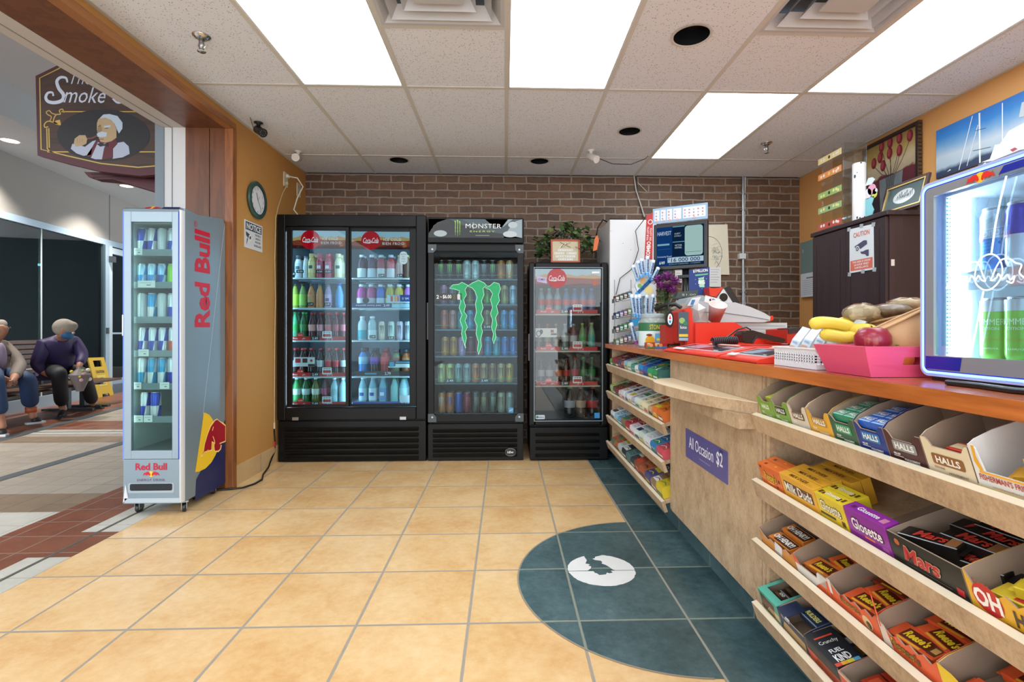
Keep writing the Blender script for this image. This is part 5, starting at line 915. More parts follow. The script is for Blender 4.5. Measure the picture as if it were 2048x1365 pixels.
carton(2, B3[3], B3[4], .19, .06, .072, OR_, 'orange peanut-cup carton with script on its torn flap, fourth on the third shelf', None, None, [("Reese's", -.01, .024, w * .5, .022, '#5a2414', .15, .06), ("Reese's", -.01, .024, w * .48, .02, '#e8c22c', .15, .02)], [('p', [(-w * .48, .0), (-w * .3, 0), (-w * .36, .05), (-w * .48, .058)], '#dcc8bc')], torn=True, side=OR_)
w = B3[4] - B3[5]
carton(2, B3[4], B3[5], .19, .062, .074, OR_, 'orange and yellow peanut-cup carton, nearest on the third shelf', None, None, [("Reese's", 0, .02, w * .4, .02, '#e8c22c', .15, .02)], [('p', [(-w * .5, .0), (-w * .2, 0), (-w * .22, .05), (-w * .34, .06), (-w * .5, .062)], '#e3c21f'), ('r', w * .1, .04, w * .4, .05, '#c94a22')], torn=True, side='#dfb924')
FLP = MB().slab([(0, .03, 0), (0, -.035, 0), (.0, -.05, .03), (.0, -.03, .04), (0, .0, .045), (0, .028, .04)], (.002, 0, 0), m('#d9572c', .4)).build('torn_flap'); tag(FLP, 'torn orange flap printed with yellow script, standing up on the third shelf', 'carton flap'); FLP.matrix_world = SM(2, .012, B3[3] + .006, .055, -.5)
MB().text("Re", (-.005, .018), .034, .024, FR((-.0006, 0, 0), (0, -1, 0), (0, 0, 1)), m('#e8c22c', .4), shear=.15, bold=.03).build('print', FLP)
cups = [(1, .05, .01, '#c8702c'), (1, .1, -.02, '#d9602c'), (2, .05, .0, OR_), (2, .09, -.015, OR_), (2, .13, .0, '#7a2a14'), (3, .045, .02, OR_), (3, .085, -.01, OR_), (3, .125, .0, OR_), (4, .04, .02, OR_), (4, .08, -.01, '#d9622f'), (4, .12, .01, OR_)]
cn = ['', 'the white and orange carton', 'the carton with a torn white edge', 'the carton with script on its flap', 'the orange and yellow carton']; ct = [0] * 5
for ci, a, dy, c in cups:
    pack(2, a, (B3[ci] + B3[ci + 1]) / 2 + dy, .012 + .005 * ct[ci], (.05, min(.13, (B3[ci] - B3[ci + 1]) * .8), .016), c, 'orange peanut-cup packet, %s from the lip in %s' % (ORD[ct[ci]], cn[ci]), 'peanut-cup packets', "Reese's", '#e8c62c', name='peanut_cup_packet', tf=(.5, .42), shear=.15, tb=.04, rz=.1 * (-1) ** ct[ci], deco=[(-.3, -.32, .3, .3, '#5a1f10'), (.3, -.35, .47, .3, '#5a341c', .0002), (.33, -.2, .45, .1, '#c99a5a', .0004), (-.3, -.46, .2, -.36, '#e8b02c')]); ct[ci] += 1
# ---- bottom shelf
B4 = [YX(p) for p in (1521, 1560, 1616, 1684, 1790)]
w = B4[0] - B4[1]
o = carton(3, B4[0], B4[1], .2, .062, .062, '#4fa892', 'teal snack-bar carton with a framed top window, bottom shelf', CARD, None, (), [('p', [(-w * .45, .006), (w * .2, .004), (w * .3, .05), (-w * .4, .054)], '#5a3a26'), ('p', [(-w * .2, .01), (w * .45, .008), (w * .46, .03), (0, .03)], '#d9b98a')], side='#4fa892')
tl = m('#56b09a', .4); MB().box(0, .025, -w / 2 + .002, w / 2 - .002, .061, .063, tl).box(.17, .2, -w / 2 + .002, w / 2 - .002, .061, .063, tl).box(.025, .17, -w / 2 + .002, -w / 2 + .016, .061, .063, tl).box(.025, .17, w / 2 - .016, w / 2 - .002, .061, .063, tl).build('top_frame', o)
for i in range(4): pack(3, .055 + i * .036, (B4[0] + B4[1]) / 2, .03, (.03, w * .66, .02), '#2a201c', 'dark snack bar, %s from the lip in the teal carton' % ORD[i], 'snack bars in the teal carton', 'KIND' if i == 0 else None, '#e6e6e0', name='snack_bar', tf=(.4, .3), deco=[(-.45, .2, .45, .32, '#8a8a88'), (-.45, -.4, .0, -.1, '#6a4020')])
w = B4[1] - B4[2]
o = carton(3, B4[1], B4[2], .2, .062, .07, '#22304f', 'navy protein-bar carton with a cut-out corner, bottom shelf', CARD, (-.1, .5, .05), [('12 Bars', -w * .2, .05, w * .3, .009, '#dfe4ec')], [('p', [(-w * .45, .004), (w * .4, .002), (w * .42, .03), (-w * .3, .036)], '#a98a5a'), ('p', [(-w * .2, .052), (-w * .05, .052), (.0, .062), (-w * .15, .062)], '#d9dee4')], side='#22304f')
MB().box(0, .06, w * .1, w / 2 - .002, .061, .063, m('#22304f', .4)).build('top_flap', o)
for i in range(3): pack(3, .07 + i * .042, (B4[1] + B4[2]) / 2 - .01, .036, (.038, w * .72, .02), '#24344e', 'navy protein bar, %s from the lip in the navy carton' % ORD[i], 'protein bars', 'BUILDERS' if i < 2 else None, '#d9d27a', name='protein_bar', tf=(.7, .4), tb=.04, deco=[(-.5, -.5, .5, -.4, '#8f9aa8')])
w = B4[2] - B4[3]
o = carton(3, B4[2], B4[3], .2, .064, .066, '#20232a', 'black snack-bar carton with rainbow blocks, bottom shelf', CARD, None, (), [('r', -w * .5, 0, w * .5, .03, '#b8442c'), ('p', [(-w * .3, .004), (w * .4, .003), (w * .42, .026), (-w * .2, .028)], '#b8925a')], side='#20232a')
T_ = MB().box(0, .075, -w / 2 + .002, w / 2 - .002, .063, .065, m('#20232a', .4)).build('top_flap', o); Ft = FR((.0, 0, .0653), (0, -1, 0), (1, 0, 0))
g = MB().text('KIND', (w * .3, .034), .04, .024, Ft, m('#eef0f0', .4), bold=.03, rot=R(90)).text('FUEL', (w * .12, .034), .034, .014, Ft, m('#eef0f0', .4), bold=.02, rot=R(90))
for i, c in enumerate(('#c94a3a', '#e0a83a', '#d9d04a', '#5aa8d0')): g.rect(w * .4, .002 + i * .016, w * .48, .018 + i * .016, Ft, m(c, .4))
g.rect(-w * .3, .01, -w * .26, .06, Ft, m('#c9442c', .4)).text('Crunchy', (-w * .12, .036), .05, .016, Ft, WHITE, rot=R(90)).build('print', T_)
for i in range(3): pack(3, .1 + i * .034, (B4[2] + B4[3]) / 2 - .01, .036, (.032, w * .7, .02), '#231d1c', 'black and brown snack bar, %s from the lip in the black carton' % ORD[i], 'snack bars in the black carton', 'KIND FUEL', '#e6e6e0', name='snack_bar', tf=(.5, .4), deco=[(.05, -.5, .5, .5, '#6f4c30'), (-.4, -.45, -.1, -.2, '#b0b4b8')])
w = B4[3] - B4[4]
carton(3, B4[3], B4[4], .2, .062, .07, '#cf5230', 'orange-red snack carton, nearest on the bottom shelf', CARD, None, [('G', 0, .03, .03, .03, '#f0e6e0', 0, .03)], [('c', 0, .03, .026, '#a8281c'), ('r', -w * .5, .054, w * .5, .062, '#e6b9a0')], side='#cf5230')
for i in range(2): pack(3, .06 + i * .05, (B4[3] + B4[4]) / 2, .03, (.044, w * .7, .02), '#a8341f', 'red-brown snack bar, %s from the lip in the orange-red carton' % ORD[i], 'snack bars in the orange-red carton', 'G', '#f0e6e0', name='snack_bar', tf=(.15, .5), tb=.05, deco=[(-.4, -.3, .4, .3, '#c9502c')])
# ================================================================ FAR SHELVES: gum, mints and small cartons
FS_ = [[('green', '#4f9a3a'), ('crimson', '#8a2430'), ('dark red', '#7a2a2c'), ('navy and white', '#3a4468'), ('rust', '#a5562c'), ('pale blue', '#8fb4c4'), ('mint', '#a9c9b8'), ('sea green', '#3f8a7a'), ('white', '#d9dcdc'), ('cyan', '#2a86c0'), ('blue', '#2a5aa8'), ('emerald', '#2f9460'), ('bright green', '#2f8a4a'), ('dark teal', '#2a5f5a')],
 [('pale green', '#8fb47a'), ('brown', '#5a3026'), ('wine red', '#7a2026'), ('white and pink', '#d6c4c8'), ('white', '#d9dde0'), ('silver', '#c4ccd4'), ('white and red', '#dcd6d4'), ('grey blue', '#a4b4c2'), ('white and teal', '#cfdcda'), ('white and gold', '#dfd6b0'), ('yellow-striped white', '#e0d8b4'), ('tan', '#b59a72'), ('bright orange', '#d9762a'), ('deep orange', '#cf6a24')],
 [('white and silver', '#d4dadc'), ('sky blue', '#9cc4d6'), ('blue and white', '#5a9cc0'), ('kraft brown', '#8a7258'), ('red', '#a8303a'), ('white and rose', '#d9d3d8'), ('white and green', '#d3dcd6'), ('pale mint', '#c4d6cc'), ('ice white', '#d6dde2'), ('bright blue', '#3a7ab4'), ('pink and red', '#c9505a')],
 [('green and tan', '#5f7a5a'), ('orange and grey', '#b5663a'), ('pale silver', '#b9c4c8'), ('black', '#33383c'), ('grey-teal', '#56767a'), ('charcoal', '#3f4448'), ('rust brown', '#8a4a34'), ('copper', '#a55a3a'), ('indigo', '#4a4a7a'), ('kraft', '#8f7658'), ('yellow', '#d3b92c')]]
for k, row in enumerate(FS_):
    n = len(row); y1, y0 = 3.93 - .02 * k, 2.60; w = (y1 - y0) / n
    for i, (nm, c) in enumerate(row):
        yc = y1 - w * (i + .5); hgt = .05 + .012 * ((i * 7 + k * 3) % 4) / 3; o = thing('gum_carton', '%s candy carton, %s from the far end, %s shelf beside the narrow cooler' % (nm, ORD[i], ['top', 'second', 'third', 'bottom'][k]), 'carton', group='small cartons on the far candy shelves'); o.matrix_world = SM(k, .008, yc, .0012, rnd.uniform(-.03, .03))
        MB().slab([(0, -w * .47, 0), (.16, -w * .47, 0), (.16, -w * .47, hgt * .95), (.01, -w * .47, hgt * .95), (0, -w * .47, hgt * .6)], (0, w * .94, 0), m(c, .4)).build('carton_body', o, bev=.001)
        g = MB(); Ff = FR((0, 0, 0), (0, -1, 0), (0, 0, 1)); Ft = FR((0, 0, hgt * .95), (0, -1, 0), (1, 0, 0)); c2 = ['#e6eaea', '#d9c23a', '#2a3a5a', '#c9503a', '#e9e4d6', '#3f8a5a'][(i * 5 + k) % 6]; c3 = ['#20262a', '#f0f0ee', '#b03a3a', '#2a6aa8'][(i * 3 + k) % 4]
        g.rect(-w * .4, hgt * .15, w * .4, hgt * .4, Ff, m(c2, .4)).rect(-w * .2, hgt * .45, w * .3, hgt * .52, Ff, m(c3, .4))
        for r_ in range(3): g.rect(-w * .4, .02 + r_ * .046, w * .4, .054 + r_ * .046, Ft, m(c2 if (r_ + i) % 3 == 0 else c, .25), .0006).stroke([(-w * .3, .03 + r_ * .046), (0, .045 + r_ * .046), (w * .32, .034 + r_ * .046)], .006, Ft, m(c3 if i % 2 else c2, .4), .001)
        g.build('print', o)
# ================================================================ ON THE COUNTER
def Q(px, py, Y): return PY(px, py, Y)
def sil(b, pts, Y, dep, mt, side=None):
    """silhouette measured in pixels at depth Y, given real thickness dep"""
    return b.slab([PY(x, y, Y) for x, y in pts][::-1], (0, dep, 0), mt, side)
LRED = m('#d2321f', .35); LRED2 = m('#a82a1c', .4); GREYP = m('#b3bec4', .4)
# white cabinet at the far end
t = thing('storage_cabinet', 'white metal cabinet standing on the far end of the counter by the narrow cooler', 'cabinet', (0, 0, 0))
zc = 1.983; MB().box(.858, 1.25, 4.13, 4.70, WT + .001, zc, m('#c9cbce', .4)).build('body', t, bev=.004)
MB().box(.86, 1.246, 4.118, 4.1295, WT + .01, zc - .006, m('#d6d8db', .4)).build('door', t, bev=.003)
for k in range(6): MB().lathe([(.003, 0), (.003, .002)], m('#55585a'), Q([1222, 1246, 1239, 1230, 1262, 1251][k], [462, 487, 560, 610, 500, 655][k], 4.1175), 8, 1).build('scuff', t)
tag(MB().box(.90, 1.02, 4.3, 4.5, zc + .001, zc + .05, BLACK).build('router', bev=.006), 'small black box lying on top of the white cabinet', 'box')
og = MB(); sil(og, [(1189, 478), (1195, 470), (1198, 480), (1194, 500), (1186, 503)], 4.13, .012, m('#c9632a', .5)); tag(og.build('ribbon'), 'orange ribbon hanging off the white cabinet above the narrow cooler', 'ribbon'); 
tag(MB().tube([Q(1193, 470, 4.14), Q(1196, 455, 4.2), Q(1206, 440, 4.3), Vector((.9, 4.35, zc + .02))], .006, BLACK).build('cable'), 'black cable draped from the top of the white cabinet', 'cable')
# cables on the brick
tag(MB().tube([Q(1268, 352, 4.75), Q(1272, 380, 4.75), Q(1280, 405, 4.75), Q(1289, 434, 4.74)], .007, m('#b9b7b0', .5)).tube([Q(1272, 352, 4.755), Q(1276, 390, 4.755), Q(1290, 436, 4.745)], .005, m('#3a3a3c', .5)).tube([Q(1275, 365, 4.758), Q(1294, 384, 4.758)], .003, m('#cfcdc6', .5)).build('wall_cable'), 'grey and black cables hanging down the brick wall to the lottery screen', 'cable')
tag(MB().tube([Q(1290, 437, 4.05), Q(1271, 462, 4.1), Q(1277, 500, 4.1), Q(1271, 520, 4.1), Q(1262, 540, 4.1), Q(1240, 557, 4.1), Q(1232, 590, 4.1)], .0032, BLACK).build('cable'), 'thin black wire looping across the white cabinet', 'cable')
cd = thing('wall_conduit', 'grey metal conduit pipe down the brick wall with a square box', 'conduit')
MB().tube([Q(1486, 352, 4.745), Q(1486, 640, 4.745)], .013, m('#a9b0b6', .3, .7)).build('pipe', cd); MB().tube([Q(1490.5, 352, 4.75), Q(1487.5, 520, 4.75), Q(1490, 640, 4.75)], .006, m('#cdd2d5', .4)).build('cable', cd)
for py in (388, 420, 510, 585): MB().box(Q(1480, py, 4.74).x, Q(1493, py, 4.74).x, 4.735, 4.765, Q(1486, py, 4.74).z - .006, Q(1486, py, 4.74).z + .006, m('#8f969b', .3, .7)).build('strap', cd)
MB().box(Q(1479, 513, 4.72).x, Q(1492, 513, 4.72).x, 4.715, 4.765, Q(1486, 518, 4.72).z, Q(1486, 507, 4.72).z, m('#c6c9c9', .4)).build('junction_box', cd, bev=.003)
# round-motif picture leaning on the brick wall
t = thing('wall_picture', 'cream picture with a round sketched motif on the brick wall behind the lottery screen', 'picture')
F = FR((0, 4.748, 0)); c0 = Q(1418, 507, 4.748)
MB().slab([Q(1390, 450, 4.748), Q(1455, 449, 4.748), Q(1459, 550, 4.748), Q(1390, 548, 4.748)][::-1], (0, .012, 0), m('#d6cfb9', .5, var=.05)).build('board', t)
g = MB().stroke([(c0.x + .125 * math.cos(R(a)), c0.z + .16 * math.sin(R(a))) for a in range(0, 360, 12)], .004, F, m('#4a4f52', .5), .0006, closed=True)
for i in range(26): a = rnd.uniform(-1.4, 1.4); r_ = rnd.uniform(.02, .1); p = (c0.x + .01 + r_ * math.cos(a), c0.z - .02 + r_ * 1.1 * math.sin(a)); g.stroke([p, (p[0] + rnd.uniform(.01, .03), p[1] + rnd.uniform(-.01, .03)), (p[0] + rnd.uniform(.02, .05), p[1] + rnd.uniform(-.02, .02))], .003, F, m(['#6f8f9a', '#8a8f92', '#5f7f86', '#b0a47a'][i % 4], .5), .0008)
g.build('sketch', t)
for (a, b_, c_, d_), lb in (((1419, 535, 1442, 574), 'white handwritten note sheet taped to the brick below the round picture'), ((1350, 537, 1366, 566), 'white paper sheet on the wall below the lottery screen')):
    o = thing('note_sheet', lb, 'paper'); p0, p1 = Q(a, d_, 4.742), Q(c_, b_, 4.742); MB().box(p0.x, p1.x, 4.742, 4.744, p0.z, p1.z, m('#dcdcda', .6)).build('sheet', o)
    g = MB()
    for i in range(6): g.rect(p0.x + .01, p1.z - .02 - i * .024, p1.x - .015 - .01 * (i % 3), p1.z - .024 - i * .024, FR((0, 4.742, 0)), m('#9aa0a8'))
    g.build('writing', o)
# gum rack and packs
t = thing('gum_rack', 'four-tier wire gum rack against the white cabinet', 'rack')
GYr = 4.02; tiers = [(600, 578), (633, 610), (660, 640), (685, 668)]
gc = [['#6a4a3a', '#2f4a4a', '#3f4f3a', '#4a5a6a'], ['#2a3a6a', '#3a5a8a', '#8a3a5a', '#4f8a4a'], ['#2f3a34', '#2f6a3a', '#3a8a4a', '#2a5a4a'], ['#6a7a4a', '#8a9a7a', '#7a5a6a', '#3a6a9a']]; gl = ['#e4eaee', '#e2e8e4', '#3a9ad0', '#a9d2e6']
for k, (yb_, yt_) in enumerate(tiers):
    a, b_ = Q(1225, yb_ + 4, GYr), Q(1262, yb_ - 4, GYr - .12)
    b = MB(); b.slab([(a.x, GYr, a.z - .012), (b_.x + .12, GYr, a.z + .03), (b_.x + .12, GYr - .1, a.z + .03), (a.x, GYr - .1, a.z - .012)], (0, 0, .004), m('#aab2b6', .3, .7)).box(a.x - .004, a.x, GYr - .1, GYr, a.z - .012, a.z + .02, m('#aab2b6', .3, .7)); b.build('tray', t)
    for i in range(4):
        x = a.x + .004 + i * .032; o = thing('gum_pack', '%s gum pack on the %s tier of the gum rack' % (ORD[i], ORD[k]), 'gum', (x, GYr - .055, a.z + i * .011 - .002), 0, 'gum packs on the rack')
        MB().box(0, .028, -.045, .045, 0, .045, m(gc[k][i], .35)).build('wrapper', o, bev=.002); F = FR((.014, -.0455, .022)); MB().rect(-.011, -.006, .011, .012, F, m(['#d9dfe2', '#c9d4c4', '#d6c4cc', '#b4c9dc'][(i + k) % 4], .4)).rect(-.009, -.018, .009, -.012, F, m('#e6e6e2', .4)).build('print', o)
    o = thing('gum_box', '%s long gum box on the %s tier of the gum rack' % (['white and blue', 'white and green', 'bright blue', 'pale blue'][k], ORD[k]), 'gum', (a.x + .14, GYr - .06, a.z + .042), 0); o.rotation_euler = (0, -R(14), 0)
    MB().box(0, .13, -.05, .045, 0, .055, m(gl[k], .35)).build('carton', o, bev=.002); MB().mark([(.04, .008), (.11, .014), (.125, .03), (.07, .04), (.05, .026)], FR((0, -.0505, 0)), m(['#2a8ac4', '#3f8a5a', '#e6f0f6', '#2a6aa8'][k], .4)).build('print', o)
for px in (1229, 1262): MB().tube([Q(px, 692, GYr + .03), Q(px, 560, GYr + .03)], .003, m('#8f979b', .3, .7)).build('upright', t)
# mint-roll display
t = thing('mint_display', 'clear mint-roll display stand shaped like a hand, beside the purple flowers', 'display'); MY = 3.62
MB().lathe([(.05, 0), (.05, .01), (.012, .02), (.012, .34), (.02, .36)], clear('mint_stand_plastic', '#c4d4dc', .35), (Q(1285, 600, MY + .05).x, MY + .05, WT), 18).build('stand', t)
b = MB(); sil(b, [(1275, 585), (1270, 570), (1276, 556), (1290, 552), (1306, 558), (1307, 575), (1298, 590), (1284, 593)], MY - .015, .02, m('#c9d6de', .4)); b.build('header_card', t)
F = FR((0, MY - .0155, 0)); c0 = Q(1289, 572, MY - .0155); g = MB().disc((c0.x - .012, c0.z + .035), .024, F, m('#e0b478', .4), .0004, 14).disc((c0.x + .03, c0.z - .03), .03, F, m('#e2d08a', .4), .0004, 14).disc((c0.x - .035, c0.z + .0), .016, F, m('#8ab04a', .4), .0004, 12)
g.slab([c0 + Vector((-.07, -.001, -.055)), c0 + Vector((-.055, -.001, -.075)), c0 + Vector((.06, -.001, .04)), c0 + Vector((.045, -.001, .065))], (0, -.002, 0), m('#2f8fd0', .35)).text('mentos', (c0.x - .004, c0.z - .006), .12, .03, F, m('#10306a', .4), .0042, bold=.03, rot=R(45)); g.build('header_print', t)
rolls = [((1276, 562), (1265, 530)), ((1283, 556), (1275, 521)), ((1287, 552), (1283, 517)), ((1294, 552), (1295, 512)), ((1299, 555), (1307, 520)), ((1304, 562), (1317, 535)), ((1270, 634), (1263, 588)), ((1275, 636), (1272, 589)), ((1281, 637), (1279, 588)), ((1293, 634), (1294, 589)), ((1302, 632), (1307, 588)), ((1273, 688), (1262, 645))]
for i, (p0, p1) in enumerate(rolls):
    a, e = Q(*p0, MY - .05), Q(*p1, MY - .05); d_ = (e - a); L = d_.length
    lb = ('mint roll fanned upward, %s from left, above the display card' % ORD[i]) if i < 6 else ('mint roll standing in the lower ring, %s from left' % ORD[i - 6]) if i < 11 else 'mint roll with a fruit label leaning by the plastic tub'
    o = thing('mint_roll', lb, 'mint roll', a, 0, 'mint rolls'); o.rotation_euler = d_.to_track_quat('Z', 'Y').to_euler()
    MB().lathe([(.0, 0), (.0125, .001), (.0135, .006), (.0135, L - .006), (.0125, L - .001), (0, L)], m('#a9c6e2', .3), seg=14).build('wrapper', o)
    MB().lathe([(.0138, L * .02), (.0138, L * .14)], m('#4f9ad8' if i != 11 else '#9a3a9a', .3), seg=14, caps=False).build('band', o); MB().lathe([(.0138, L * .86), (.0138, L * .97)], m('#e8f0f6', .3), seg=14, caps=False).build('end_band', o)
    iq = o.rotation_euler.to_quaternion().inverted(); nv = iq @ Vector((0, -1, 0)); nv = Vector((nv.x, nv.y, 0)).normalized(); uu = Vector((0, 0, 1)); side_ = nv.cross(uu)
    MB().text('mentos', (L * .5, 0), L * .62, .016, (nv * .0138, uu, side_), m('#14285a', .4), .0008, bold=.03).build('lettering', o)
# plastic tub
o = thing('candy_tub', 'clear plastic tub with green label and fruit picture on the counter edge', 'tub', (Q(1305, 690, 3.23).x, 3.23, WT)); tr = .088
MB().lathe([(tr * .95, .001), (tr, .01), (tr, .15), (tr * .85, .185), (tr * .8, .19)], clear('tub_plastic', '#cfd8d2', .45), seg=28, caps=False).build('tub', o)
MB().lathe([(tr * 1.004, .105), (tr * 1.004, .158)], m('#2f6a44', .4), seg=28, caps=False).lathe([(tr * 1.004, .012), (tr * 1.004, .105)], m('#cfe0e2', .4), seg=28, caps=False).build('label', o)
MB().lathe([(tr * .84, .186), (tr * .86, .19), (tr * .86, .212), (tr * .8, .216), (0, .216)], clear('tub_lid_plastic', '#bcc8ca', .6), seg=28, caps=False).build('lid', o)
F = FR((0, -tr * 1.004, 0)); g = MB().text('STONE', (-.008, .13), .075, .03, F, m('#e8d84a', .4), .003, bold=-.002).disc((-.045, .045), .03, F, m('#e0a820', .4), .012, 20).disc((-.05, .08), .02, F, m('#7a3a20', .4), .013, 10, .008).rect(-.01, .025, .04, .09, F, m('#5fb0dc', .4), .002).rect(-.002, .045, .032, .06, F, m('#e6d84a', .4), .003).disc((.062, .085), .008, F, m('#b03a3a', .4), .022, 8); g.build('label_print', o)
for i, (px, c, c2) in enumerate(((1299, '#b0281f', '#3f7a3a'), (1318, '#b8241c', '#2f7fc8'))):
    p = Q(px, 697, 2.99 + .0 * i); o = thing('candy_box', ['small red and green candy box on the counter edge by the tub', 'small red and blue candy box on the counter edge by the red tray'][i], 'candy box', (p.x + .012, p.y + .04, WT), R(-6))
    MB().box(-.026 - .016 * i, .026 + .018 * i, -.03, .03, .001, .036, m(c, .35)).build('carton', o, bev=.002); F = FR((0, -.0305, 0)); w = .024 + .017 * i; MB().rect(-w, .002, w, .013, F, m(c2, .4)).disc((.004, .02), .011, F, m('#d99a5a', .4), .001, 12).disc((-.012 - .01 * i, .021), .008, F, m('#e3c04a' if i else '#c9804a', .4), .001, 12).rect(-w * .8, .026, -w * .1, .032, F, WHITE, .0006).build('print', o)
# purple flowers
t = thing('flower_bouquet', 'bunch of purple chrysanthemums with green leaves behind the plastic tub', 'flowers'); FYb = 3.40
pm_ = [m('#6a1f6e', .5), m('#8a3a8c', .5), m('#a65aa0', .5)]
for i, (px, py, r_) in enumerate(((1316, 562, .055), (1334, 556, .06), (1350, 565, .055), (1337, 578, .06), (1322, 573, .05), (1346, 582, .045))):
    c0 = Q(px, py, FYb - .03 * (i % 3)); b = MB(); n = 90
    for j in range(n):
        z = 1 - 2 * (j + .5) / n; 
        if z < -.55: continue
        a = j * 2.39996; rr = math.sqrt(1 - z * z); d_ = Vector((rr * math.cos(a), rr * math.sin(a), z * .8)); s_ = d_.cross(Vector((0, 0, 1))); s_ = s_.normalized() if s_.length > .01 else Vector((1, 0, 0)); L = r_ * rnd.uniform(.85, 1.1); w = r_ * .13; base = c0 + d_ * r_ * .25; tip = c0 + d_ * L; mid = c0 + d_ * L * .7 + d_.cross(s_) * .004
        b.add([base - s_ * w * .4, base + s_ * w * .4, mid + s_ * w, tip, mid - s_ * w], [(0, 1, 2, 4), (4, 2, 3)], pm_[(j + i) % 3])
    b.ball(c0, r_ * .35, pm_[0], 10, 6); b.build('flower', t)
b = MB(); lf = [m('#39542c', .5), m('#4f6e38', .5), m('#26391f', .5)]
def leaf(b, p, d_, L, w, mt, bend=.25):
    d_ = d_.normalized(); s_ = d_.cross(Vector((0, 0, 1))); s_ = s_.normalized() if s_.length > .05 else Vector((1, 0, 0)); u_ = s_.cross(d_)
    q0, q1, q2 = p, p + d_ * L * .45 + u_ * L * bend * .4, p + d_ * L
    b.add([q0, q1 + s_ * w, q1 - u_ * w * .25, q1 - s_ * w, q2], [(0, 1, 2), (0, 2, 3), (1, 4, 2), (2, 4, 3)], mt, True)
for i in range(46): p = Q(rnd.uniform(1311, 1338), rnd.uniform(584, 622), FYb + rnd.uniform(-.03, .04)); leaf(b, p, Vector((rnd.uniform(-1, 1), rnd.uniform(-1, .4), rnd.uniform(-.4, 1))), rnd.uniform(.03, .06), .012, lf[i % 3])
b.build('leaves', t)
b = MB()
for i in range(6): b.tube([Q(1322 + i * 3, 640, FYb), Q(1318 + i * 5, 575, FYb)], .004, lf[1], 6)
b.build('stem', t); MB().lathe([(.03, 0), (.045, .02), (.05, .13), (.044, .15)], m('#3b4a4a', .2), (Q(1328, 640, FYb).x, FYb, WT), 18).build('vase', t)
# ---- lottery terminal
t = thing('lottery_stand', 'red lottery counter stand with low tray top and upright panels', 'stand')
MB().box(1.0, 1.46, 1.64, 2.86, WT + .001, 1.0, LRED).build('plinth', t, bev=.003)
b = MB(); sil(b, [(1391, 690), (1391, 646), (1470, 645), (1498, 662), (1508, 671), (1535, 668), (1552, 676), (1566, 690)], 2.62, .012, LRED); b.build('front_panel', t)
b = MB(); sil(b, [(1374, 690), (1371, 622), (1376, 616), (1384, 620), (1386, 644), (1394, 646), (1395, 690)], 2.64, .03, LRED); b.build('upright', t)
b = MB(); sil(b, [(1355, 686), (1355, 625), (1362, 621), (1380, 616), (1380, 688)], 2.68, .16, LRED2); b.build('side_box', t)
b = MB(); sil(b, [(1331, 688), (1331, 650), (1357, 652), (1357, 688)], 2.75, .1, LRED2); b.build('left_panel', t)
o = thing('leaflet', 'blue and green leaflet in a clear holder on the red lottery stand', 'leaflet'); b = MB(); sil(b, [(1357, 682), (1357, 625), (1377, 624), (1377, 683)], 2.625, .004, m('#3f5a6a', .3)); b.build('card', o)
F = FR((0, 2.6245, 0)); p = Q(1367, 655, 2.6245); MB().disc((p.x - .008, p.z + .035), .016, F, m('#8ab06a', .4), .0004, 12).disc((p.x + .01, p.z + .02), .012, F, m('#2f7a5a', .4), .0006, 10).rect(p.x - .024, p.z - .05, p.x + .024, p.z - .036, F, m('#d0c040', .4)).text('loto', (p.x, p.z + .0), .034, .016, F, WHITE, .001, bold=.01).rect(p.x - .024, p.z - .07, p.x + .024, p.z - .056, F, m('#8fb0c0', .4)).build('print', o)
for i, (ya, yb) in enumerate(((2.62, 1.965), (1.94, 1.645))):
    o = thing('ticket_tray', ['red scratch-ticket tray on the counter edge, farther of the two', 'red scratch-ticket tray on the counter edge beside the white basket'][i], 'ticket tray', group='red scratch-ticket trays')
    pr = [(.832, WT + .001), (.832, WT + .008), (.84, WT + .014), (.985, 1.004), (.996, 1.004), (.996, WT + .001)]
    MB().slab([(x, yb, z) for x, z in pr][::-1], (0, ya - yb, 0), LRED).build('body', o, bev=.003)
    sl = Vector((.145, 0, 1.004 - WT - .014)).normalized(); F = FR((.84, (ya + yb) / 2, WT + .014), (0, -1, 0), sl); h2 = (ya - yb) / 2
    MB().rect(-h2 * .84, .038, h2 * .8, .142, F, m('#c9ccd2', .2)).rect(-h2 * .8, .05, h2 * .74, .136, F, m('#2c3440', .15), .0008).mark([(-h2 * .7, .06), (-h2 * .1, .06), (h2 * .1, .12), (-h2 * .5, .13)], F, m('#8fa0b8', .15), .0012).rect(h2 * .4, .1, h2 * .7, .13, F, m('#9a8a90', .2), .0012).rect(h2 * .45, .055, h2 * .6, .06, F, WHITE, .0012).build('window', o)
    MB().slab([(.838, (ya + yb) / 2 + h2 * .62, WT + .02), (.838, (ya + yb) / 2 + h2 * .2, WT + .02), (.858, (ya + yb) / 2 + h2 * .2, WT + .026), (.858, (ya + yb) / 2 + h2 * .62, WT + .026)], (0, 0, .002), m('#e0dcdc', .4)).build('price_label', o)
    MB().slab([(.975, (ya + yb) / 2 + h2 * .3, 1.006), (.975, (ya + yb) / 2 - h2 * .6, 1.006), (.99, (ya + yb) / 2 - h2 * .6, 1.008), (.99, (ya + yb) / 2 + h2 * .3, 1.008)], (0, 0, .002), m('#e6b9ae', .4)).build('paper_strip', o)
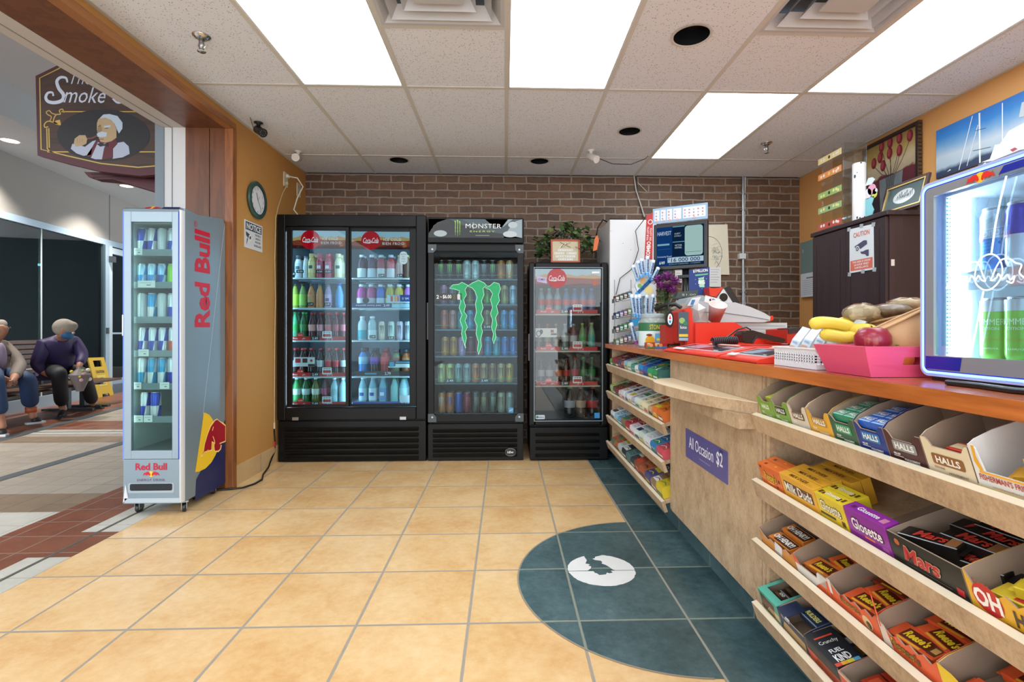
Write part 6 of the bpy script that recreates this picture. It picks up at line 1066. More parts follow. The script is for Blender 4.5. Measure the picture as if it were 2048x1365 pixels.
# monitor
A, Bp = Q(1307, 495, 3.64), Q(1415, 488, 3.44); ctr = (A + Bp) / 2; dv = Bp - A; wM = math.hypot(dv.x, dv.y); rz = math.atan2(dv.y, dv.x)
t = thing('lottery_screen', 'black lottery screen showing 16 000 000 on a pole above the counter', 'screen', (ctr.x, ctr.y, ctr.z), rz); hM = .334
MB().box(-wM / 2, wM / 2, 0, .05, -hM / 2, hM / 2, m('#17191c', .3)).build('housing', t, bev=.006)
F = FR((0, -.001, 0)); W2, H2 = wM * .44, hM * .42
def em(h): return m(h, em=.42)
s_ = MB().rect(-W2, -H2, W2, H2, F, em('#0d2340'), 0).rect(-W2, -H2, -W2 * .32, H2, F, em('#143a72'), .0004).rect(-W2 * .3, H2 * .95, W2 * .2, H2, F, em('#6f9ab0'), .0006).rect(-W2 * .3, H2 * .18, W2 * .2, H2 * .22, F, em('#6f9ab0'), .0006).rect(-W2 * .3, -H2 * .6, W2 * .2, -H2 * .56, F, em('#6f9ab0'), .0006)
s_.mark([(W2 * .58 + x, H2 * .22 + y_) for x, y_ in rbox(W2 * .74, H2 * 1.5, .02)], F, em('#a4c6c4'), .0008).rect(W2 * .25, -H2 * .36, W2 * .9, -H2 * .34, F, em('#5a7a80'), .0012)
s_.text('HARVEST', (-W2 * .66, H2 * .68), W2 * .6, H2 * .2, F, em('#c9dce6'), .001, shear=.1, bold=.005).text('Community Proud', (-W2 * .66, -H2 * .52), W2 * .62, H2 * .11, F, em('#c9dce6'), .001).text('ALBERT', (-W2 * .1, H2 * .62), W2 * .26, H2 * .08, F, em('#a9c0cc'), .001).text('DONNELLY', (-W2 * .08, H2 * .5), W2 * .3, H2 * .08, F, em('#a9c0cc'), .001).text('VICTOR', (-W2 * .06, H2 * .02), W2 * .3, H2 * .1, F, em('#c9dce6'), .001).text('MONTREAL', (-W2 * .06, -H2 * .1), W2 * .3, H2 * .08, F, em('#c9dce6'), .001).rect(-W2 * .96, H2 * .06, -W2 * .44, H2 * .15, F, em('#7fb4c4'), .001).rect(-W2 * .94, -H2 * .14, -W2 * .4, -H2 * .12, F, em('#2f5f9a'), .001)
s_.text('6/49', (-W2 * .76, -H2 * .82), W2 * .24, H2 * .16, F, em('#e6f0f4'), .001, shear=.15, bold=.01).rect(-W2 * .52, -H2 * .84, W2 * .98, -H2 * .58, F, em('#b4cede'), .001).text('$', (-W2 * .46, -H2 * .65), W2 * .05, H2 * .12, F, em('#1a3a6a'), .0016).text('16 000 000', (W2 * .24, -H2 * .71), W2 * 1.2, H2 * .2, F, em('#12305a'), .0016, bold=.008).text('$1 MILLION GUARANTEED - 1 M GARANTI', (W2 * .2, -H2 * .92), W2 * 1.3, H2 * .07, F, em('#9ab4c4'), .001); s_.build('display', t)
bt = MB().box(-wM / 2 - .004, wM / 2 + .002, -.004, 0, hM / 2 + .004, hM / 2 + .115, m('#8fb4d4', .4)).build('banner', t); g = MB(); F = FR((0, -.0045, hM / 2))
for i, (x0, x1) in enumerate(((-.48, -.38), (-.36, -.26), (-.24, -.14), (-.12, .03), (.06, .47))):
    x0 *= wM; x1 *= wM; g.rect(x0, .022, x1, .1, F, m('#dcdfe6', .4)).disc(((x0 + x1) / 2, .02), .007, F, m('#c0303a', .4), .0008, 12).disc(((x0 + x1) / 2, .02), .004, F, WHITE, .0012, 10)
    for j in range(3):
        for q in range(max(1, int((x1 - x0) / .03))): g.disc((x0 + .014 + q * .03, .036 + j * .022), .006, F, m(['#c07a80', '#8a94b4', '#b0b4c0'][(j + q + i) % 3], .4), .0008, 8)
g.build('banner_print', bt)
cb_ = MB().slab([(-wM / 2 - .05, -.006, hM / 2 + .07), (-wM / 2 - .066, -.006, -.082), (-wM / 2 - .008, -.006, -.086), (-wM / 2 - .003, -.006, hM / 2 + .09)][::-1], (0, .004, 0), m('#b8262c', .4)).build('side_sign', t); F = FR((-wM / 2 - .035, -.0065, 0), Vector((.07, 0, 1)).normalized(), Vector((-1, 0, .07)).normalized())
MB().text('COMBO', (-.012, 0), .12, .03, F, WHITE, .0006, bold=.03).text('YOUR LOTTO', (.105, .012), .1, .014, F, WHITE, .0006, bold=.015).text('DE LOTO', (.1, -.01), .09, .014, F, WHITE, .0006, bold=.015).disc((.19, .0), .018, F, WHITE, .0006, 18).disc((.19, .0), .013, F, m('#b8262c', .4), .001, 16).build('side_sign_print', cb_)
MB().lathe([(.026, WT - ctr.z + .05), (.026, -hM / 2)], m('#1c1e20', .3), (.03, .05, 0), 14).box(-.02, .09, .02, .1, -hM / 2 - .06, -hM / 2 - .04, m('#1c1e20', .3)).build('pole', t); MB().box(-wM / 2 - .02, -.06, .03, .05, -hM / 2 - .07, -hM / 2 + .02, m('#26303a', .4)).build('bracket', t)
MB().box(-.09, .15, -.01, .2, WT - ctr.z + .002, WT - ctr.z + .05, m('#1c1e20', .3)).build('base', t)
o = thing('customer_display', 'slim grey customer display bar mounted on the lottery screen pole', 'display'); b = MB(); sil(b, [(1351, 597), (1356, 585), (1397, 580), (1393, 594)], 3.2, .07, m('#3c4a4c', .25)); b.build('housing', o, bev=.003); b = MB(); sil(b, [(1366, 592), (1366, 660), (1372, 660), (1372, 592)], 3.24, .02, BLACK); b.build('stalk', o); p = Q(1372, 590, 3.195); MB().text('$1.00', (p.x + .02, p.z), .09, .014, FR((0, 3.1995, 0)), m('#9ab0a4', .4)).build('readout', o)
o = thing('lottery_poster', 'blue 1 million lottery poster standing beside the screen pole', 'poster'); b = MB(); sil(b, [(1378, 587), (1378, 541), (1419, 534), (1419, 592)], 3.36, .005, m('#173a7c', .3)); b.build('card', o)
F = FR((0, 3.3595, 0)); p = Q(1399, 560, 3.3595); g = MB().text('$1MILLION', (p.x + .006, p.z + .06), .1, .022, F, WHITE, bold=.02, rot=.08).mark([(p.x - .03, p.z + .035), (p.x + .06, p.z + .044), (p.x + .055, p.z + .034), (p.x - .028, p.z + .025)], F, m('#5fb08a', .4)).mark([(p.x - .006, p.z + .012), (p.x + .03, p.z + .018), (p.x + .034, p.z - .05), (p.x + .0, p.z - .05)], F, m('#9fd0b4', .4)).text('BIG', (p.x + .014, p.z - .016), .044, .024, F, WHITE, .001, bold=.02).text('CASH', (p.x + .014, p.z + .004), .03, .01, F, m('#1f5a4a', .4), .001)
for i in range(14): g.disc((p.x + rnd.uniform(-.055, .06), p.z + rnd.uniform(-.07, .03)), .0022, F, m('#cfe0f4', .4), .0006, 6)
g.build('print', o)
# register / terminal behind the red panel
t = thing('lottery_terminal', 'light grey lottery terminal with curved cover behind the red panel', 'terminal'); TY = 2.95
b = MB(); sil(b, [(1450, 692), (1450, 646), (1574, 646), (1576, 692)], TY, .26, GREYP); b.build('drawer', t, bev=.006); b = MB()
for i in range(4): b.box(Q(1462, 655, TY).x, Q(1570, 655, TY).x, TY - .002, TY, Q(1500, 652 + i * 6.5, TY).z - .001, Q(1500, 652 + i * 6.5, TY).z + .001, m('#8a959b', .4))
b.build('groove', t)
b = MB(); sil(b, [(1386, 645), (1384, 628), (1390, 610), (1402, 603), (1444, 606), (1470, 605), (1500, 614), (1528, 626), (1541, 634), (1540, 642), (1528, 645)], TY - .02, .24, m('#b9c4c9', .35)); b.build('cover', t, bev=.012, segs=3); b = MB(); b.tube([Q(1400, 624, TY - .022), Q(1450, 626, TY - .022), Q(1500, 633, TY - .022), Q(1538, 640, TY - .022)], .003, m('#8f9ba2', .4), 6); b.build('cover_seam', t)
b = MB(); sil(b, [(1368, 612), (1376, 596), (1402, 591), (1442, 600), (1448, 606), (1390, 610)], TY + .0, .2, m('#97a3a8', .35)); b.build('cover_rear', t, bev=.006); b = MB(); sil(b, [(1360, 646), (1352, 616), (1366, 607), (1384, 612), (1380, 646)], TY - .03, .1, m('#a5978c', .3)); b.build('side_cheek', t, bev=.006)
b = MB(); sil(b, [(1531, 642), (1540, 634), (1546, 632), (1547, 640), (1538, 644)], TY - .01, .08, LRED); b.build('red_tip', t)
t2 = thing('ticket_printer', 'white and black printer with round roll cover behind the grey terminal', 'printer'); b = MB(); sil(b, [(1430, 604), (1448, 577), (1452, 577), (1470, 612), (1450, 608)], 3.26, .1, m('#cfd3d4', .4)); b.build('body', t2); b = MB(); sil(b, [(1448, 577), (1459, 571), (1486, 616), (1472, 614)], 3.255, .14, m('#1d1e20', .35)); b.build('black_cover', t2); b = MB(); sil(b, [(1418, 575), (1424, 577), (1447, 575), (1432, 594), (1420, 592)], 3.27, .1, LRED); b.build('red_lid', t2); p = Q(1447, 595, 3.258); MB().lathe([(.027, -.003), (.027, .0), (.02, .004)][::-1], BLACK, p, 18, 1).build('roll_knob', t2)
MB().box(Q(1430, 640, 3.29).x, Q(1462, 640, 3.29).x, 3.27, 3.35, WT + .001, Q(1440, 606, 3.29).z, m('#1d1e20', .35)).build('foot', t2)
o = thing('price_card', 'white and blue price card propped against the grey terminal', 'card'); b = MB(); sil(b, [(1375, 612), (1384, 597), (1402, 594), (1394, 611)], TY - .055, .004, m('#d9dde2', .4)); b.build('card', o); p = Q(1386, 604, TY - .056); MB().mark([(p.x - .016, p.z - .018), (p.x + .002, p.z - .018), (p.x + .014, p.z + .012), (p.x - .006, p.z + .012)], FR((0, TY - .0555, 0)), m('#3a7ab4', .4)).build('print', o)
o = thing('pay_card', 'white card reading Pay leaning on the grey terminal', 'card'); b = MB(); YP = TY - .1; sil(b, [(1409, 604), (1411, 591), (1441, 599), (1438, 612)], YP, .003, m('#e4e5e6', .35)); b.build('card', o); p = Q(1429, 602, YP - .0005); F = (Vector((0, YP - .0006, 0)), Vector((1, 0, -.22)).normalized(), Vector((.22, 0, 1)).normalized()); ox, oz = p.x, p.z; F = (Vector((ox, YP - .0006, oz)),) + F[1:]
MB().text('Pay', (.006, 0), .04, .022, F, m('#26282a', .4), bold=.004).disc((-.025, -.001), .0065, F, m('#26282a', .4), .0006, 14).mark([(-.025, .006), (-.021, .01), (-.02, .013), (-.024, .011)], F, m('#26282a', .4), .0006).build('print', o)
o = thing('paper_cup', 'white paper cup tilted towards the camera in front of the grey terminal', 'cup', Q(1434, 643, 2.72) + Vector((0, .035, .006))); o.rotation_euler = (R(30), 0, 0); MB().lathe([(.0, .004), (.032, .004), (.032, 0), (.047, .095), (.049, .097), (.0475, .1), (.0455, .095), (.031, .008), (0, .008)], m('#e2d8d4', .45), seg=28, caps=False).build('cup', o)
o = thing('clear_bag', 'crumpled clear plastic bag between the red stand and the paper cup', 'bag'); b = MB(); P0 = [Q(x, y, 2.76 + dy) for x, y, dy in ((1384, 646, 0), (1382, 615, .03), (1396, 606, .05), (1412, 616, -.02), (1418, 646, 0), (1400, 640, -.06), (1396, 622, -.05))]; b.add(P0, [(0, 5, 6), (0, 6, 1), (1, 6, 2), (2, 6, 3), (3, 6, 5), (3, 5, 4)], clear('bag_film', '#d4d0cc', .4)); b.build('film', o)
# card terminal with curly cord
t = thing('card_terminal', 'black handheld card terminal lying on the red lottery stand', 'card terminal'); b = MB(); sil(b, [(1486, 686), (1485, 670), (1492, 662), (1506, 661), (1530, 668), (1570, 678), (1571, 682), (1566, 686), (1556, 684), (1530, 678), (1515, 676), (1504, 687)], 2.36, .09, m('#17181b', .3)); b.build('body', t, bev=.004); b = MB(); sil(b, [(1503, 686), (1512, 672), (1516, 672), (1507, 688)], 2.355, .1, m('#2a2c30', .4)); b.build('stand_leg', t)
b = MB(); a, e = Q(1425, 683, 2.3), Q(1474, 681, 2.3); n = 150; b.tube([a.lerp(e, i / n) + Vector((0, .018 * math.cos(i * 2 * math.pi * 13 / n), .016 * math.sin(i * 2 * math.pi * 13 / n))) for i in range(n + 1)], .0036, m('#26282e', .35), 6); b.build('coil_cord', t); MB().tube([Q(1452, 677, 2.32), Q(1474, 660, 2.4), Q(1492, 655, 2.45), Q(1501, 660, 2.42)], .004, BLACK, 6).tube([Q(1474, 682, 2.3), Q(1488, 684, 2.34)], .0036, BLACK, 6).build('cord', t)
o = thing('key_fob', 'black oval fob with a red, white and blue emblem hanging by the red stand', 'fob'); b = MB(); c0 = Q(1340, 639, 2.66); b.slab([c0 + Vector((.021 * math.cos(R(a)), 0, .045 * math.sin(R(a)))) for a in range(0, 360, 18)][::-1], (0, .012, 0), m('#16181a', .3)); b.build('fob', o, bev=.002); F = FR((c0.x, 2.6595, c0.z)); MB().disc((0, 0), .013, F, m('#e4e6ea', .4), .0003, 20, .03).mark([(-.006, .004), (.0, .024), (.006, .004), (.002, .0), (-.003, .0)], F, m('#c8303a', .4), .0006).mark([(-.008, -.006), (.008, -.006), (.003, -.022), (-.003, -.022)], F, m('#2f8fc0', .4), .0006).build('emblem', o); MB().tube([c0 + Vector((0, .006, .044)), Q(1336, 612, 2.68), Q(1344, 598, 2.75), Q(1356, 600, 2.8)], .003, BLACK, 6).build('strap', o)
tag(MB().tube([Q(1310, 618, 3.0), Q(1330, 610, 2.95), Q(1352, 609, 2.9), Q(1362, 616, 2.88)], .012, BLACK, 8).tube([Q(1311, 622, 3.02), Q(1335, 619, 2.95), Q(1358, 626, 2.88)], .008, m('#2a2c30', .3), 8).build('cable_bundle'), 'bundle of black cables between the flowers and the terminal', 'cable')
o = thing('ticket_rack', 'dark red low ticket rack at the back of the counter beside the basket', 'rack'); b = MB(); sil(b, [(1574, 688), (1574, 660), (1606, 656), (1614, 664), (1614, 688)], 2.4, .2, LRED2); b.build('body', o); b = MB(); sil(b, [(1577, 668), (1577, 658), (1608, 655), (1608, 665)], 2.395, .1, m('#26282c', .4)); b.build('slot', o)
# ---- white basket with wrapped straws
t = thing('basket', 'white slatted plastic basket of wrapped snacks on the counter edge', 'basket', (0, 0, 0)); wv = m('#e3e4e8', .4)
y0b, y1b, xb0, xb1, zb, zt_ = 1.384, 1.598, .868, 1.06, WT + .001, 1.019
def wall_holes(b, pA, pB, n, rows):
    """perforated basket side: bars between pA and pB"""
    pA, pB = Vector(pA), Vector(pB); L = pB - pA; ld = L.normalized(); nn = Vector((0, 0, 1)).cross(ld) * .002; H_ = zt_ - zb; bar = lambda u0, u1, z0, z1: b.hexa([pA + ld * u0 - nn + Vector((0, 0, z0)), pA + ld * u1 - nn + Vector((0, 0, z0)), pA + ld * u1 + nn + Vector((0, 0, z0)), pA + ld * u0 + nn + Vector((0, 0, z0))], [pA + ld * u0 - nn + Vector((0, 0, z1)), pA + ld * u1 - nn + Vector((0, 0, z1)), pA + ld * u1 + nn + Vector((0, 0, z1)), pA + ld * u0 + nn + Vector((0, 0, z1))], wv)
    LL = L.length; bar(0, LL, 0, H_ * .24); bar(0, LL, H_ * .8, H_)
    for r_ in range(1, rows): z = H_ * (.24 + .56 * r_ / rows); bar(0, LL, z - .0022, z + .0022)
    for i in range(n + 1): u0 = LL * i / n; bar(max(0, u0 - .0022), min(LL, u0 + .0022), H_ * .24, H_ * .8)
b = MB(); wall_holes(b, (xb0, y1b, zb), (xb0, y0b, zb), 17, 4); b.build('side_panel', t); b = MB(); wall_holes(b, (xb0, y0b, zb), (xb1, y0b, zb), 13, 4); b.build('side_panel', t); b = MB(); wall_holes(b, (xb1, y1b, zb), (xb0, y1b, zb), 13, 4); b.build('side_panel', t); b = MB(); wall_holes(b, (xb1, y0b, zb), (xb1, y1b, zb), 17, 4); b.build('side_panel', t)
MB().box(xb0, xb1, y0b, y1b, zb, zb + .003, wv).build('bottom', t); b = MB(); b.box(xb0 - .006, xb0 + .002, y0b - .006, y1b + .006, zt_, zt_ + .004, wv).box(xb1 - .002, xb1 + .006, y0b - .006, y1b + .006, zt_, zt_ + .004, wv).box(xb0, xb1, y0b - .006, y0b + .002, zt_, zt_ + .004, wv).box(xb0, xb1, y1b - .002, y1b + .006, zt_, zt_ + .004, wv); b.build('rim', t)
for i, (px, py, q) in enumerate(((1582, 690, .07), (1598, 684, .09), (1612, 676, .11), (1627, 676, .10), (1640, 680, .08))):
    o = thing('snack_packet', 'silver-white wrapped snack standing in the white basket, %s from left' % ORD[i], 'snack packet', (.90 + .012 * i, 1.565 - i * .04, zb + .03), 0, 'wrapped snacks in the white basket'); o.rotation_euler = (R(-24), R(16), R(-70))
    b = MB(); hh = .10 + .006 * i
    b.hexa([(-.013, -.008, .01), (.013, -.008, .01), (.013, .008, .01), (-.013, .008, .01)], [(-.015, -.012, hh * .5), (.015, -.012, hh * .5), (.015, .012, hh * .5), (-.015, .012, hh * .5)], m('#c9d3dc', .28, .15)); b.hexa([(-.015, -.012, hh * .5), (.015, -.012, hh * .5), (.015, .012, hh * .5), (-.015, .012, hh * .5)], [(-.014, -.002, hh), (.014, -.002, hh), (.014, .002, hh), (-.014, .002, hh)], m('#d4dce3', .28, .15)); b.build('wrapper', o)
    F = FR((0, -.0125, hh * .5)); MB().rect(-.01, -.035, .01, -.02, F, m('#b98a74', .4), .002).rect(-.008, -.01, .008, -.005, F, m('#7f9cc0', .4), .002).build('print', o)
# ---- pink basket of fruit
t = thing('fruit_tray', 'pink card tray of fruit with a hand slot on the counter edge', 'tray'); PK = m('#e0557c', .4); PKI = m('#c94a70', .5)
bo = [(.862, 1.163), (1.02, 1.163), (1.02, 1.335), (.868, 1.335)]; to = [(.838, 1.150), (1.06, 1.140), (1.06, 1.36), (.846, 1.36)]; zt2 = 1.0355; fb = [Vector((x, y, WT + .001)) for x, y in bo]; ft = [Vector((x, y, zt2)) for x, y in to]
for i in range(4):
    j = (i + 1) % 4; a, b_, c_, d_ = fb[i], fb[j], ft[j], ft[i]; n_ = (b_ - a).cross(d_ - a).normalized() * -.0025
    L = lambda u, v: a.lerp(b_, u).lerp(d_.lerp(c_, u), v); b = MB()
    if i == 0:
        u0, u1, v0, v1 = .44, .82, .40, .66
        for q in ([(0, 0), (1, 0), (1, v0), (0, v0)], [(0, v1), (1, v1), (1, 1), (0, 1)], [(0, v0), (u0, v0), (u0, v1), (0, v1)], [(u1, v0), (1, v0), (1, v1), (u1, v1)]): b.slab([L(*p) for p in q], n_, PK, PKI)
    else: b.slab([a, b_, c_, d_], n_, PK, PKI)
    b.build('tray_side', t)
MB().slab([v + Vector((0, 0, .001)) for v in fb], (0, 0, .002), PKI).build('tray_bottom', t)
def fruit(name, label, c, r_, body, kind):
    o = thing(name, label, 'fruit', c, rnd.uniform(0, 3)); 
    if kind == 'apple': MB().lathe([(.004, -.8 * r_), (.35 * r_, -.9 * r_), (.75 * r_, -.62 * r_), (.98 * r_, -.1 * r_), (.97 * r_, .35 * r_), (.72 * r_, .75 * r_), (.4 * r_, .86 * r_), (.15 * r_, .74 * r_), (.003, .62 * r_)], body, seg=28, caps=False).build('flesh', o); MB().tube([(0, 0, .62 * r_), (.003, 0, .8 * r_), (.008, 0, .95 * r_)], .0018, m('#4a3420', .6), 6).build('stem', o)
    else: MB().ball((0, 0, 0), (r_, r_, r_ * .94), body, 24, 14).build('flesh', o); MB().lathe([(.004, 0), (.003, .003)], m('#6a7a3a', .6), (0, 0, r_ * .93), 8).build('stem', o)
    return o
def apple_mat(nm, a, b_):
    tq = NT(nm); n1 = tq.noise(tq.vec(tq.obj(), (60, 60, 6)), 1.0, 4); n2 = tq.noise(tq.obj(), 25, 4); return tq.bsdf(tq.ramp(tq.math('MULTIPLY_ADD', n2, .6, tq.math('MULTIPLY', n1, .4)), [(.35, a), (.55, a), (.72, b_)]), .28)
AP = apple_mat('red_apple_skin', '#8f1f34', '#d08a6a'); AP2 = apple_mat('blush_apple_skin', '#b0404e', '#d89a80'); ORG = plaster('orange_peel', '#d9763a', '#e08a4a', 40, .4, .5)
fruit('apple', 'big dark red apple at the front of the pink tray', (.91, 1.222, 1.046), .0405, AP, 'apple'); fruit('apple', 'blush pink apple behind the dark red one in the pink tray', (.985, 1.265, 1.03), .038, AP2, 'apple'); fruit('orange', 'orange half hidden under the paper bowl in the pink tray', (.965, 1.212, 1.004), .034, ORG, 'orange'); fruit('orange', 'orange at the far corner of the pink tray by the white basket', (.91, 1.32, 1.0), .032, ORG, 'orange'); fruit('apple', 'pale red apple under the bananas in the pink tray', (.975, 1.31, 1.004), .034, AP2, 'apple')
BAN = [(plaster('ripe_banana_peel', '#d9bb3a', '#e3c94e', 14, .4, .1)), (plaster('green_banana_peel', '#b8b84a', '#cdc653', 14, .4, .1))]
for i, (pts, mt, lb) in enumerate((([(1620, 653), (1640, 646), (1680, 650), (1713, 659)], 0, 'topmost long yellow banana lying over the pink tray'), ([(1668, 650), (1700, 645), (1725, 648), (1747, 650)], 0, 'yellow banana lying beside the topmost one, behind the apple'), ([(1700, 664), (1722, 660), (1740, 662), (1744, 666)], 0, 'short-showing yellow banana tip beside the paper bowl'), ([(1640, 668), (1665, 672), (1690, 676), (1715, 672)], 0, 'lower yellow banana resting along the tray behind the apple'), ([(1728, 660), (1745, 656), (1752, 640), (1758, 628)], 1, 'greenish banana standing against the stacked paper bowls'))):
    t0 = [1.42, 1.45, 1.38, 1.40, 1.47][i]; o = thing('banana', lb, 'fruit', (0, 0, 0), 0, 'bananas in the pink tray'); P_ = [Q(x, y, t0 - .035 * j / 3) for j, (x, y) in enumerate(pts)]
    S = [];
    for j in range(3):
        p0, p1, p2, p3 = P_[max(0, j - 1)], P_[j], P_[j + 1], P_[min(3, j + 2)]
        for q in range(5): u_ = q / 5; S.append(.5 * ((2 * p1) + (p2 - p0) * u_ + (2 * p0 - 5 * p1 + 4 * p2 - p3) * u_ ** 2 + (3 * p1 - p0 - 3 * p2 + p3) * u_ ** 3))
    S.append(P_[-1]); n = len(S); rs = [.018 * min(1, .45 + 2.2 * min(k / n, (n - 1 - k) / n * 1.0) * 1.6) for k in range(n)]; rs[0] = .008; rs[-1] = .006
    MB().tube(S, rs, BAN[mt], 8).build('peel', o); d_ = (S[-1] - S[-2]).normalized(); MB().tube([S[-1], S[-1] + d_ * .006], [.006, .004], m('#3a2c1a', .6), 8).build('tip', o)
KR = plaster('kraft_paper', '#c79a6c', '#d3a97c', 30, .6); KRI = plaster('kraft_paper_dark', '#9a7350', '#a8805a', 30, .6)
def bowl(label, loc, rot, h_, r0, r1, mt):
    o = thing('paper_bowl', label, 'bowl', loc, 0, rot=rot); MB().lathe([(r0, .0), (r1, h_), (r1 - .002, h_), (r0 - .002, .003), (0, .003)], mt, seg=36, caps=False).lathe([(0, 0), (r0, 0)], mt, seg=36, caps=False).build('bowl', o); MB().lathe([(r1 - .002, h_ - .003), (r1 + .003, h_ - .003), (r1 + .0035, h_), (r1, h_ + .003), (r1 - .003, h_)], mt, seg=36, caps=False).build('rim', o)
bowl('light kraft paper bowl tilted in the pink tray beside the mini fridge', Q(1818, 697, 1.245), (R(-14), R(-26), 0), .075, .052, .078, KR); bowl('brown kraft paper bowl stacked behind the light one', Q(1822, 690, 1.36), (R(-8), R(-14), 0), .085, .055, .075, KRI)
def crumple(name, label, c, r_, a, b_, n=3, cat='baked snack'):
    o = thing(name, label, cat, c); bm_ = MB().ball((0, 0, 0), r_, plaster(label[:18].replace(' ', '_'), a, b_, 45, .5, .6), 22, 14); bm_.v = [tuple(Vector(v) * (1 + .13 * math.sin(v[0] * 170 + v[2] * 90) * math.cos(v[1] * 150 + v[2] * 60) + rnd.uniform(-.05, .05))) for v in bm_.v]; bm_.build('snack', o)
    f = MB().ball((0, 0, .003), tuple(q * 1.08 for q in r_), FILM, 12, 8); f.sm = [False] * len(f.sm); f.v = [tuple(Vector(v) * (1 + rnd.uniform(-.06, .09))) for v in f.v]; f.build('film', o); return o
crumple('cookie', 'nutty cookie in clear film lying on the bananas', Q(1724, 628, 1.42), (.047, .04, .026), '#a8926c', '#cbb894'); crumple('cookie', 'film-wrapped dark cookie on the brown paper bowl', Q(1785, 622, 1.42), (.06, .04, .018), '#6f5a48', '#a08a70'); crumple('cookie', 'film-wrapped pastry slanting up beside the mini fridge', Q(1815, 612, 1.43), (.055, .03, .02), '#a98a64', '#cdb48c')
# ---- mini fridge on the counter
MX = .95; YA, YN = 1.126, .60; Zb0, Zb1 = .972, 1.404; t = thing('mini_fridge', 'glowing blue-edged mini drinks fridge on the near end of the counter', 'mini fridge'); FF = FR((MX, 0, 0), (0, -1, 0), (0, 0, 1))
shl = m('#c6ccd2', .35, .2); D2 = .42; wi = m('#dfe9f0', .4)
MB().box(MX + .03, MX + D2, YN, YN + .03, Zb0, Zb1, shl).box(MX + .03, MX + D2, YA - .03, YA, Zb0, Zb1, shl).box(MX + .03, MX + D2, YN + .03, YA - .03, Zb1 - .03, Zb1, shl).box(MX + .03, MX + D2, YN + .03, YA - .03, Zb0, Zb0 + .03, shl).box(MX + D2 - .02, MX + D2, YN + .03, YA - .03, Zb0 + .03, Zb1 - .03, shl).build('cabinet', t, bev=.004)
MB().box(MX + .03, MX + D2 - .02, YA - .034, YA - .03, Zb0 + .03, Zb1 - .03, wi).box(MX + .03, MX + D2 - .02, YN + .03, YN + .034, Zb0 + .03, Zb1 - .03, wi).box(MX + D2 - .024, MX + D2 - .02, YN + .034, YA - .034, Zb0 + .03, Zb1 - .03, wi).box(MX + .03, MX + D2 - .024, YN + .034, YA - .034, Zb1 - .034, Zb1 - .03, wi).box(MX + .03, MX + D2 - .024, YN + .034, YA - .034, Zb0 + .03, Zb0 + .036, wi).build('liner', t)
yc, zc2 = (YA + YN) / 2, (Zb0 + Zb1) / 2; ow, oh = YA - YN, Zb1 - Zb0; wz0, wz1, wy = 1.018, 1.372, ow / 2 - .036
dr = thing('door', None, None); dr.parent = t; out = rbox(ow, oh, .022, 6)
def ring2(b, o1, o2, x, mt, dx): 
    n = len(o1); A_ = [Vector((x, yc - p[0], zc2 + p[1])) for p in o1]; B_ = [Vector((x, yc - p[0], zc2 + p[1])) for p in o2]
    for i in range(n): j = (i + 1) % n; b.hexa([A_[i], A_[j], B_[j], B_[i]], [A_[i] + Vector((dx, 0, 0)), A_[j] + Vector((dx, 0, 0)), B_[j] + Vector((dx, 0, 0)), B_[i] + Vector((dx, 0, 0))], mt)
    return b
b = ring2(MB(), out, rbox(ow - .008, oh - .008, .018, 6), MX, m('#aab8e8', .3), .028); b.build('door_rim', dr)
b = ring2(MB(), rbox(ow - .012, oh - .012, .017, 6), rbox(ow - .022, oh - .022, .013, 6), MX - .001, m('#7f9cff', em=1.7), .006); b.build('edge_light', dr); b = ring2(MB(), rbox(ow - .0225, oh - .0225, .013, 6), rbox(ow - .027, oh - .027, .011, 6), MX, m('#2438c0', em=.7), .006); b.build('edge_light', dr)
n6 = 7; inner = rbox(wy * 2, wz1 - wz0, .002, 6); b = ring2(MB(), rbox(ow - .027, oh - .027, .011, 6), [(x, y + (wz0 + wz1) / 2 - zc2) for x, y in inner], MX, m('#96999f', .3, .3), .01); b.build('door_frame', dr)
MB().box(MX + .006, MX + .009, yc - wy, yc + wy, wz0, wz1, glass('mini_door_glass', '#e6f2fa', .3)).build('pane', dr)
g = MB(); yl = lambda px, py: (-PX(px, py, MX).y, PX(px, py, MX).z); bulls(g, (yl(1961, 355)[0], (yl(1961, 355)[1])), .036, FF, .001, m('#d8281c', .35), m('#f0c028', .35)); bl = m('#10249a', .3)
g.mark([yl(2000, 355), yl(1998, 349), (yl(1998, 0)[0] + .01, Zb1 - .016), (-YN - .016, Zb1 - .016), (-YN - .016, wz1 + .002), (yl(2000, 0)[0], wz1 + .002)], FF, bl, .0008).mark([(-YA + .016, Zb0 + .016), (yl(1920, 0)[0], Zb0 + .016), (yl(1924, 0)[0], wz0 - .002), (-YA + .016, wz0 - .002)], FF, bl, .0008); g.build('door_graphic', dr)
LN_ = m('#eaf6ff', em=1.4); g = MB(); lwid = .0028
def LS(pts, w_=lwid, cl=False, sm=True): g.stroke([yl(*p) for p in pts], w_, FF, LN_, .0012, sm, cl)
LS([(2014, 352), (2002, 400), (1992, 450), (1984, 508)], .004, sm=False); LS([(1968, 583), (1955, 650), (1942, 712)], .004, sm=False); LS([(1952, 543), (1960, 520), (1975, 510), (1990, 510), (2002, 522), (2006, 545), (1998, 565), (1982, 579), (1966, 579), (1952, 565)], cl=True)
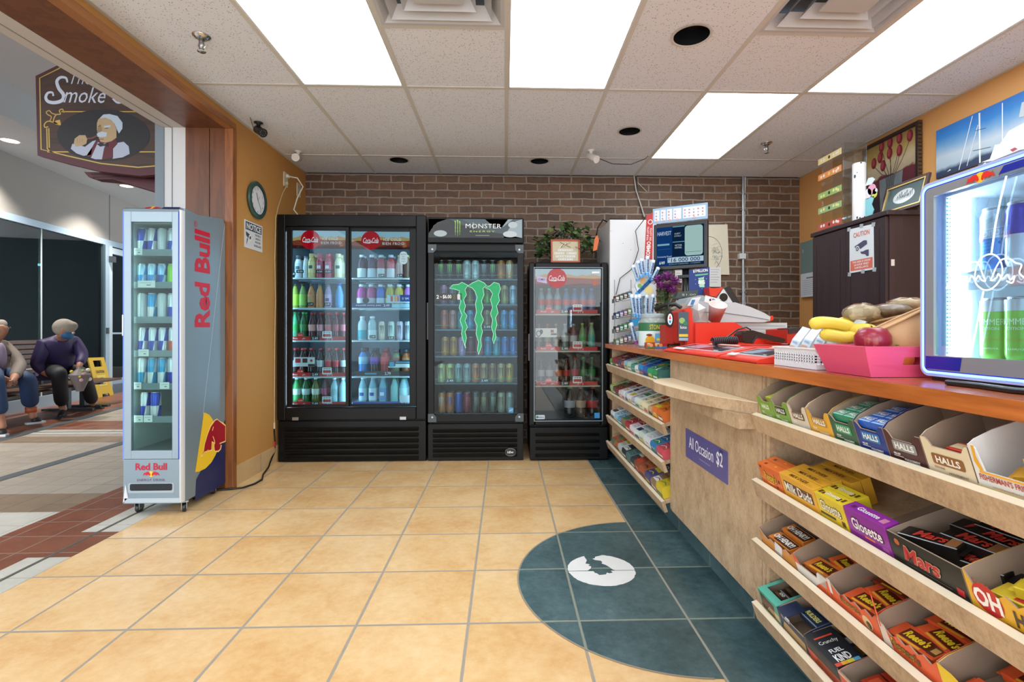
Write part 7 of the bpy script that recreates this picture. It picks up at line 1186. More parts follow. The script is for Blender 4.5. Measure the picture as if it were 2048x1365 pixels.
LS([(1896, 536), (1900, 548), (1908, 534), (1898, 552), (1904, 540), (1915, 546), (1928, 538), (1940, 528), (1952, 524), (1960, 532), (1966, 548), (1972, 562), (1964, 560), (1958, 552), (1952, 560), (1944, 552), (1938, 564), (1932, 556), (1926, 566), (1918, 556), (1904, 566), (1894, 578), (1898, 568), (1912, 556)]); LS([(1982, 562), (1988, 548), (1994, 534), (2004, 520), (2020, 518), (2032, 526), (2044, 530), (2040, 546), (2050, 556)]); LS([(1984, 562), (1994, 556), (1998, 548), (2006, 558), (2016, 550), (2022, 560), (2030, 552), (2026, 566), (2014, 562)])
g.build('glass_lettering', dr)
MB().box(MX + .045, MX + .075, YA - .040, YA - .0345, wz0 - .005, wz1 + .004, m('#e8f6ff', em=15.0)).build('light_strip', t); MB().box(MX + .045, MX + .075, YN + .0345, YN + .040, wz0 - .005, wz1 + .004, m('#e8f6ff', em=15.0)).build('light_strip', t)
prf = MB()
for i in range(40):
    for xx in (MX + .033, MX + .04): prf.box(xx - .0012, xx + .0012, YA - .0352, YA - .0345, wz0 + .004 + i * .0088, wz0 + .007 + i * .0088, m('#7f9aa4', .4))
prf.build('shelf_track', t)
MB().box(MX + .05, MX + D2 - .03, YN + .036, YA - .036, 1.195, 1.2, m('#c9dbe6', .3)).box(MX + .048, MX + .05, YN + .036, YA - .036, 1.16, 1.2, clear('tag_rail', '#dfe8ec', .6)).build('shelf', t)
MB().box(MX + .01, MX + D2 - .02, YN + .02, YA - .02, WT + .001, Zb0, m('#14161a', .4)).build('foot_plate', t)
tb_ = thing('price_tag', None, None); tb_.parent = t; Fx = FR((MX + .046, 0, 0), (0, -1, 0), (0, 0, 1)); g = MB()
for yy, c, tx in ((1.0, '#c4ccd2', '3.29'), (.935, '#d9a4a0', '3.50'), (.85, '#c4ccd2', '3.29')): g.rect(-yy - .03, 1.162, -yy + .03, 1.199, Fx, m(c, .4), .0004).text(tx, (-yy, 1.19), .02, .007, Fx, m('#5a6068'), .0008)
g.build('tag_print', tb_)
G9 = 'cans in the glowing mini fridge'
for i, yy in enumerate((1.042, .988, .934, .88, .826)):
    drink('energy', ['#2a7ac4', '#c4ccd4', '#2338a8', '#c4ccd4', '#2338a8'][i], ['#c4ccd4', '#2338a8', '#c4ccd4', '#2338a8', '#c4ccd4'][i], None, .0525, .133, (MX + .095, yy, 1.2015), '%s can, %s from far side, upper shelf of glowing mini fridge' % (['sky blue and silver', 'silver and blue', 'blue and silver', 'silver and blue', 'blue and silver'][i], ORD[i]), G9, None, -1.2, 24)
    o = drink('can', '#7cc04a', None, None, .0525, .133, (MX + .095, yy, Zb0 + .0375), 'lime green can, %s from the far side, lower shelf of the glowing mini fridge' % ORD[i], G9, None, 0, 24); rr = .0266
    def wrap_text(b, body, zc_, w_, h_, mt, d_=.0004):
        vs_, fs, bw, bh = glyphs(body, 0, .0); b.add([((rr + d_) * math.cos(R(200) + x / bw * w_ / rr), (rr + d_) * math.sin(R(200) + x / bw * w_ / rr), zc_ + y / bh * h_) for x, y in vs_], fs, mt)
    put('can_print', pmesh(('sumr',), lambda: (lambda b: (wrap_text(b, 'SUMMER', .082, .05, .013, m('#dff0d0', .4)), wrap_text(b, 'EDITION', .068, .032, .006, m('#dff0d0', .4)), wrap_text(b, 'ENERGY DRINK', .045, .04, .004, m('#c08a3a', .4)), wrap_text(b, 'FRAPPUYA', .026, .03, .004, m('#dff0d0', .4)), b.lathe([(rr, .104), (rr, .127)], m('#c9d0d0', .3, .3), seg=24, caps=False), b)[-1])(MB())), o)
    put('can_print', pmesh(('rbl',), lambda: (lambda b: (wrap_text(b, 'Red Bull', .068, .046, .016, m('#b02040', .4)), b)[-1])(MB())), [q for q in bpy.data.objects if q.name.startswith('drink_can') and q.get('group') == G9 and 'upper' in q['label']][i])
tag(MB().tube([Vector((.9, 1.0, WT + .006)), Vector((.905, .93, WT + .006)), Vector((.895, .86, WT + .006)), Vector((.92, .78, WT + .006)), Vector((.905, .7, WT + .006)), Vector((.93, .62, WT + .006))], .006, m('#1b1d20', .3)).build('power_cord'), 'black power cord lying in front of the mini fridge', 'cord')
# ================================================================ LEFT WALL
FL = FR((WL, 0, 0), (0, 1, 0), (0, 0, 1))          # faces the room: x = along +y, normal +x
t = thing('wall_clock', 'round white-faced wall clock with a mottled dark green rim on the ochre wall', 'clock', (WL + .001, 3.822, 2.04), 0)
MB().lathe([(.118, .0), (.135, .004), (.138, .018), (.128, .026), (.104, .024)], plaster('mottled_green_rim', '#123c38', '#3d5e52', 40, .3), seg=40, ax=0, caps=False).build('rim', t)
MB().lathe([(.0, .016), (.106, .016)], m('#dfe4ea', .4), seg=36, ax=0, caps=False).build('dial', t); F = FR((.016, 0, 0), (0, 1, 0), (0, 0, 1)); g = MB()
for h in range(1, 13): g.text(str(h), (.085 * math.sin(R(30 * h)), .085 * math.cos(R(30 * h))), None, .018, F, m('#2f343c', .4), .0008)
g.build('numeral', t)
for a, L, w in ((R(-20), .055, .006), (R(140), .08, .004), (R(40), .05, .002)): o = MB().stroke([(0, 0), (L * math.sin(a), L * math.cos(a))], w, F, m('#1d2126', .4), .0022, False).build('hand', t)
o = thing('notice_sign', 'NOTICE video surveillance sign on the ochre wall under the clock', 'sign', (WL + .001, 3.79, 1.765)); MB().box(0, .003, -.132, .132, -.1, .1, m('#d6d8d6', .4)).build('plate', o); F = FR((.003, 0, 0), (0, 1, 0), (0, 0, 1))
nv = m('#3a4854', .4); MB().rect(-.118, .032, .118, .09, F, nv).text('NOTICE', (0, .061), .21, .044, F, m('#e4e6e6', .4), .001, bold=.03).text('THIS AREA IS', (.06, .014), .09, .015, F, nv, bold=.02).text('UNDER 24', (.06, -.012), .075, .015, F, nv, bold=.02).text('HOUR VIDEO', (.06, -.038), .08, .015, F, nv, bold=.02).text('SURVEILLANCE', (.055, -.066), .11, .015, F, nv, bold=.02).mark([(-.115, .018), (-.03, -.006), (-.04, -.03), (-.09, -.024), (-.112, -.01)], F, nv).disc((-.055, -.02), .022, F, m('#e4e6e6', .4), .001, 18).disc((-.055, -.02), .012, F, nv, .0014, 14).mark([(-.098, -.03), (-.085, -.03), (-.096, -.06), (-.11, -.08)], F, nv).build('print', o)
def outlet(name, label, loc, r=(0, 1, 0)):
    o = thing(name, label, 'outlet', loc); F = FR((0, 0, 0), r, (0, 0, 1)); nn = Vector(r).cross(Vector((0, 0, 1))); b = MB(); q = Vector(r)
    b.slab([q * x + Vector((0, 0, z)) for x, z in rbox(.075, .12, .006, 2)], nn * .006, m('#d3cdb8', .4)); b.build('cover_plate', o); g = MB(); F = (nn * .006, q, Vector((0, 0, 1)))
    for z in (-.028, .028): g.disc((0, z), .016, F, m('#bdb69f', .4), .0006, 16).rect(-.007, z - .002, -.005, z + .008, F, m('#3a362c'), .001).rect(.005, z - .002, .007, z + .008, F, m('#3a362c'), .001)
    g.build('socket', o)
outlet('wall_outlet', 'ivory wall outlet with two plugs, above the wide cooler', (WL + .001, 4.33, 2.345)); outlet('wall_outlet', 'ivory blank-looking wall outlet nearest the brick corner', (WL + .001, 4.60, 2.33))
pl_ = m('#d2cdbd', .4); t = thing('power_cord', 'white appliance cord curving from the outlet to the top of the wide cooler', 'cord'); MB().box(WL + .007, WL + .03, 4.325, 4.355, 2.362, 2.388, pl_).build('plug', t, bev=.003); MB().tube([Vector((WL + .03, 4.34, 2.375)), Vector((WL + .09, 4.36, 2.37)), Vector((WL + .13, 4.38, 2.30)), Vector((WL + .085, 4.37, 2.2)), Vector((WL + .06, 4.36, 2.1)), Vector((WL + .12, 4.36, 2.02)), Vector((WL + .2, 4.36, 2.003))], .006, pl_).build('cord', t)
t = thing('power_cord', 'long tan cord running down the wall edge to the floor by the wide cooler', 'cord'); MB().box(WL + .007, WL + .028, 4.315, 4.34, 2.3, 2.325, m('#b9ad8c', .5)).build('plug', t, bev=.003)
tn = m('#b3a27e', .5); PW = lambda px, py: PX(px, py, WL + .007); MB().tube([Vector((WL + .02, 4.325, 2.30)), PW(566, 385), PW(556, 415), PW(551.5, 436), PW(549.5, 520), PW(551, 600), PW(549, 700), PW(548.5, 800), PW(548.5, 846)], .005, tn).build('cord', t); MB().tube([PW(548.5, 846), PW(548.5, 858)], .007, m('#c9bfa4', .5)).build('connector', t)
fl_ = [PW(548.5, 858), PW(550, 884), PW(549, 905), PX(543, 918, WL + .02)] + [PZ(*p, .009) for p in ((537, 935), (526, 950), (524, 960), (510, 968), (485, 976), (455, 979), (425, 981), (405, 990), (385, 1000))]; MB().tube(fl_, .006, BLACK).build('floor_cord', t); MB().box(WL + .005, WL + .012, PW(549, 890).y - .012, PW(549, 890).y + .012, PW(549, 897).z, PW(549, 884).z, m('#c8463e', .4)).build('warning_tag', t)
# ================================================================ PLANT AND SIGN ON THE NARROW COOLER
NT_ = 1.634; t = thing('potted_ivy', 'trailing variegated ivy sitting on the narrow cooler behind the framed sign', 'plant', (0, 0, 0)); lv = [m('#2c4a26', .45), m('#45693a', .45), m('#1c3020', .45), m('#8fa25a', .45), m('#5f8046', .45)]; b = MB(); vv = m('#b9c4a4', .45)
for i in range(210):
    px, py = rnd.choice([(1120, 466), (1140, 460), (1100, 478), (1084, 492), (1078, 504), (1158, 470), (1172, 478), (1180, 488), (1165, 496), (1092, 508)]); p = Q(px + rnd.gauss(0, 9), py + rnd.gauss(0, 7), 4.36 + rnd.uniform(-.12, .1))
    p.x = min(p.x, .79)
    if p.z < NT_ + .03: p.z = NT_ + .03 + rnd.uniform(0, .05)
    leaf(b, p, Vector((rnd.uniform(-1, 1), rnd.uniform(-1, .2), rnd.uniform(-.8, .7))), rnd.uniform(.05, .085), rnd.uniform(.02, .03), lv[rnd.choice([0, 0, 1, 1, 2, 3, 3, 4])])
b.build('foliage', t); b = MB()
for i in range(9): a = Q(1125, 500, 4.4); e = Q(1080 + i * 13, 490 - 25 * math.sin(i / 8 * math.pi), 4.36); b.tube([a, a.lerp(e, .5) + Vector((0, 0, .05)), e], .003, lv[2], 5)
b.build('vine', t); MB().lathe([(.05, 0), (.07, .1), (.075, .1), (.07, .09)], m('#4a3a30', .6), (Q(1127, 500, 4.44).x, 4.44, NT_ + .001), 18).build('pot', t)
o = thing('framed_sign', 'rust-framed letter-tile sign reading GATHER HERE WITH THANKFUL HEARTS on the narrow cooler', 'sign', (Q(1132, 524, 4.17).x, 4.20, NT_ + .0015)); o.rotation_euler = (R(-8), 0, 0); w, h = .245, .2
frame('frame', o, -w / 2, w / 2, 0, h, -.008, .012, .014, .014, .014, .014, m('#a8482a', .45), .002); MB().box(-w / 2 + .012, w / 2 - .012, 0, .006, .012, h - .012, plaster('burlap', '#b3a98e', '#c4baa0', 90, .8, .4)).build('backing', o)
F = FR((0, -.001, 0)); g = MB(); tl_ = m('#d9dad2', .5)
for z, tx, x0 in ((.108, 'GATHER', 0), (.081, 'HERE WITH', 0), (.054, 'THANKFUL', 0), (.028, 'HEARTS', 0)):
    n = len(tx); 
    for i, ch in enumerate(tx):
        x = (i - (n - 1) / 2) * .0205
        if ch != ' ': g.rect(x - .0095, z - .009, x + .0095, z + .009, F, tl_).text(ch, (x, z), None, .010, F, m('#2c2a26', .5), .001)
for i in range(5): g.stroke([(-.05 + i * .012, .125 + .004 * i), (-.02 + i * .012, .16 + .002 * i)], .005, F, m(['#d9d4c4', '#5a3a2a', '#e2ddd0', '#7a5a44', '#d0cabb'][i], .5), .001, False)
g.stroke([(-.045, .175), (.045, .13)], .005, F, m('#6a4a38', .5), .0015, False).stroke([(.045, .175), (-.03, .13)], .004, F, m('#8a6a50', .5), .0018, False); g.build('letter_tile', o)
# ================================================================ RIGHT WALL AND BACK CABINET
KX = 2.35; DB = wood('dark_espresso_board', '#33252a', '#281c20', 'Z', 3.0, .5); t = thing('tall_cabinet', 'tall dark brown two-door cabinet against the ochre wall', 'cabinet'); kz = 1.812
MB().box(KX + .02, WR - .003, 3.04, 3.79, 0, kz - .03, DB).build('body', t); MB().box(KX - .01, WR - .003, 3.02, 3.80, kz - .03, kz, DB).build('top', t, bev=.004)
for a, b_ in ((3.045, 3.41), (3.415, 3.785)):
    d = MB().box(KX, KX + .019, a, b_, .06, kz - .035, DB).build('door', t, bev=.002); MB().box(KX - .001, KX + .002, a + .05, a + .0515, .12, kz - .1, BLACK).box(KX - .001, KX + .002, b_ - .0515, b_ - .05, .12, kz - .1, BLACK).build('door_groove', d)
F = FR((2.38, 3.0395, 1.47)); MB().rect(.0, .0, .022, .04, F, m('#cfcac6', .5)).build('sticker_scrap', t)
o = thing('caution_poster', 'CAUTION surveillance poster taped to the dark cabinet door', 'poster', (KX - .002, 3.25, 1.54)); zt3 = 1.075; PCx = lambda px, py: (-PX(px, py, KX).y + 3.25, PX(px, py, KX).z - 1.54)
F = FR((0, 0, 0), (0, -1, 0), (0, 0, 1)); b = MB(); q = [PCx(1700, 547), PCx(1749, 539), PCx(1748, 448), PCx(1700, 459)]; b.slab([(-.0, -x, z) for x, z in q], (-.0012, 0, 0), m('#d3dade', .5)); b.build('sheet', o)
x0, x1 = q[0][0], q[1][0]; xm = (x0 + x1) / 2; zl, zh = q[0][1], q[3][1]; W_ = x1 - x0; H_ = zh - zl; sal = m('#cf6a58', .5); nvy = m('#4a4a66', .5)
g = MB().text('CAUTION', (xm, zl + H_ * .83), W_ * .66, H_ * .11, F, sal, .002, bold=.02).rect(x0 + W_ * .04, zl + H_ * .04, x1 - W_ * .05, zl + H_ * .27, F, sal, .0016)
for i, s_ in enumerate(('THIS AREA IS UNDER', '24 HOUR VIDEO', 'SURVEILLANCE')): g.text(s_, (xm, zl + H_ * (.225 - .065 * i)), W_ * (.74, .6, .56)[i], H_ * .045, F, m('#e4e4e2', .5), .002, bold=.015)
g.mark([(x0 + W_ * .22, zl + H_ * .58), (x0 + W_ * .6, zl + H_ * .67), (x0 + W_ * .72, zl + H_ * .655), (x0 + W_ * .74, zl + H_ * .575), (x0 + W_ * .48, zl + H_ * .5), (x0 + W_ * .25, zl + H_ * .53)], F, nvy, .002).disc((x0 + W_ * .34, zl + H_ * .51), W_ * .09, F, m('#d3dade', .5), .0024, 18).disc((x0 + W_ * .34, zl + H_ * .51), W_ * .06, F, nvy, .0028, 16).disc((x0 + W_ * .34, zl + H_ * .51), W_ * .025, F, m('#d3dade', .5), .0032, 12).mark([(x0 + W_ * .46, zl + H_ * .44), (x0 + W_ * .56, zl + H_ * .43), (x0 + W_ * .68, zl + H_ * .45), (x0 + W_ * .8, zl + H_ * .45), (x0 + W_ * .8, zl + H_ * .31), (x0 + W_ * .72, zl + H_ * .31), (x0 + W_ * .66, zl + H_ * .36), (x0 + W_ * .5, zl + H_ * .385)], F, nvy, .002); g.build('print', o)
for i, (px, py) in enumerate(((1699, 459), (1724, 452), (1748, 449), (1700, 549), (1727, 543), (1750, 539))): x, z = PCx(px, py); MB().mark([(x - .018, z - .012), (x + .014, z - .016), (x + .018, z + .01), (x - .014, z + .014)], F, clear('tape_%d' % i, '#c9d3d8', .6), .0022).build('tape', o)
# acrylic candy tower on the cabinet
t = thing('acrylic_dispenser', 'clear acrylic tiered candy dispenser standing on the dark cabinet', 'dispenser'); ax_, ay0, ay1 = KX + .03, 3.47, 3.72
for y in (ay0, (ay0 + ay1) / 2, ay1): MB().box(ax_, ax_ + .16, y - .0015, y + .0015, kz + .001, kz + .58, ACRYL).build('divider', t)
MB().box(ax_ + .16, ax_ + .163, ay0, ay1, kz + .001, kz + .6, ACRYL).build('back', t)
for i, (z, c, nm) in enumerate(((.03, '#b8504a', 'red'), (.15, '#8fae7a', 'green'), (.26, '#8fae6a', 'lime'), (.40, '#d98a4a', 'orange'), (.52, '#dcc88a', 'cream'))):
    s_ = MB().slab([(ax_ - .02, ay0, kz + z - .02), (ax_ - .02, ay0, kz + z - .016), (ax_ + .16, ay0, kz + z + .024), (ax_ + .16, ay0, kz + z + .02)][::-1], (0, ay1 - ay0, 0), ACRYL).build('shelf', t); MB().box(ax_ - .026, ax_ - .022, ay0 - .004, ay1 + .004, kz + z - .022, kz + z + .022, m(c, .35)).build('label_strip', s_); F = FR((ax_ - .0265, (ay0 + ay1) / 2, kz + z), (0, -1, 0), (0, 0, 1)); g = MB().disc((0, 0), .012, F, m('#3a3428' if i != 3 else '#d9c07a', .4), .0004, 14)
    for q in (-.09, -.06, .05, .08, .1): g.disc((q, rnd.uniform(-.006, .006)), .011, F, m('#e0d48a' if i in (1, 2) else '#e6dcd0', .4), .0004, 10)
    g.build('label_print', s_)
for i in range(12): o = thing('wrapped_candy', 'small white wrapped candy, %s in the bottom bin of the acrylic dispenser' % ORD[i], 'candy', (ax_ + .02 + .02 * (i % 4), ay0 + .03 + .06 * (i // 4) + .012 * (i % 2), kz + .05 + .006 * (i % 4)), i, 'wrapped candies in the acrylic dispenser'); MB().ball((0, 0, 0), (.014, .009, .009), m(['#d3d6d8', '#c9ccd0', '#b9bec6'][i % 3], .35), 8, 6).build('candy', o); MB().slab([(.012, 0, 0), (.022, -.007, 0), (.022, .007, 0)], (0, 0, .001), m('#d3d6d8', .35)).build('twist', o)
o = thing('cup_tube', 'tall white spotted paper cup tube beside the acrylic dispenser', 'cup stack', (KX + .08, 3.39, kz + .001)); spm = NT('spotted_paper'); vz = spm.n('ShaderNodeTexVoronoi', i_Scale=26.0); spm.l(spm.vec(spm.obj(), (1, 1, .6)), vz.inputs['Vector']); spm.bsdf(spm.mix(spm.math('LESS_THAN', vz.outputs['Distance'], .2), '#d9d8d8', '#2a2c34'), .5)
MB().lathe([(.04, 0), (.041, .01), (.041, .40), (.036, .405), (0, .405)], spm.m, seg=28).build('tube', o)
o = thing('ice_cream_cutout', 'pastel ice-cream cone cutout standing beside the spotted cup tube', 'cutout', (KX + .10, 3.325, kz + .001)); b = MB()
F = FR((-.003, 0, 0), (0, -1, 0), (0, 0, 1)); cut = lambda pts, c: MB().slab([(0, -x, z) for x, z in pts], (-.004, 0, 0), m(c, .5)); circ = lambda x, z, r_: [(x + r_ * math.cos(R(a)), z + r_ * math.sin(R(a))) for a in range(0, 360, 20)]
cut([(-.03, .0), (.02, .0), (.05, .06), (.03, .1), (.055, .15), (-.04, .15)], '#7fc4cc').build('cone', o); cut(circ(-.005, .18, .035), '#d9d4da').build('scoop', o); cut(circ(.03, .2, .036), '#d99ab4').build('scoop', o); cut(circ(.055, .16, .022), '#c4cc5a').build('scoop', o); cut(circ(.06, .18, .02), '#cfd3da').build('scoop', o); cut([(-.03, .24), (.0, .285), (.035, .28), (.06, .26), (.03, .235)], '#cfe0e8').build('topping', o)
# leaning plaque, tulip picture, boat print
o = thing('framed_plaque', 'dark-framed plaque with a silver oval crest leaning on top of the dark cabinet', 'plaque', (KX + .12, 3.245, kz + .0015)); 
pw, ph = .34, .20; o.rotation_euler = (0, R(14), 0)
b = MB(); fr_ = m('#3a221c', .35)
b.box(-.012, .006, -pw, -pw + .018, 0, ph, fr_).box(-.012, .006, -.018, 0, 0, ph, fr_).box(-.012, .006, -pw + .018, -.018, 0, .018, fr_).box(-.012, .006, -pw + .018, -.018, ph - .018, ph, fr_); b.build('frame', o, bev=.003)
b = MB(); gd = m('#c9b070', .3, .6); b.box(-.013, -.004, -pw + .018, -pw + .026, .018, ph - .018, gd).box(-.013, -.004, -.026, -.018, .018, ph - .018, gd).box(-.013, -.004, -pw + .026, -.026, .018, .026, gd).box(-.013, -.004, -pw + .026, -.026, ph - .026, ph - .018, gd); b.build('gold_slip', o)
F = FR((-.006, 0, 0), (0, -1, 0), (0, 0, 1)); g = MB().rect(.026, .026, pw - .026, ph - .026, F, m('#33474a', .3), 0).disc((pw * .5, ph * .5), .085, F, m('#b9bec0', .25, .6), .0006, 30, .046); 
for i in range(9): g.stroke([(pw * .5 - .06 + .014 * i, ph * .5 - .02), (pw * .5 - .05 + .014 * i, ph * .5 + .01 + .012 * (i % 3)), (pw * .5 - .044 + .014 * i, ph * .5 - .012)], .003, F, m('#4a5658', .4), .001)
g.text('Award', (pw * .5, ph * .5 - .002), .07, .014, F, m('#4a5658', .4), .0012); g.build('crest', o)
t = thing('tulip_painting', 'framed painting of red tulips in a grey vase on the ochre wall', 'painting', (WR - .001, 0, 0)); y1_, y0_, z0_, z1_ = 3.875, 3.335, 1.86, 2.50; fm_ = m('#2a1c16', .35)
b = MB().box(-.03, 0, y0_, y0_ + .025, z0_, z1_, fm_).box(-.03, 0, y1_ - .025, y1_, z0_, z1_, fm_).box(-.03, 0, y0_ + .025, y1_ - .025, z0_, z0_ + .025, fm_).box(-.03, 0, y0_ + .025, y1_ - .025, z1_ - .025, z1_, fm_); b.build('frame', t, bev=.004)
b = MB()
for i in range(24): b.box(-.032, -.004, y0_ - .006, y0_, z0_ + .02 + i * .026, z0_ + .04 + i * .026, m('#4a3626', .4))
b.build('frame_carving', t)
def paint(nm, stops, sc_=(1, 1, 1), lo=0, hi=1):
    q = NT(nm); sp = q.n('ShaderNodeSeparateXYZ'); q.l(q.pos(), sp.inputs[0]); n = q.noise(q.pos(), 9, 5); z = q.math('DIVIDE', q.math('SUBTRACT', sp.outputs[2], lo), hi - lo); return q.bsdf(q.ramp(q.math('ADD', z, q.math('MULTIPLY_ADD', n, .16, -.08)), stops), .55)
F = FR((-.012, 0, 0), (0, -1, 0), (0, 0, 1)); Y2 = lambda u, v: (-(y1_ - .025) + u * (y1_ - y0_ - .05), z0_ + .025 + v * (z1_ - z0_ - .05))
cv = MB().mark([Y2(0, 0), Y2(1, 0), Y2(1, 1), Y2(0, 1)], F, paint('painted_canvas', [(0, '#1f1a24'), (.3, '#2e1f26'), (.42, '#5a2430'), (.56, '#6a2a34'), (.58, '#b9a88c'), (.7, '#cdbb98'), (.8, '#b59a5a'), (1, '#8a7238')], lo=z0_, hi=z1_), 0).build('canvas', t)
g = MB().mark([Y2(.3, .12), Y2(.68, .1), Y2(.74, .55), (Y2(.28, 0)[0], Y2(0, .53)[1])], F, plaster('painted_vase', '#5f6a70', '#8a9298', 12), .0006)
tu = [(.17, .78), (.3, .82), (.36, .7), (.33, .95), (.5, .95), (.49, .82), (.68, .95), (.68, .8), (.87, .92)]
for i, (u_, v_) in enumerate(tu):
    p = Y2(u_, v_ - .04); q = Y2(.42 + .02 * i, .5); r_ = Y2(.42 + .016 * i, .14); g.stroke([p, ((p[0] + q[0]) / 2 + .004, (p[1] + q[1]) / 2), q, r_], .004, F, m('#2f2a26', .6), .001)
for i, (u_, v_) in enumerate(tu): p = Y2(u_, v_); g.disc(p, .027, F, m('#7c1f2a', .5), .0014, 18, .042).disc((p[0] - .006, p[1] + .006), .014, F, m('#a8404a', .5), .0018, 14, .028)
g.build('painted_tulip', t)
t = thing('boat_print', 'unframed print of white yachts under a blue sky on the ochre wall', 'print', (WR - .001, 0, 0)); bt0, bt1, bz0, bz1 = 3.212, 2.2, 2.06, 2.375; sky = paint('print_sky', [(.0, '#26304a'), (.12, '#2c3e5e'), (.2, '#a9bccb'), (.4, '#b9c8d4'), (.6, '#6fa0cc'), (.8, '#2f7fc8'), (1, '#2a6fc0')], lo=bz0, hi=bz1)
MB().box(-.012, 0, bt1, bt0, bz0, bz1, sky).build('panel', t); F = FR((-.0125, 0, 0), (0, -1, 0), (0, 0, 1)); PB = lambda px, py: (lambda p: (-p.y, p.z))(PX(px, py, WR - .0135)); wy_ = m('#e6eaee', .4); dk = m('#3a4456', .5)
g = MB().stroke([PB(1959, 226), PB(1960, 326)], .010, F, wy_, .0006, False).stroke([PB(2005, 206), PB(2005, 290)], .006, F, wy_, .0006, False).stroke([PB(1945, 232), PB(1918, 340)], .005, F, wy_, .0006, False).stroke([PB(1956, 250), PB(1934, 332)], .004, F, wy_, .0006, False).stroke([PB(1946, 302), PB(1982, 294)], .003, F, dk, .0008, False).stroke([PB(1950, 262), PB(1972, 256)], .003, F, dk, .0008, False)
g.mark([PB(1962, 325), PB(1980, 318), PB(1990, 290), PB(2000, 288), PB(2018, 262), PB(2048, 246), PB(2100, 226), PB(2100, 290), PB(2040, 300), PB(1985, 322)], F, wy_, .001).mark([PB(1956, 330), PB(1990, 316), PB(2048, 290), PB(2100, 278), PB(2100, 330), PB(1960, 345)], F, m('#6a7480', .5), .0008).mark([PB(2038, 235), PB(2044, 205), PB(2060, 200), PB(2064, 230)], F, m('#b9c4cc', .5), .0014).mark([PB(2020, 300), PB(2030, 295), PB(2036, 298), PB(2026, 304)], F, m('#b04a5a', .5), .0014)
for px, py in ((1968, 330), (1985, 327), (2002, 322), (1898, 343)): p = PB(px, py); g.mark([(p[0] - .014, p[1]), (p[0] + .016, p[1] + .004), (p[0] + .008, p[1] + .012)], F, wy_, .0014)
g.build('painted_yacht', t)
# electrical panel, notice and outlet near the corner
o = thing('wall_board', 'grey-green board fixed to the ochre wall by the brick corner', 'board'); MB().box(WR - .03, WR - .001, 4.45, 4.71, 1.39, 1.9, m('#6f8482', .5)).build('board', o, bev=.003); MB().box(WR - .031, WR - .029, 4.66, 4.664, 1.8, 1.83, WHITE).build('sticker', o)
o = thing('wall_notice', 'white printed notice hanging below the grey-green board', 'notice'); MB().box(WR - .034, WR - .0315, 4.40, 4.69, 1.38, 1.60, m('#cdd2d8', .5)).build('sheet', o); F = FR((WR - .034, 0, 0), (0, -1, 0), (0, 0, 1)); g = MB().rect(-4.6, 1.55, -4.5, 1.56, F, m('#4a5260'))
for i in range(8): g.rect(-4.66, 1.53 - i * .018, -4.5 + .01 * (i % 3), 1.534 - i * .018, F, m('#9aa2ac'))
g.build('print', o); outlet('wall_outlet', 'ivory wall outlet on the ochre wall beside the dark cabinet', (WR - .001, 4.46, 1.28), (0, -1, 0))
# ================================================================ THE MALL BEYOND THE OPENING
SA, SE, SNn = Vector((-6.3, 6.5, 0)), Vector((-.1318, .9913, 0)), Vector((.9913, .1318, 0))
def SP(px, py, off=0.0):
    """point where the pixel ray meets the shop-front plane moved off metres into the corridor"""
    a = ray(px, py); o = Vector((0, 0, HC)); t = ((SA + SNn * off) - o).dot(SNn) / a.dot(SNn); return o + a * t
def ss(px): return (SP(px, 600) - SA).dot(SE)
def SW(s_, z, off=0.0): return SA + SE * s_ + SNn * off + Vector((0, 0, z))
def sbox(b, s0, s1, z0, z1, o0, o1, mt): return b.hexa([SW(s0, z0, o1), SW(s1, z0, o1), SW(s1, z0, o0), SW(s0, z0, o0)], [SW(s0, z1, o1), SW(s1, z1, o1), SW(s1, z1, o0), SW(s0, z1, o0)], mt)
MF = tile('mall_floor_tile', (.2, .2), (0, 0), [(.3, '#8f8675'), (.5, '#a0968a'), (.7, '#aba293')], '#7f776b', .005, .35, nsc=2, bump=.2)
RUST = tile('rust_floor_tile', (.2, .2), (0.05, .1), [(.3, '#5f3322'), (.5, '#7a4630'), (.7, '#8a5740')], '#8a7d72', .006, .35, nsc=4, bump=.2); TAUPE = tile('taupe_floor_tile', (.2, .2), (0, 0), [(.3, '#75634f'), (.6, '#8a7763')], '#6f6355', .005, .35, nsc=2, bump=.2); PALE = tile('pale_mosaic_tile', (.3, .3), (-2.05, .15), [(.3, '#b0aea4'), (.6, '#c3c1b8')], '#9a988f', .004, .4, nsc=8, bump=.2); GRY = m('#4d5459', .4)
struct(MB().face([(-14, -9, -.001), (FX, -9, -.001), (FX, 16, -.001), (-14, 16, -.001)], MF).build('floor_mall'))
tb_ = MB(); Fz = FZ(.0005); qd = lambda x0, x1, y0, y1, mt, z=.0005: tb_.rect(x0, y0, x1, y1, FZ(z), mt, 0)
qd(-2.25, FX, -3, 8, PALE); qd(-2.25, FX, 2.45, 2.75, RUST, .001); qd(-2.62, -2.25, -3, 8, RUST); qd(-2.45, -2.25, 2.75, 3.6, RUST, .001); qd(-8, -2.62, 2.2, 3.06, PALE); qd(-8, -2.62, 3.06, 3.4, TAUPE); qd(-8, -2.62, 4.95, 5.22, TAUPE); qd(-8, -2.62, 5.36, 5.52, PALE); qd(-8, -2.62, 5.43, 5.47, GRY, .001); qd(-8, -2.62, 5.6, 6.1, RUST); qd(-3.68, -3.58, -3, 9, GRY, .0015)
tb_.mark([(-14, -9), (-4.55, -9), (-4.9, 5.0), (-6.2, 12), (-14, 12)], FZ(.002), RUST, 0).stroke([(-4.55, -9), (-4.9, 5.0), (-6.2, 12)], .12, FZ(.0025), GRY, 0, False); struct(tb_.build('floor_mall_bands'))
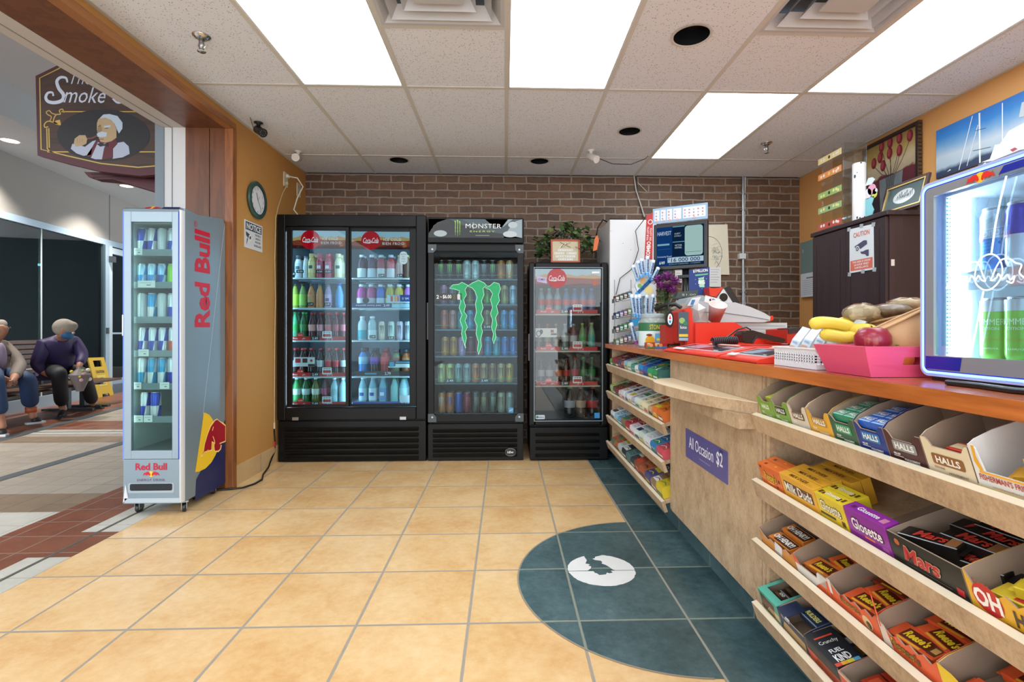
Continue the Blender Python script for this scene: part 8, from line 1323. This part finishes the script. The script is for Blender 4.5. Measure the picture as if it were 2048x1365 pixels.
struct(MB().box(-2.165, -2.15, -3, 3.42, .0005, .003, m('#77756e', .4, .6)).build('floor_shutter_track'))
z1f = SP(0, 441).z; z0f = SP(0, 436).z; ztop = SP(0, 300).z; zc_ = (SP(150, 474).z + SP(0, 438).z) / 2
PNL = plaster('mall_bulkhead_panel', '#84807b', '#918d88', 1.2); ALU = m('#9fb3c2', .35, .3); ALUD = m('#43565f', .4, .3)
s0_, s1_ = ss(-400), 8.0
b = sbox(MB(), s0_, s1_, zc_ + .09, ztop, -.2, 0, PNL)
for px in (219, -60): sbox(b, ss(px) - .012, ss(px) + .012, zc_ + .09, ztop, 0, .004, m('#6f6b67', .6))
struct(b.build('wall_mall_bulkhead'))
fr_ = MB(); sbox(fr_, s0_, s1_, zc_, zc_ + .09, -.06, .03, ALU); sbox(fr_, s0_, s1_, 0, .16, -.05, .02, m('#8fa0aa', .4)); 
for px0, px1, mt in ((203, 207, ALUD), (207, 215, ALU), (-120, -110, ALU)): sbox(fr_, ss(px0), ss(px1), .16, zc_, -.05, .03, mt)
sbox(fr_, ss(82.5), ss(84), .16, zc_, -.01, .002, m('#c9d6da', .4)); w1 = struct(fr_.build('window_1'))
gl_ = MB()
for pa, pb in ((-400, -120), (-110, 82), (84.3, 203)): sbox(gl_, ss(pa), ss(pb), .16, zc_, -.012, -.006, glass('mall_glass', '#86a6a8', 1.6))
struct(gl_.build('window_pane', w1))
dr_ = MB(); zd = SP(222, 508).z; sbox(dr_, ss(215), ss(221), 0.0, zc_, -.04, .03, m('#aebfc6', .4)); sbox(dr_, ss(221), ss(221) + 1.4, zd, zd + .1, -.04, .03, m('#aebfc6', .4)); sbox(dr_, ss(221), ss(221) + 1.4, 1.0, 1.03, -.04, .03, ALU); sbox(dr_, ss(221), ss(221) + 1.4, 0, .25, -.04, .02, ALU)
d1 = struct(dr_.build('door_1')); b = sbox(MB(), ss(221), ss(221) + 1.4, .25, zc_, -.012, -.006, glass('mall_door_glass', '#6f8f92', 2.2)); struct(b.build('door_pane', d1)); b = sbox(MB(), ss(213.5), ss(219), SP(216, 525).z, SP(216, 513).z, .03, .1, m('#3a4046', .4)); struct(b.build('door_closer', d1)); b = sbox(MB(), ss(208), ss(212), SP(210, 668).z, SP(210, 656).z, .03, .05, m('#5a6266', .3, .6)); struct(b.build('door_lock', d1))
# dim interior of the unit across the corridor
DK_ = plaster('dark_unit_wall', '#33454a', '#3f5256', 1.0); b = sbox(MB(), s0_, s1_, 0, 3.2, -3.2, -3.1, DK_); sbox(b, s0_, s1_, -.01, 0, -3.1, -.06, m('#3a3c3a', .5)); sbox(b, s0_, s1_, 2.9, 2.95, -3.1, -.06, m('#3f4a4c', .6)); struct(b.build('wall_unit_interior'))
b = MB(); p0, p1 = SP(12, 548, -2.4), SP(143, 548, -2.4); q0, q1 = (p0 - SA).dot(SE), (p1 - SA).dot(SE); sbox(b, q0, q1, 0, p0.z, -2.45, -2.4, plaster('beige_reflection_panel', '#a8967e', '#8f7f6a', 1.5)); struct(b.build('wall_unit_reflection_panel'))  # added panel carrying the beige reflection of the window glass
o = thing('hanging_sign', 'dark green hanging sign inside the unit behind the shop window', 'sign'); b = MB(); p0, p1 = SP(16, 492, -.6), SP(80, 517, -.6); sbox(b, (p0 - SA).dot(SE), (p1 - SA).dot(SE), p1.z, p0.z, -.63, -.6, m('#1c2a20', .5)); b.build('board', o); c = (p0 + p1) / 2; MB().text('Skating Gallery', (0, 0), .34, .1, (c + SNn * .002, SE, Vector((0, 0, 1))), m('#5f6a2a', .5)).build('lettering', o); MB().tube([p0 + Vector((0, 0, 0)), Vector((p0.x, p0.y, 2.9))], .01, BLACK).tube([Vector((p1.x, p1.y, p0.z)), Vector((p1.x, p1.y, 2.9))], .01, BLACK).build('hanger', o)
o = thing('strip_light', 'long slim white light strip glowing inside the unit behind the shop window', 'light'); a, e = SP(10, 522, -1.0), SP(146, 537, -1.0); MB().tube([a, e], .02, m('#dcebf2', em=9.0), 8).build('tube', o); MB().tube([a + Vector((0, 0, .04)), e + Vector((0, 0, .04))], .03, m('#8fa0a8', .4), 6).build('housing', o)
b = MB(); p0, p1 = SP(165, 600, -.9), SP(192, 600, -.9); sbox(b, (p0 - SA).dot(SE), (p1 - SA).dot(SE), 0, p0.z, -1.2, -.9, m('#27474a', .5)); struct(b.build('wall_unit_counter'))
# ceiling of the corridor, stepped
CM = plaster('mall_ceiling', '#b9bdbf', '#c4c8ca', .8); ztb = ztop
def cstrip(o0, o1, z0, z1=None): return [SW(-9, z0, o0), SW(9, z0, o0), SW(9, z1 or z0, o1), SW(-9, z1 or z0, o1)]
struct(MB().face(cstrip(0, .9, ztb), CM).face(cstrip(.9, .9, ztb, ztb + .35), CM).face(cstrip(.9, 2.2, ztb + .35, ztb + .55), CM).face(cstrip(2.2, 2.2, ztb + .55, ztb + .3), CM).face(cstrip(2.2, 8, ztb + .3), CM).build('ceiling_mall'))
struct(MB().box(-14, -1, 16, 16.1, 0, 5, DK_).box(-14.1, -14, -9, 16, 0, 5, DK_).build('wall_mall_end'))
for i, (px, py, lb) in enumerate(((20, 281, 'lit recessed ceiling light in the mall, left of the hanging smoke shop sign'), (253, 372, 'small lit recessed ceiling light in the mall under the shop sign'), (-300, 150, 'lit recessed mall ceiling light'), (-800, 100, 'lit recessed mall ceiling light'))):
    a = ray(px, py); t_ = (ztb - HC) / a.z; p = Vector((0, 0, HC)) + a * t_
    if i >= 2: p = SW(-2.6 * (i - 1) - 1, ztb, .45)
    o = thing('mall_downlight', lb, 'downlight', p, 0, 'mall ceiling lights' if i >= 2 else None); MB().lathe([(.085, -.008), (.11, -.006), (.11, 0)], m('#c9c6c0', .4), seg=22, caps=False).build('trim_ring', o); MB().lathe([(.0, -.004), (.085, -.004)], m('#fff2da', em=5.0), seg=20, caps=False).build('lamp', o)
    L = bpy.data.lights.new('mall_spot', 'SPOT'); L.energy = 170; L.color = (1, .93, .84); L.spot_size = R(110); L.spot_blend = .6; L.shadow_soft_size = .08; lo_ = bpy.data.objects.new('mall_spot', L); COL.objects.link(lo_); lo_.parent = o; lo_.location = (0, 0, -.03)
# ---- the hanging shop sign
SY_ = 3.82; t = thing('shop_sign', 'hanging wooden Smoke Shop sign painted with a pipe-smoking man, outside the opening', 'sign', (0, 0, 0)); S2 = lambda px, py: (lambda p: (p.x, p.z))(PY(px, py, SY_)); F = FR((0, SY_ - .02, 0)); MAR = m('#4a1420', .5)
out_ = [(71, 152), (112, 132), (150, 105), (230, 90), (310, 92), (390, 105), (440, 132), (472, 152), (472, 310), (420, 330), (360, 345), (280, 352), (200, 343), (130, 326), (75, 311)]
MB().slab([PY(x, y, SY_ - .02) for x, y in out_][::-1], (0, .05, 0), MAR).build('board', t, bev=.004)
wdm = wood('dark_walnut_sign', '#3f2a20', '#2c1d17', 'X', 10.0, .5); kk = [(80, 157), (118, 138), (155, 114), (232, 99), (308, 101), (386, 113), (432, 138), (463, 157), (463, 303), (415, 321), (355, 335), (280, 341), (205, 333), (135, 317), (83, 304)]
fc = MB().mark([S2(*p) for p in kk], F, wdm, .001); gold = m('#b79a4e', .4, .2); fc.stroke([S2(273 + (x - 273) * .975, 220 + (y - 220) * .965) for x, y in kk], .008, F, gold, .002, False, True)
for pts in ([(128, 226), (420, 226)], [(100, 306), (440, 306)], [(99, 259), (100, 300), (106, 306)], [(103, 259), (104, 298)]): fc.stroke([S2(*p) for p in pts], .008, F, gold, .002, False)
fc.stroke([S2(*p) for p in ((133, 228), (130, 221), (124, 224), (126, 231), (118, 232), (113, 240), (113, 247), (120, 250), (103, 245), (95, 250), (95, 257), (102, 256))], .008, F, gold, .002).stroke([S2(*p) for p in ((105, 245), (108, 236), (101, 232), (98, 227), (104, 224), (109, 229), (118, 232))], .007, F, gold, .002).mark([S2(*p) for p in ((116, 244), (125, 242), (128, 254), (116, 251))], F, gold, .002); fc.build('painted_face', t)
sv = m('#b9c4d6', .4); st = MB()
w_ = lambda u: .012 + .014 * math.sin(math.pi * min(1, u * 1.05)); SM_ = [(140, 168), (137, 159), (126, 158), (119, 166), (123, 180), (132, 192), (130, 203), (116, 208), (102, 206), (97, 198), (101, 189), (110, 188), (112, 195)]
st.stroke([S2(*p) for p in SM_], w_, F, sv, .002)
for tx, px, py, w, h in (('moke', 174, 193, .3, .115),): c = S2(px, py); st.text(tx, c, w, h, F, sv, .002, shear=.35, bold=.0)
c = S2(167, 160); st.text('The', c, .15, .085, F, sv, .002, shear=.35, bold=-.01); st.stroke([S2(*p) for p in ((268, 172), (262, 160), (250, 162), (248, 176), (256, 190), (254, 203), (240, 208), (230, 200))], w_, F, sv, .002); c = S2(310, 193); st.text('hop', c, .24, .14, F, sv, .002, shear=.35); st.build('lettering', t)
pc = S2(212, 273); ov = MB().disc(pc, .332, F, m('#14151a', .5), .0022, 44, .19); E_ = lambda pts: [S2(*p) for p in pts]; dd = .003; shirt = m('#a3adc0', .5); skin = m('#a8926f', .5); ves = m('#551521', .5); hair = m('#a9bccb', .5); sk2 = m('#8c7455', .5)
ov.mark(E_([(147, 300), (150, 290), (165, 293), (175, 296), (190, 285), (197, 283), (190, 297), (187, 312), (172, 314), (158, 309)]), F, shirt, dd).mark(E_([(178, 314), (190, 296), (197, 283), (206, 284), (236, 280), (240, 290), (231, 300), (231, 318), (205, 322)]), F, ves, dd).mark(E_([(187, 318), (197, 296), (201, 287), (210, 290), (217, 289), (213, 300), (209, 321), (196, 321)]), F, shirt, dd + .0005).mark(E_([(230, 320), (231, 300), (240, 288), (252, 286), (262, 295), (264, 310), (250, 317)]), F, shirt, dd)
ov.mark(E_([(153, 290), (155, 280), (164, 273), (176, 273), (180, 281), (178, 290), (170, 294), (158, 296)]), F, skin, dd + .001).mark(E_([(199, 262), (199, 249), (202, 241), (212, 237), (226, 238), (232, 246), (238, 262), (238, 278), (228, 285), (216, 288), (206, 286), (202, 276)]), F, skin, dd + .001).mark(E_([(204, 240), (212, 232), (224, 231), (240, 235), (250, 248), (250, 260), (243, 270), (239, 262), (234, 250), (228, 243), (216, 238)]), F, hair, dd + .0015)
ov.mark(E_([(199, 270), (208, 266), (220, 268), (218, 276), (208, 277), (200, 276)]), F, hair, dd + .002).mark(E_([(201, 258), (206, 250), (210, 262), (207, 269), (200, 266)]), F, sk2, dd + .0018).mark(E_([(213, 255), (226, 253), (226, 257), (214, 258)]), F, hair, dd + .002).stroke(E_([(180, 280), (190, 279), (200, 274)]), .012, F, m('#6a3a24', .5), dd + .002).mark(E_([(199, 291), (206, 288), (214, 291), (221, 288), (221, 296), (214, 294), (206, 296)]), F, m('#16161a', .5), dd + .002).stroke(E_([(202, 256), (207, 254)]), .004, F, m('#2a2420', .5), dd + .0025, False).stroke(E_([(215, 260), (222, 259)]), .004, F, m('#2a2420', .5), dd + .0025, False).stroke(E_([(205, 281), (213, 281)]), .004, F, m('#6a2a2a', .5), dd + .0025, False)
for k in range(3): ov.stroke(E_([(160 + k * 5, 280), (161 + k * 5, 288)]), .003, F, sk2, dd + .0015, False)
ov.build('painted_portrait', t)
b = MB(); b.slab([PY(x, y, SY_ + .1) for x, y in ((168, 344), (178, 355), (230, 360), (315, 385), (420, 385), (420, 348), (300, 348))], (0, .12, 0), MAR)
for k in range(3): b.slab([PY(x, y, SY_ + .095) for x, y in ((180 + k * 4, 347 + k * 5), (420, 347 + k * 5), (420, 349 + k * 5), (182 + k * 4, 349 + k * 5))][::-1], (0, .02, 0), m('#3a0f18', .5))
b.build('bracket', t)
# ---- bench
BN = wood('bench_slat_wood', '#5a3a28', '#46291c', 'Y', 9.0, .4); t = thing('bench', 'slatted brown wooden bench with iron legs against the mall shop window', 'bench'); sb0, sb1 = ss(-330), (SP(212, 755, .55) - SA).dot(SE)
zs_ = .365
for i in range(6): sbox(q := MB(), sb0, sb1, zs_ - .03, zs_, .32 + i * .075, .385 + i * .075, BN); q.build('seat_slat', t, bev=.004)
sb2 = (SP(98, 700, .25) - SA).dot(SE)
for i in range(7): z = .52 + i * .062; sbox(q := MB(), sb0, sb2, z, z + .048, .245 - i * .01, .268 - i * .01, BN); q.build('back_slat', t, bev=.004)
for s_ in (sb1 - .45, sb0 + .4, sb2 - .1): q = MB(); sbox(q, s_ - .03, s_ + .03, 0, zs_ - .03, .5, .56, m('#3a4248', .4, .5)); sbox(q, s_ - .035, s_ + .035, 0, .03, .25, .85, m('#3a4248', .4, .5)); sbox(q, s_ - .03, s_ + .03, zs_ - .05, zs_ - .03, .32, .76, m('#3a4248', .4, .5)); q.build('leg', t)
for s_ in (sb2 - .1, sb0 + .4): q = MB(); sbox(q, s_ - .02, s_ + .02, zs_ - .04, .95, .21, .24, m('#3a4248', .4, .5)); q.build('back_post', t)
# ---- wet-floor sign
YW_ = m('#c9a62c', .45); t = thing('wet_floor_sign', 'yellow CAUTION wet floor sign folded and leaning by the bench end', 'floor sign'); W0 = [SP(*p) for p in ((198, 800, .12), (229, 795, .12), (208, 715, .06), (176, 716, .06))]
def wpt(u, v): return W0[0].lerp(W0[1], u).lerp(W0[3].lerp(W0[2], u), v)
nW = (W0[1] - W0[0]).cross(W0[3] - W0[0]).normalized() * -.02; b = MB()
for q in ([(.0, .0), (.22, 0), (.3, .12), (0, .12)], [(.78, 0), (1, 0), (1, .12), (.7, .12)], [(0, .12), (1, .12), (1, .78), (0, .78)], [(0, .78), (.25, .78), (.25, .93), (0, .93)], [(.75, .78), (1, .78), (1, .93), (.75, .93)], [(0, .93), (1, .93), (1, 1), (0, 1)]): b.slab([wpt(*p) for p in q], nW, YW_)
b.build('panel', t); u_ = (W0[3] - W0[0]).normalized(); r_ = (W0[1] - W0[0]).normalized(); sgn = 1 if r_.cross(u_).dot(Vector((0, -1, 0)) + SNn) > 0 else -1; F = (wpt(.5, .66) , r_, u_); MB().text('CAUTION', (0, 0), .2, .045, F, m('#3a3420', .5), .004, bold=.02).rect(-.1, -.24, .1, -.06, F, m('#d3c25a', .5), .003).text('WET', (0, -.11), .09, .03, F, m('#6a3a20', .5), .005, bold=.01).text('FLOOR', (0, -.16), .1, .03, F, m('#6a3a20', .5), .005).rect(-.06, -.21, .06, -.2, F, m('#a0442a', .5), .005).build('lettering', t)
b = MB(); V = [p + SNn * -.1 for p in W0]; W1 = W0[:]; W0 = V; b.slab([wpt(*p) for p in ((0, 0), (1, 0), (1, .95), (0, .95))], nW, YW_); b.build('rear_panel', t); W0 = W1
# ---- people on the bench
import bmesh
def skinned(name, parent, nodes, edges, mt, sub=2):
    """nodes: {key: (Vector, radius)}; one continuous skinned surface"""
    bm = bmesh.new(); sl = bm.verts.layers.skin.verify(); ix = {}
    for i, (k, (p, r_)) in enumerate(nodes.items()):
        v = bm.verts.new(p); rr = r_ if isinstance(r_, tuple) else (r_, r_); v[sl].radius = rr; v[sl].use_root = (i == 0); ix[k] = v
    for a, b_ in edges: bm.edges.new((ix[a], ix[b_]))
    me = bpy.data.meshes.new(name); bm.to_mesh(me); bm.free(); me.materials.append(mt); o = put(name, me, parent); sk = o.modifiers.new('skin', 'SKIN'); sk.use_smooth_shade = True; su = o.modifiers.new('smooth', 'SUBSURF'); su.levels = su.render_levels = sub; return o
SK = m('#a8765c', .5); SKD = m('#8f5f48', .5)
def chain(*k): return list(zip(k, k[1:]))
def hand(nd, ed, wr, c, d_, s_, L=.085):
    """palm and five bent fingers added to a body skeleton from wrist node wr"""
    d_ = d_.normalized(); s_ = s_.normalized(); dn = d_.cross(s_).normalized(); pk = wr + 'p'; nd[pk] = (c + d_ * .05, .024); ed.append((wr, pk))
    for i, (off, ln) in enumerate(((-.027, .8), (-.009, 1), (.009, .95), (.027, .75))):
        a, b_, e = '%sf%d' % (wr, i), '%sg%d' % (wr, i), '%sh%d' % (wr, i); p = c + d_ * .085 + s_ * off; nd[a] = (p, .0095); nd[b_] = (p + d_ * L * .45 * ln + dn * .006, .0088); nd[e] = (p + d_ * L * .8 * ln + dn * .022, .0075); ed += [(pk, a), (a, b_), (b_, e)]
    a, b_ = wr + 't0', wr + 't1'; nd[a] = (c + d_ * .055 - s_ * .035, .0105); nd[b_] = (c + d_ * .095 - s_ * .05 + dn * .01, .009); ed += [(pk, a), (a, b_)]
def head(o, c, fwd, up, r_, hairm, nm_hair='hair', glasses=False, mask=None, body=None):
    f = fwd.normalized(); s_ = f.cross(up).normalized(); u_ = s_.cross(f); Hm = Matrix((s_, f, u_)).transposed()
    def hp(x, y, z): return c + Hm @ Vector((x, y, z))
    b = MB().ball((0, 0, 0), (r_ * .98, r_ * 1.1, r_ * 1.1), hairm, 18, 12); b.v = [tuple(hp(v[0] * (1 + rnd.uniform(-.03, .05)), v[1] - r_ * .16, v[2] + r_ * .14 + (max(0, v[1] - r_ * .2) * .55))) for v in b.v]; b.build(nm_hair, o)
    fb_ = MB()
    for k in (-1, 1): fb_.ball(hp(k * .034, r_ * .93, r_ * .08), .011, m('#dcd8d2', .3), 8, 6).ball(hp(k * .034, r_ * 1.02, r_ * .08), .006, m('#2a221e', .3), 8, 6)
    fb_.build('eye', o)
    MB().stroke([(-.026, -.055), (0, -.05), (.026, -.055)], .012, (hp(0, r_ * .99, 0), s_, u_), m('#8a4a42', .5), .004).build('mouth', o)
    if glasses:
        q = MB()
        for k in (-1, 1): q.tube([hp(k * .034 + .026 * math.cos(R(a)), r_ * 1.08, r_ * .08 + .02 * math.sin(R(a))) for a in range(0, 360, 30)], .003, m('#2c2a2a', .3), 5, True).tube([hp(k * .06, r_ * 1.06, r_ * .1), hp(k * r_ * .95, .0, r_ * .12)], .0025, m('#2c2a2a', .3), 5)
        q.tube([hp(-.008, r_ * 1.1, r_ * .1), hp(.008, r_ * 1.1, r_ * .1)], .0025, m('#2c2a2a', .3), 5).build('glasses', o)
    if mask: q = MB().ball((0, 0, 0), (r_ * .8, r_ * .75, r_ * .6), mask, 14, 8); q.v = [tuple(hp(v[0], v[1] + r_ * .5, v[2] - r_ * .42)) for v in q.v]; q.build('face_mask', o)
    return hp
def headnodes(nd, ed, hp_c, f, u_, neck, r_):
    s_ = f.cross(u_).normalized(); nd['jaw'] = (hp_c + f * .03 - u_ * r_ * .55, r_ * .62); nd['skull'] = (hp_c + u_ * .01, (r_ * .86, r_ * .95)); nd['crown'] = (hp_c + u_ * r_ * .6 - f * .01, r_ * .62); ed += [(neck, 'jaw'), ('jaw', 'skull'), ('skull', 'crown')]; nd['nose'] = (hp_c + f * (r_ * 1.1) - u_ * .012, .012); ed.append(('skull', 'nose'))
    for k, n in ((1, 'earr'), (-1, 'earl')): nd[n] = (hp_c + s_ * k * r_ * 1.0 - f * .012, (.010, .018)); ed.append(('skull', n))
def shoe(parent, toe, heel, mt, sole, name='shoe'):
    o = skinned(name, parent, {'h': (heel + Vector((0, 0, .045)), (.043, .045)), 'm': (heel.lerp(toe, .55) + Vector((0, 0, .04)), (.042, .038)), 't': (toe + Vector((0, 0, .03)), (.036, .026))}, [('h', 'm'), ('m', 't')], mt); d_ = (toe - heel).normalized(); s_ = d_.cross(Vector((0, 0, 1))).normalized(); q = [heel - d_ * .045 + s_ * .03, heel + s_ * .04, toe + s_ * .04, toe + d_ * .035, toe - s_ * .04, heel - s_ * .04, heel - d_ * .045 - s_ * .03]; MB().slab([Vector((p.x, p.y, .002)) for p in q][::-1], (0, 0, .02), sole).build('sole', o); return o
# woman bending forward
def G0(px, off): p = SP(px, 800, off); return Vector((p.x, p.y, 0))
o = thing('person', 'person in a purple jacket and dark trousers bending forward on the bench, holding wrapped flowers', 'person', (0, 0, 0)); V_ = lambda px, py, off: SP(px, py, off)
N = {'pel': (V_(110, 740, .55), (.15, .11)), 'bel': (V_(112, 722, .6), (.15, .14)), 'che': (V_(118, 698, .72), (.16, .14)), 'nck': (V_(124, 674, .84), .055)}; ed = chain('pel', 'bel', 'che', 'nck')
hc = V_(129, 659, .95); fw = (SNn * .75 + SE * .35 + Vector((0, 0, -.55))).normalized(); up_ = (Vector((0, 0, 1)) - fw * fw.z).normalized(); r_ = .098; headnodes(N, ed, hc, fw, up_, 'nck', r_)
for k, sh, el, wr, of in (('a', (88, 692), (72, 730), (91, 749), (.7, .62, .72)), ('b', (152, 686), (166, 712), (158, 733), (.85, .95, 1.0))): N['s' + k] = (V_(*sh, of[0]), .06); N['e' + k] = (V_(*el, of[1]), .047); N['w' + k] = (V_(*wr, of[2]), .032); ed += [('che', 's' + k), ('s' + k, 'e' + k), ('e' + k, 'w' + k)]
for k, hp_, kn, an, of in (('a', (100, 740), (118, 746), (124, 812), (.6, .98, .76)), ('b', (126, 740), (166, 745), (186, 808), (.6, .92, .82))): N['h' + k] = (V_(*hp_, of[0]), .09); N['k' + k] = (V_(*kn, of[1]), .066); N['n' + k] = (V_(*an, of[2]), .042); ed += [('pel', 'h' + k), ('h' + k, 'k' + k), ('k' + k, 'n' + k)]; N['f' + k] = (Vector((N['n' + k][0].x, N['n' + k][0].y, .055)) + SNn * .03, .034); ed.append(('n' + k, 'f' + k))
hand(N, ed, 'wa', N['wa'][0], SNn * .6 + SE * .5 + Vector((0, 0, -.35)), SE - SNn * .5); hand(N, ed, 'wb', N['wb'][0], Vector((0, 0, -1)) + SE * .1, SNn, .07)
skinned('body', o, N, ed, SK); JK = m('#2f2450', .6, var=.15); J = {k: (N[k][0], tuple(q * f_ for q in (N[k][1] if isinstance(N[k][1], tuple) else (N[k][1],) * 2))) for k, f_ in (('bel', 1.22), ('che', 1.25), ('sa', 1.5), ('ea', 1.5), ('sb', 1.45), ('eb', 1.45))}; J['nk'] = (N['nck'][0] - Vector((0, 0, .02)), .075); J['hem'] = (N['pel'][0] + Vector((0, 0, .03)), (.19, .14))
for k in 'ab': J['c' + k] = (N['e' + k][0].lerp(N['w' + k][0], .85), .05)
skinned('jacket', o, J, [('bel', 'che'), ('bel', 'hem'), ('che', 'nk'), ('che', 'sa'), ('sa', 'ea'), ('ea', 'ca'), ('che', 'sb'), ('sb', 'eb'), ('eb', 'cb')], JK); TRd = m('#15181e', .7); T_ = {'pel': (N['pel'][0], (.165, .115))}; 
for k in 'ab': T_['h' + k] = (N['h' + k][0], .105); T_['k' + k] = (N['k' + k][0], .082); T_['n' + k] = (N['k' + k][0].lerp(N['n' + k][0], .97), .075)
skinned('trousers', o, T_, [('pel', 'ha'), ('ha', 'ka'), ('ka', 'na'), ('pel', 'hb'), ('hb', 'kb'), ('kb', 'nb')], TRd); head(o, hc, fw, up_, r_, m('#8c8478', .8), mask=m('#1f5a86', .6)); shoe(o, G0(122, .9), G0(125, .76), m('#16181a', .5), m('#2a2a2a', .5)); shoe(o, G0(203, .88), G0(187, .82), m('#1a1c20', .5), m('#2a2a2a', .5))
t = thing('wrapped_flowers', 'small bunch of flowers in clear wrap held by the person in purple', 'flowers'); a = V_(155, 735, 1.12); e = V_(160, 783, 1.16); MB().lathe([(.035, 0), (.05, .04), (.11, .2), (.03, .27), (.02, .3)], clear('flower_wrap', '#a8a0a0', .45), (e.x, e.y, e.z), 16, caps=False, smooth=False).build('wrap', t); b = MB()
for i in range(26): b.ball(Vector((e.x, e.y, e.z + .2)) + Vector((rnd.uniform(-.08, .08), rnd.uniform(-.08, .08), rnd.uniform(-.08, .06))), rnd.uniform(.015, .026), m(['#c9b23a', '#b07a86', '#7f9a3a', '#c9a0a8', '#d0c8b8'][i % 5], .6), 8, 5)
b.build('blossom', t)
b = MB(); [b.tube([e + Vector((0, 0, .02)), e + Vector((rnd.uniform(-.05, .05), rnd.uniform(-.05, .05), .18))], .004, m('#4a5a30', .6), 5) for i in range(8)]; b.build('stem', t)
# man at the edge of the frame
o = thing('person', 'bald person with glasses, tan jacket and blue jeans sitting at the end of the bench', 'person', (0, 0, 0))
N = {'pel': (V_(-8, 748, .52), (.15, .11)), 'bel': (V_(-10, 735, .5), (.15, .13)), 'che': (V_(-10, 705, .48), (.16, .125)), 'nck': (V_(-6, 678, .52), .056)}; ed = chain('pel', 'bel', 'che', 'nck'); hc = V_(-5, 657, .56); fw = (SNn * .35 + SE * .9 + Vector((0, 0, -.12))).normalized(); up_ = (Vector((0, 0, 1)) - fw * fw.z).normalized(); r_ = .1; headnodes(N, ed, hc, fw, up_, 'nck', r_)
for k, sh, el, wr, of in (('a', (-38, 698), (-42, 738), (10, 760), (.55, .75, 1.0)), ('b', (14, 696), (40, 732), (26, 760), (.5, .72, 1.0))): N['s' + k] = (V_(*sh, of[0]), .062); N['e' + k] = (V_(*el, of[1]), .05); N['w' + k] = (V_(*wr, of[2]), .033); ed += [('che', 's' + k), ('s' + k, 'e' + k), ('e' + k, 'w' + k)]
for k, hp_, kn, an, of in (('a', (-18, 749), (-12, 758), (0, 838), (.6, 1.0, 1.0)), ('b', (8, 749), (56, 758), (62, 818), (.6, .95, .82))): N['h' + k] = (V_(*hp_, of[0]), .09); N['k' + k] = (V_(*kn, of[1]), .068); N['n' + k] = (V_(*an, of[2]), .042); ed += [('pel', 'h' + k), ('h' + k, 'k' + k), ('k' + k, 'n' + k)]; N['f' + k] = (Vector((N['n' + k][0].x, N['n' + k][0].y, .055)) + SNn * .03, .034); ed.append(('n' + k, 'f' + k))
hand(N, ed, 'wa', N['wa'][0], SE + Vector((0, 0, -.3)), Vector((0, 0, 1)) + SNn * .4, .07); hand(N, ed, 'wb', N['wb'][0], -SE * .6 + SNn * .3 + Vector((0, 0, -.2)), Vector((0, 0, 1)) + SNn * .3, .07)
skinned('body', o, N, ed, SK); JK = m('#6a6058', .7, var=.12); J = {k: (N[k][0], tuple(q * f_ for q in (N[k][1] if isinstance(N[k][1], tuple) else (N[k][1],) * 2))) for k, f_ in (('bel', 1.15), ('che', 1.18), ('sa', 1.35), ('ea', 1.35), ('sb', 1.35), ('eb', 1.4))}; J['nk'] = (N['nck'][0] - Vector((0, 0, .03)), .07); J['hem'] = (N['pel'][0] + Vector((0, 0, .04)), (.175, .15))
for k in 'ab': J['c' + k] = (N['e' + k][0].lerp(N['w' + k][0], .8), .05)
skinned('jacket', o, J, [('bel', 'che'), ('bel', 'hem'), ('che', 'nk'), ('che', 'sa'), ('sa', 'ea'), ('ea', 'ca'), ('che', 'sb'), ('sb', 'eb'), ('eb', 'cb')], JK); MB().ball(V_(2, 715, .66), (.05, .05, .16), m('#8a7a90', .6), 12, 8).build('shirt', o)
JN = m('#1f3a60', .7, var=.15); T_ = {'pel': (N['pel'][0], (.16, .112))}
for k in 'ab': T_['h' + k] = (N['h' + k][0], .105); T_['k' + k] = (N['k' + k][0], .086); T_['n' + k] = (N['k' + k][0].lerp(N['n' + k][0], .92), .08)
skinned('jeans', o, T_, [('pel', 'ha'), ('ha', 'ka'), ('ka', 'na'), ('pel', 'hb'), ('hb', 'kb'), ('kb', 'nb')], JN); head(o, hc, fw, up_, r_ * .8, m('#9a9288', .8), glasses=True); q = MB(); q.lathe([(.05, 0), (.052, .06)], m('#b8562a', .6), (N['nb'][0].x, N['nb'][0].y, N['nb'][0].z - .04), 14).build('sock', o)
shoe(o, G0(84, .88), G0(62, .82), m('#1c2026', .5), m('#c9ccd0', .5)); shoe(o, G0(8, 1.08), G0(-2, .98), m('#1c2026', .5), m('#c9ccd0', .5))
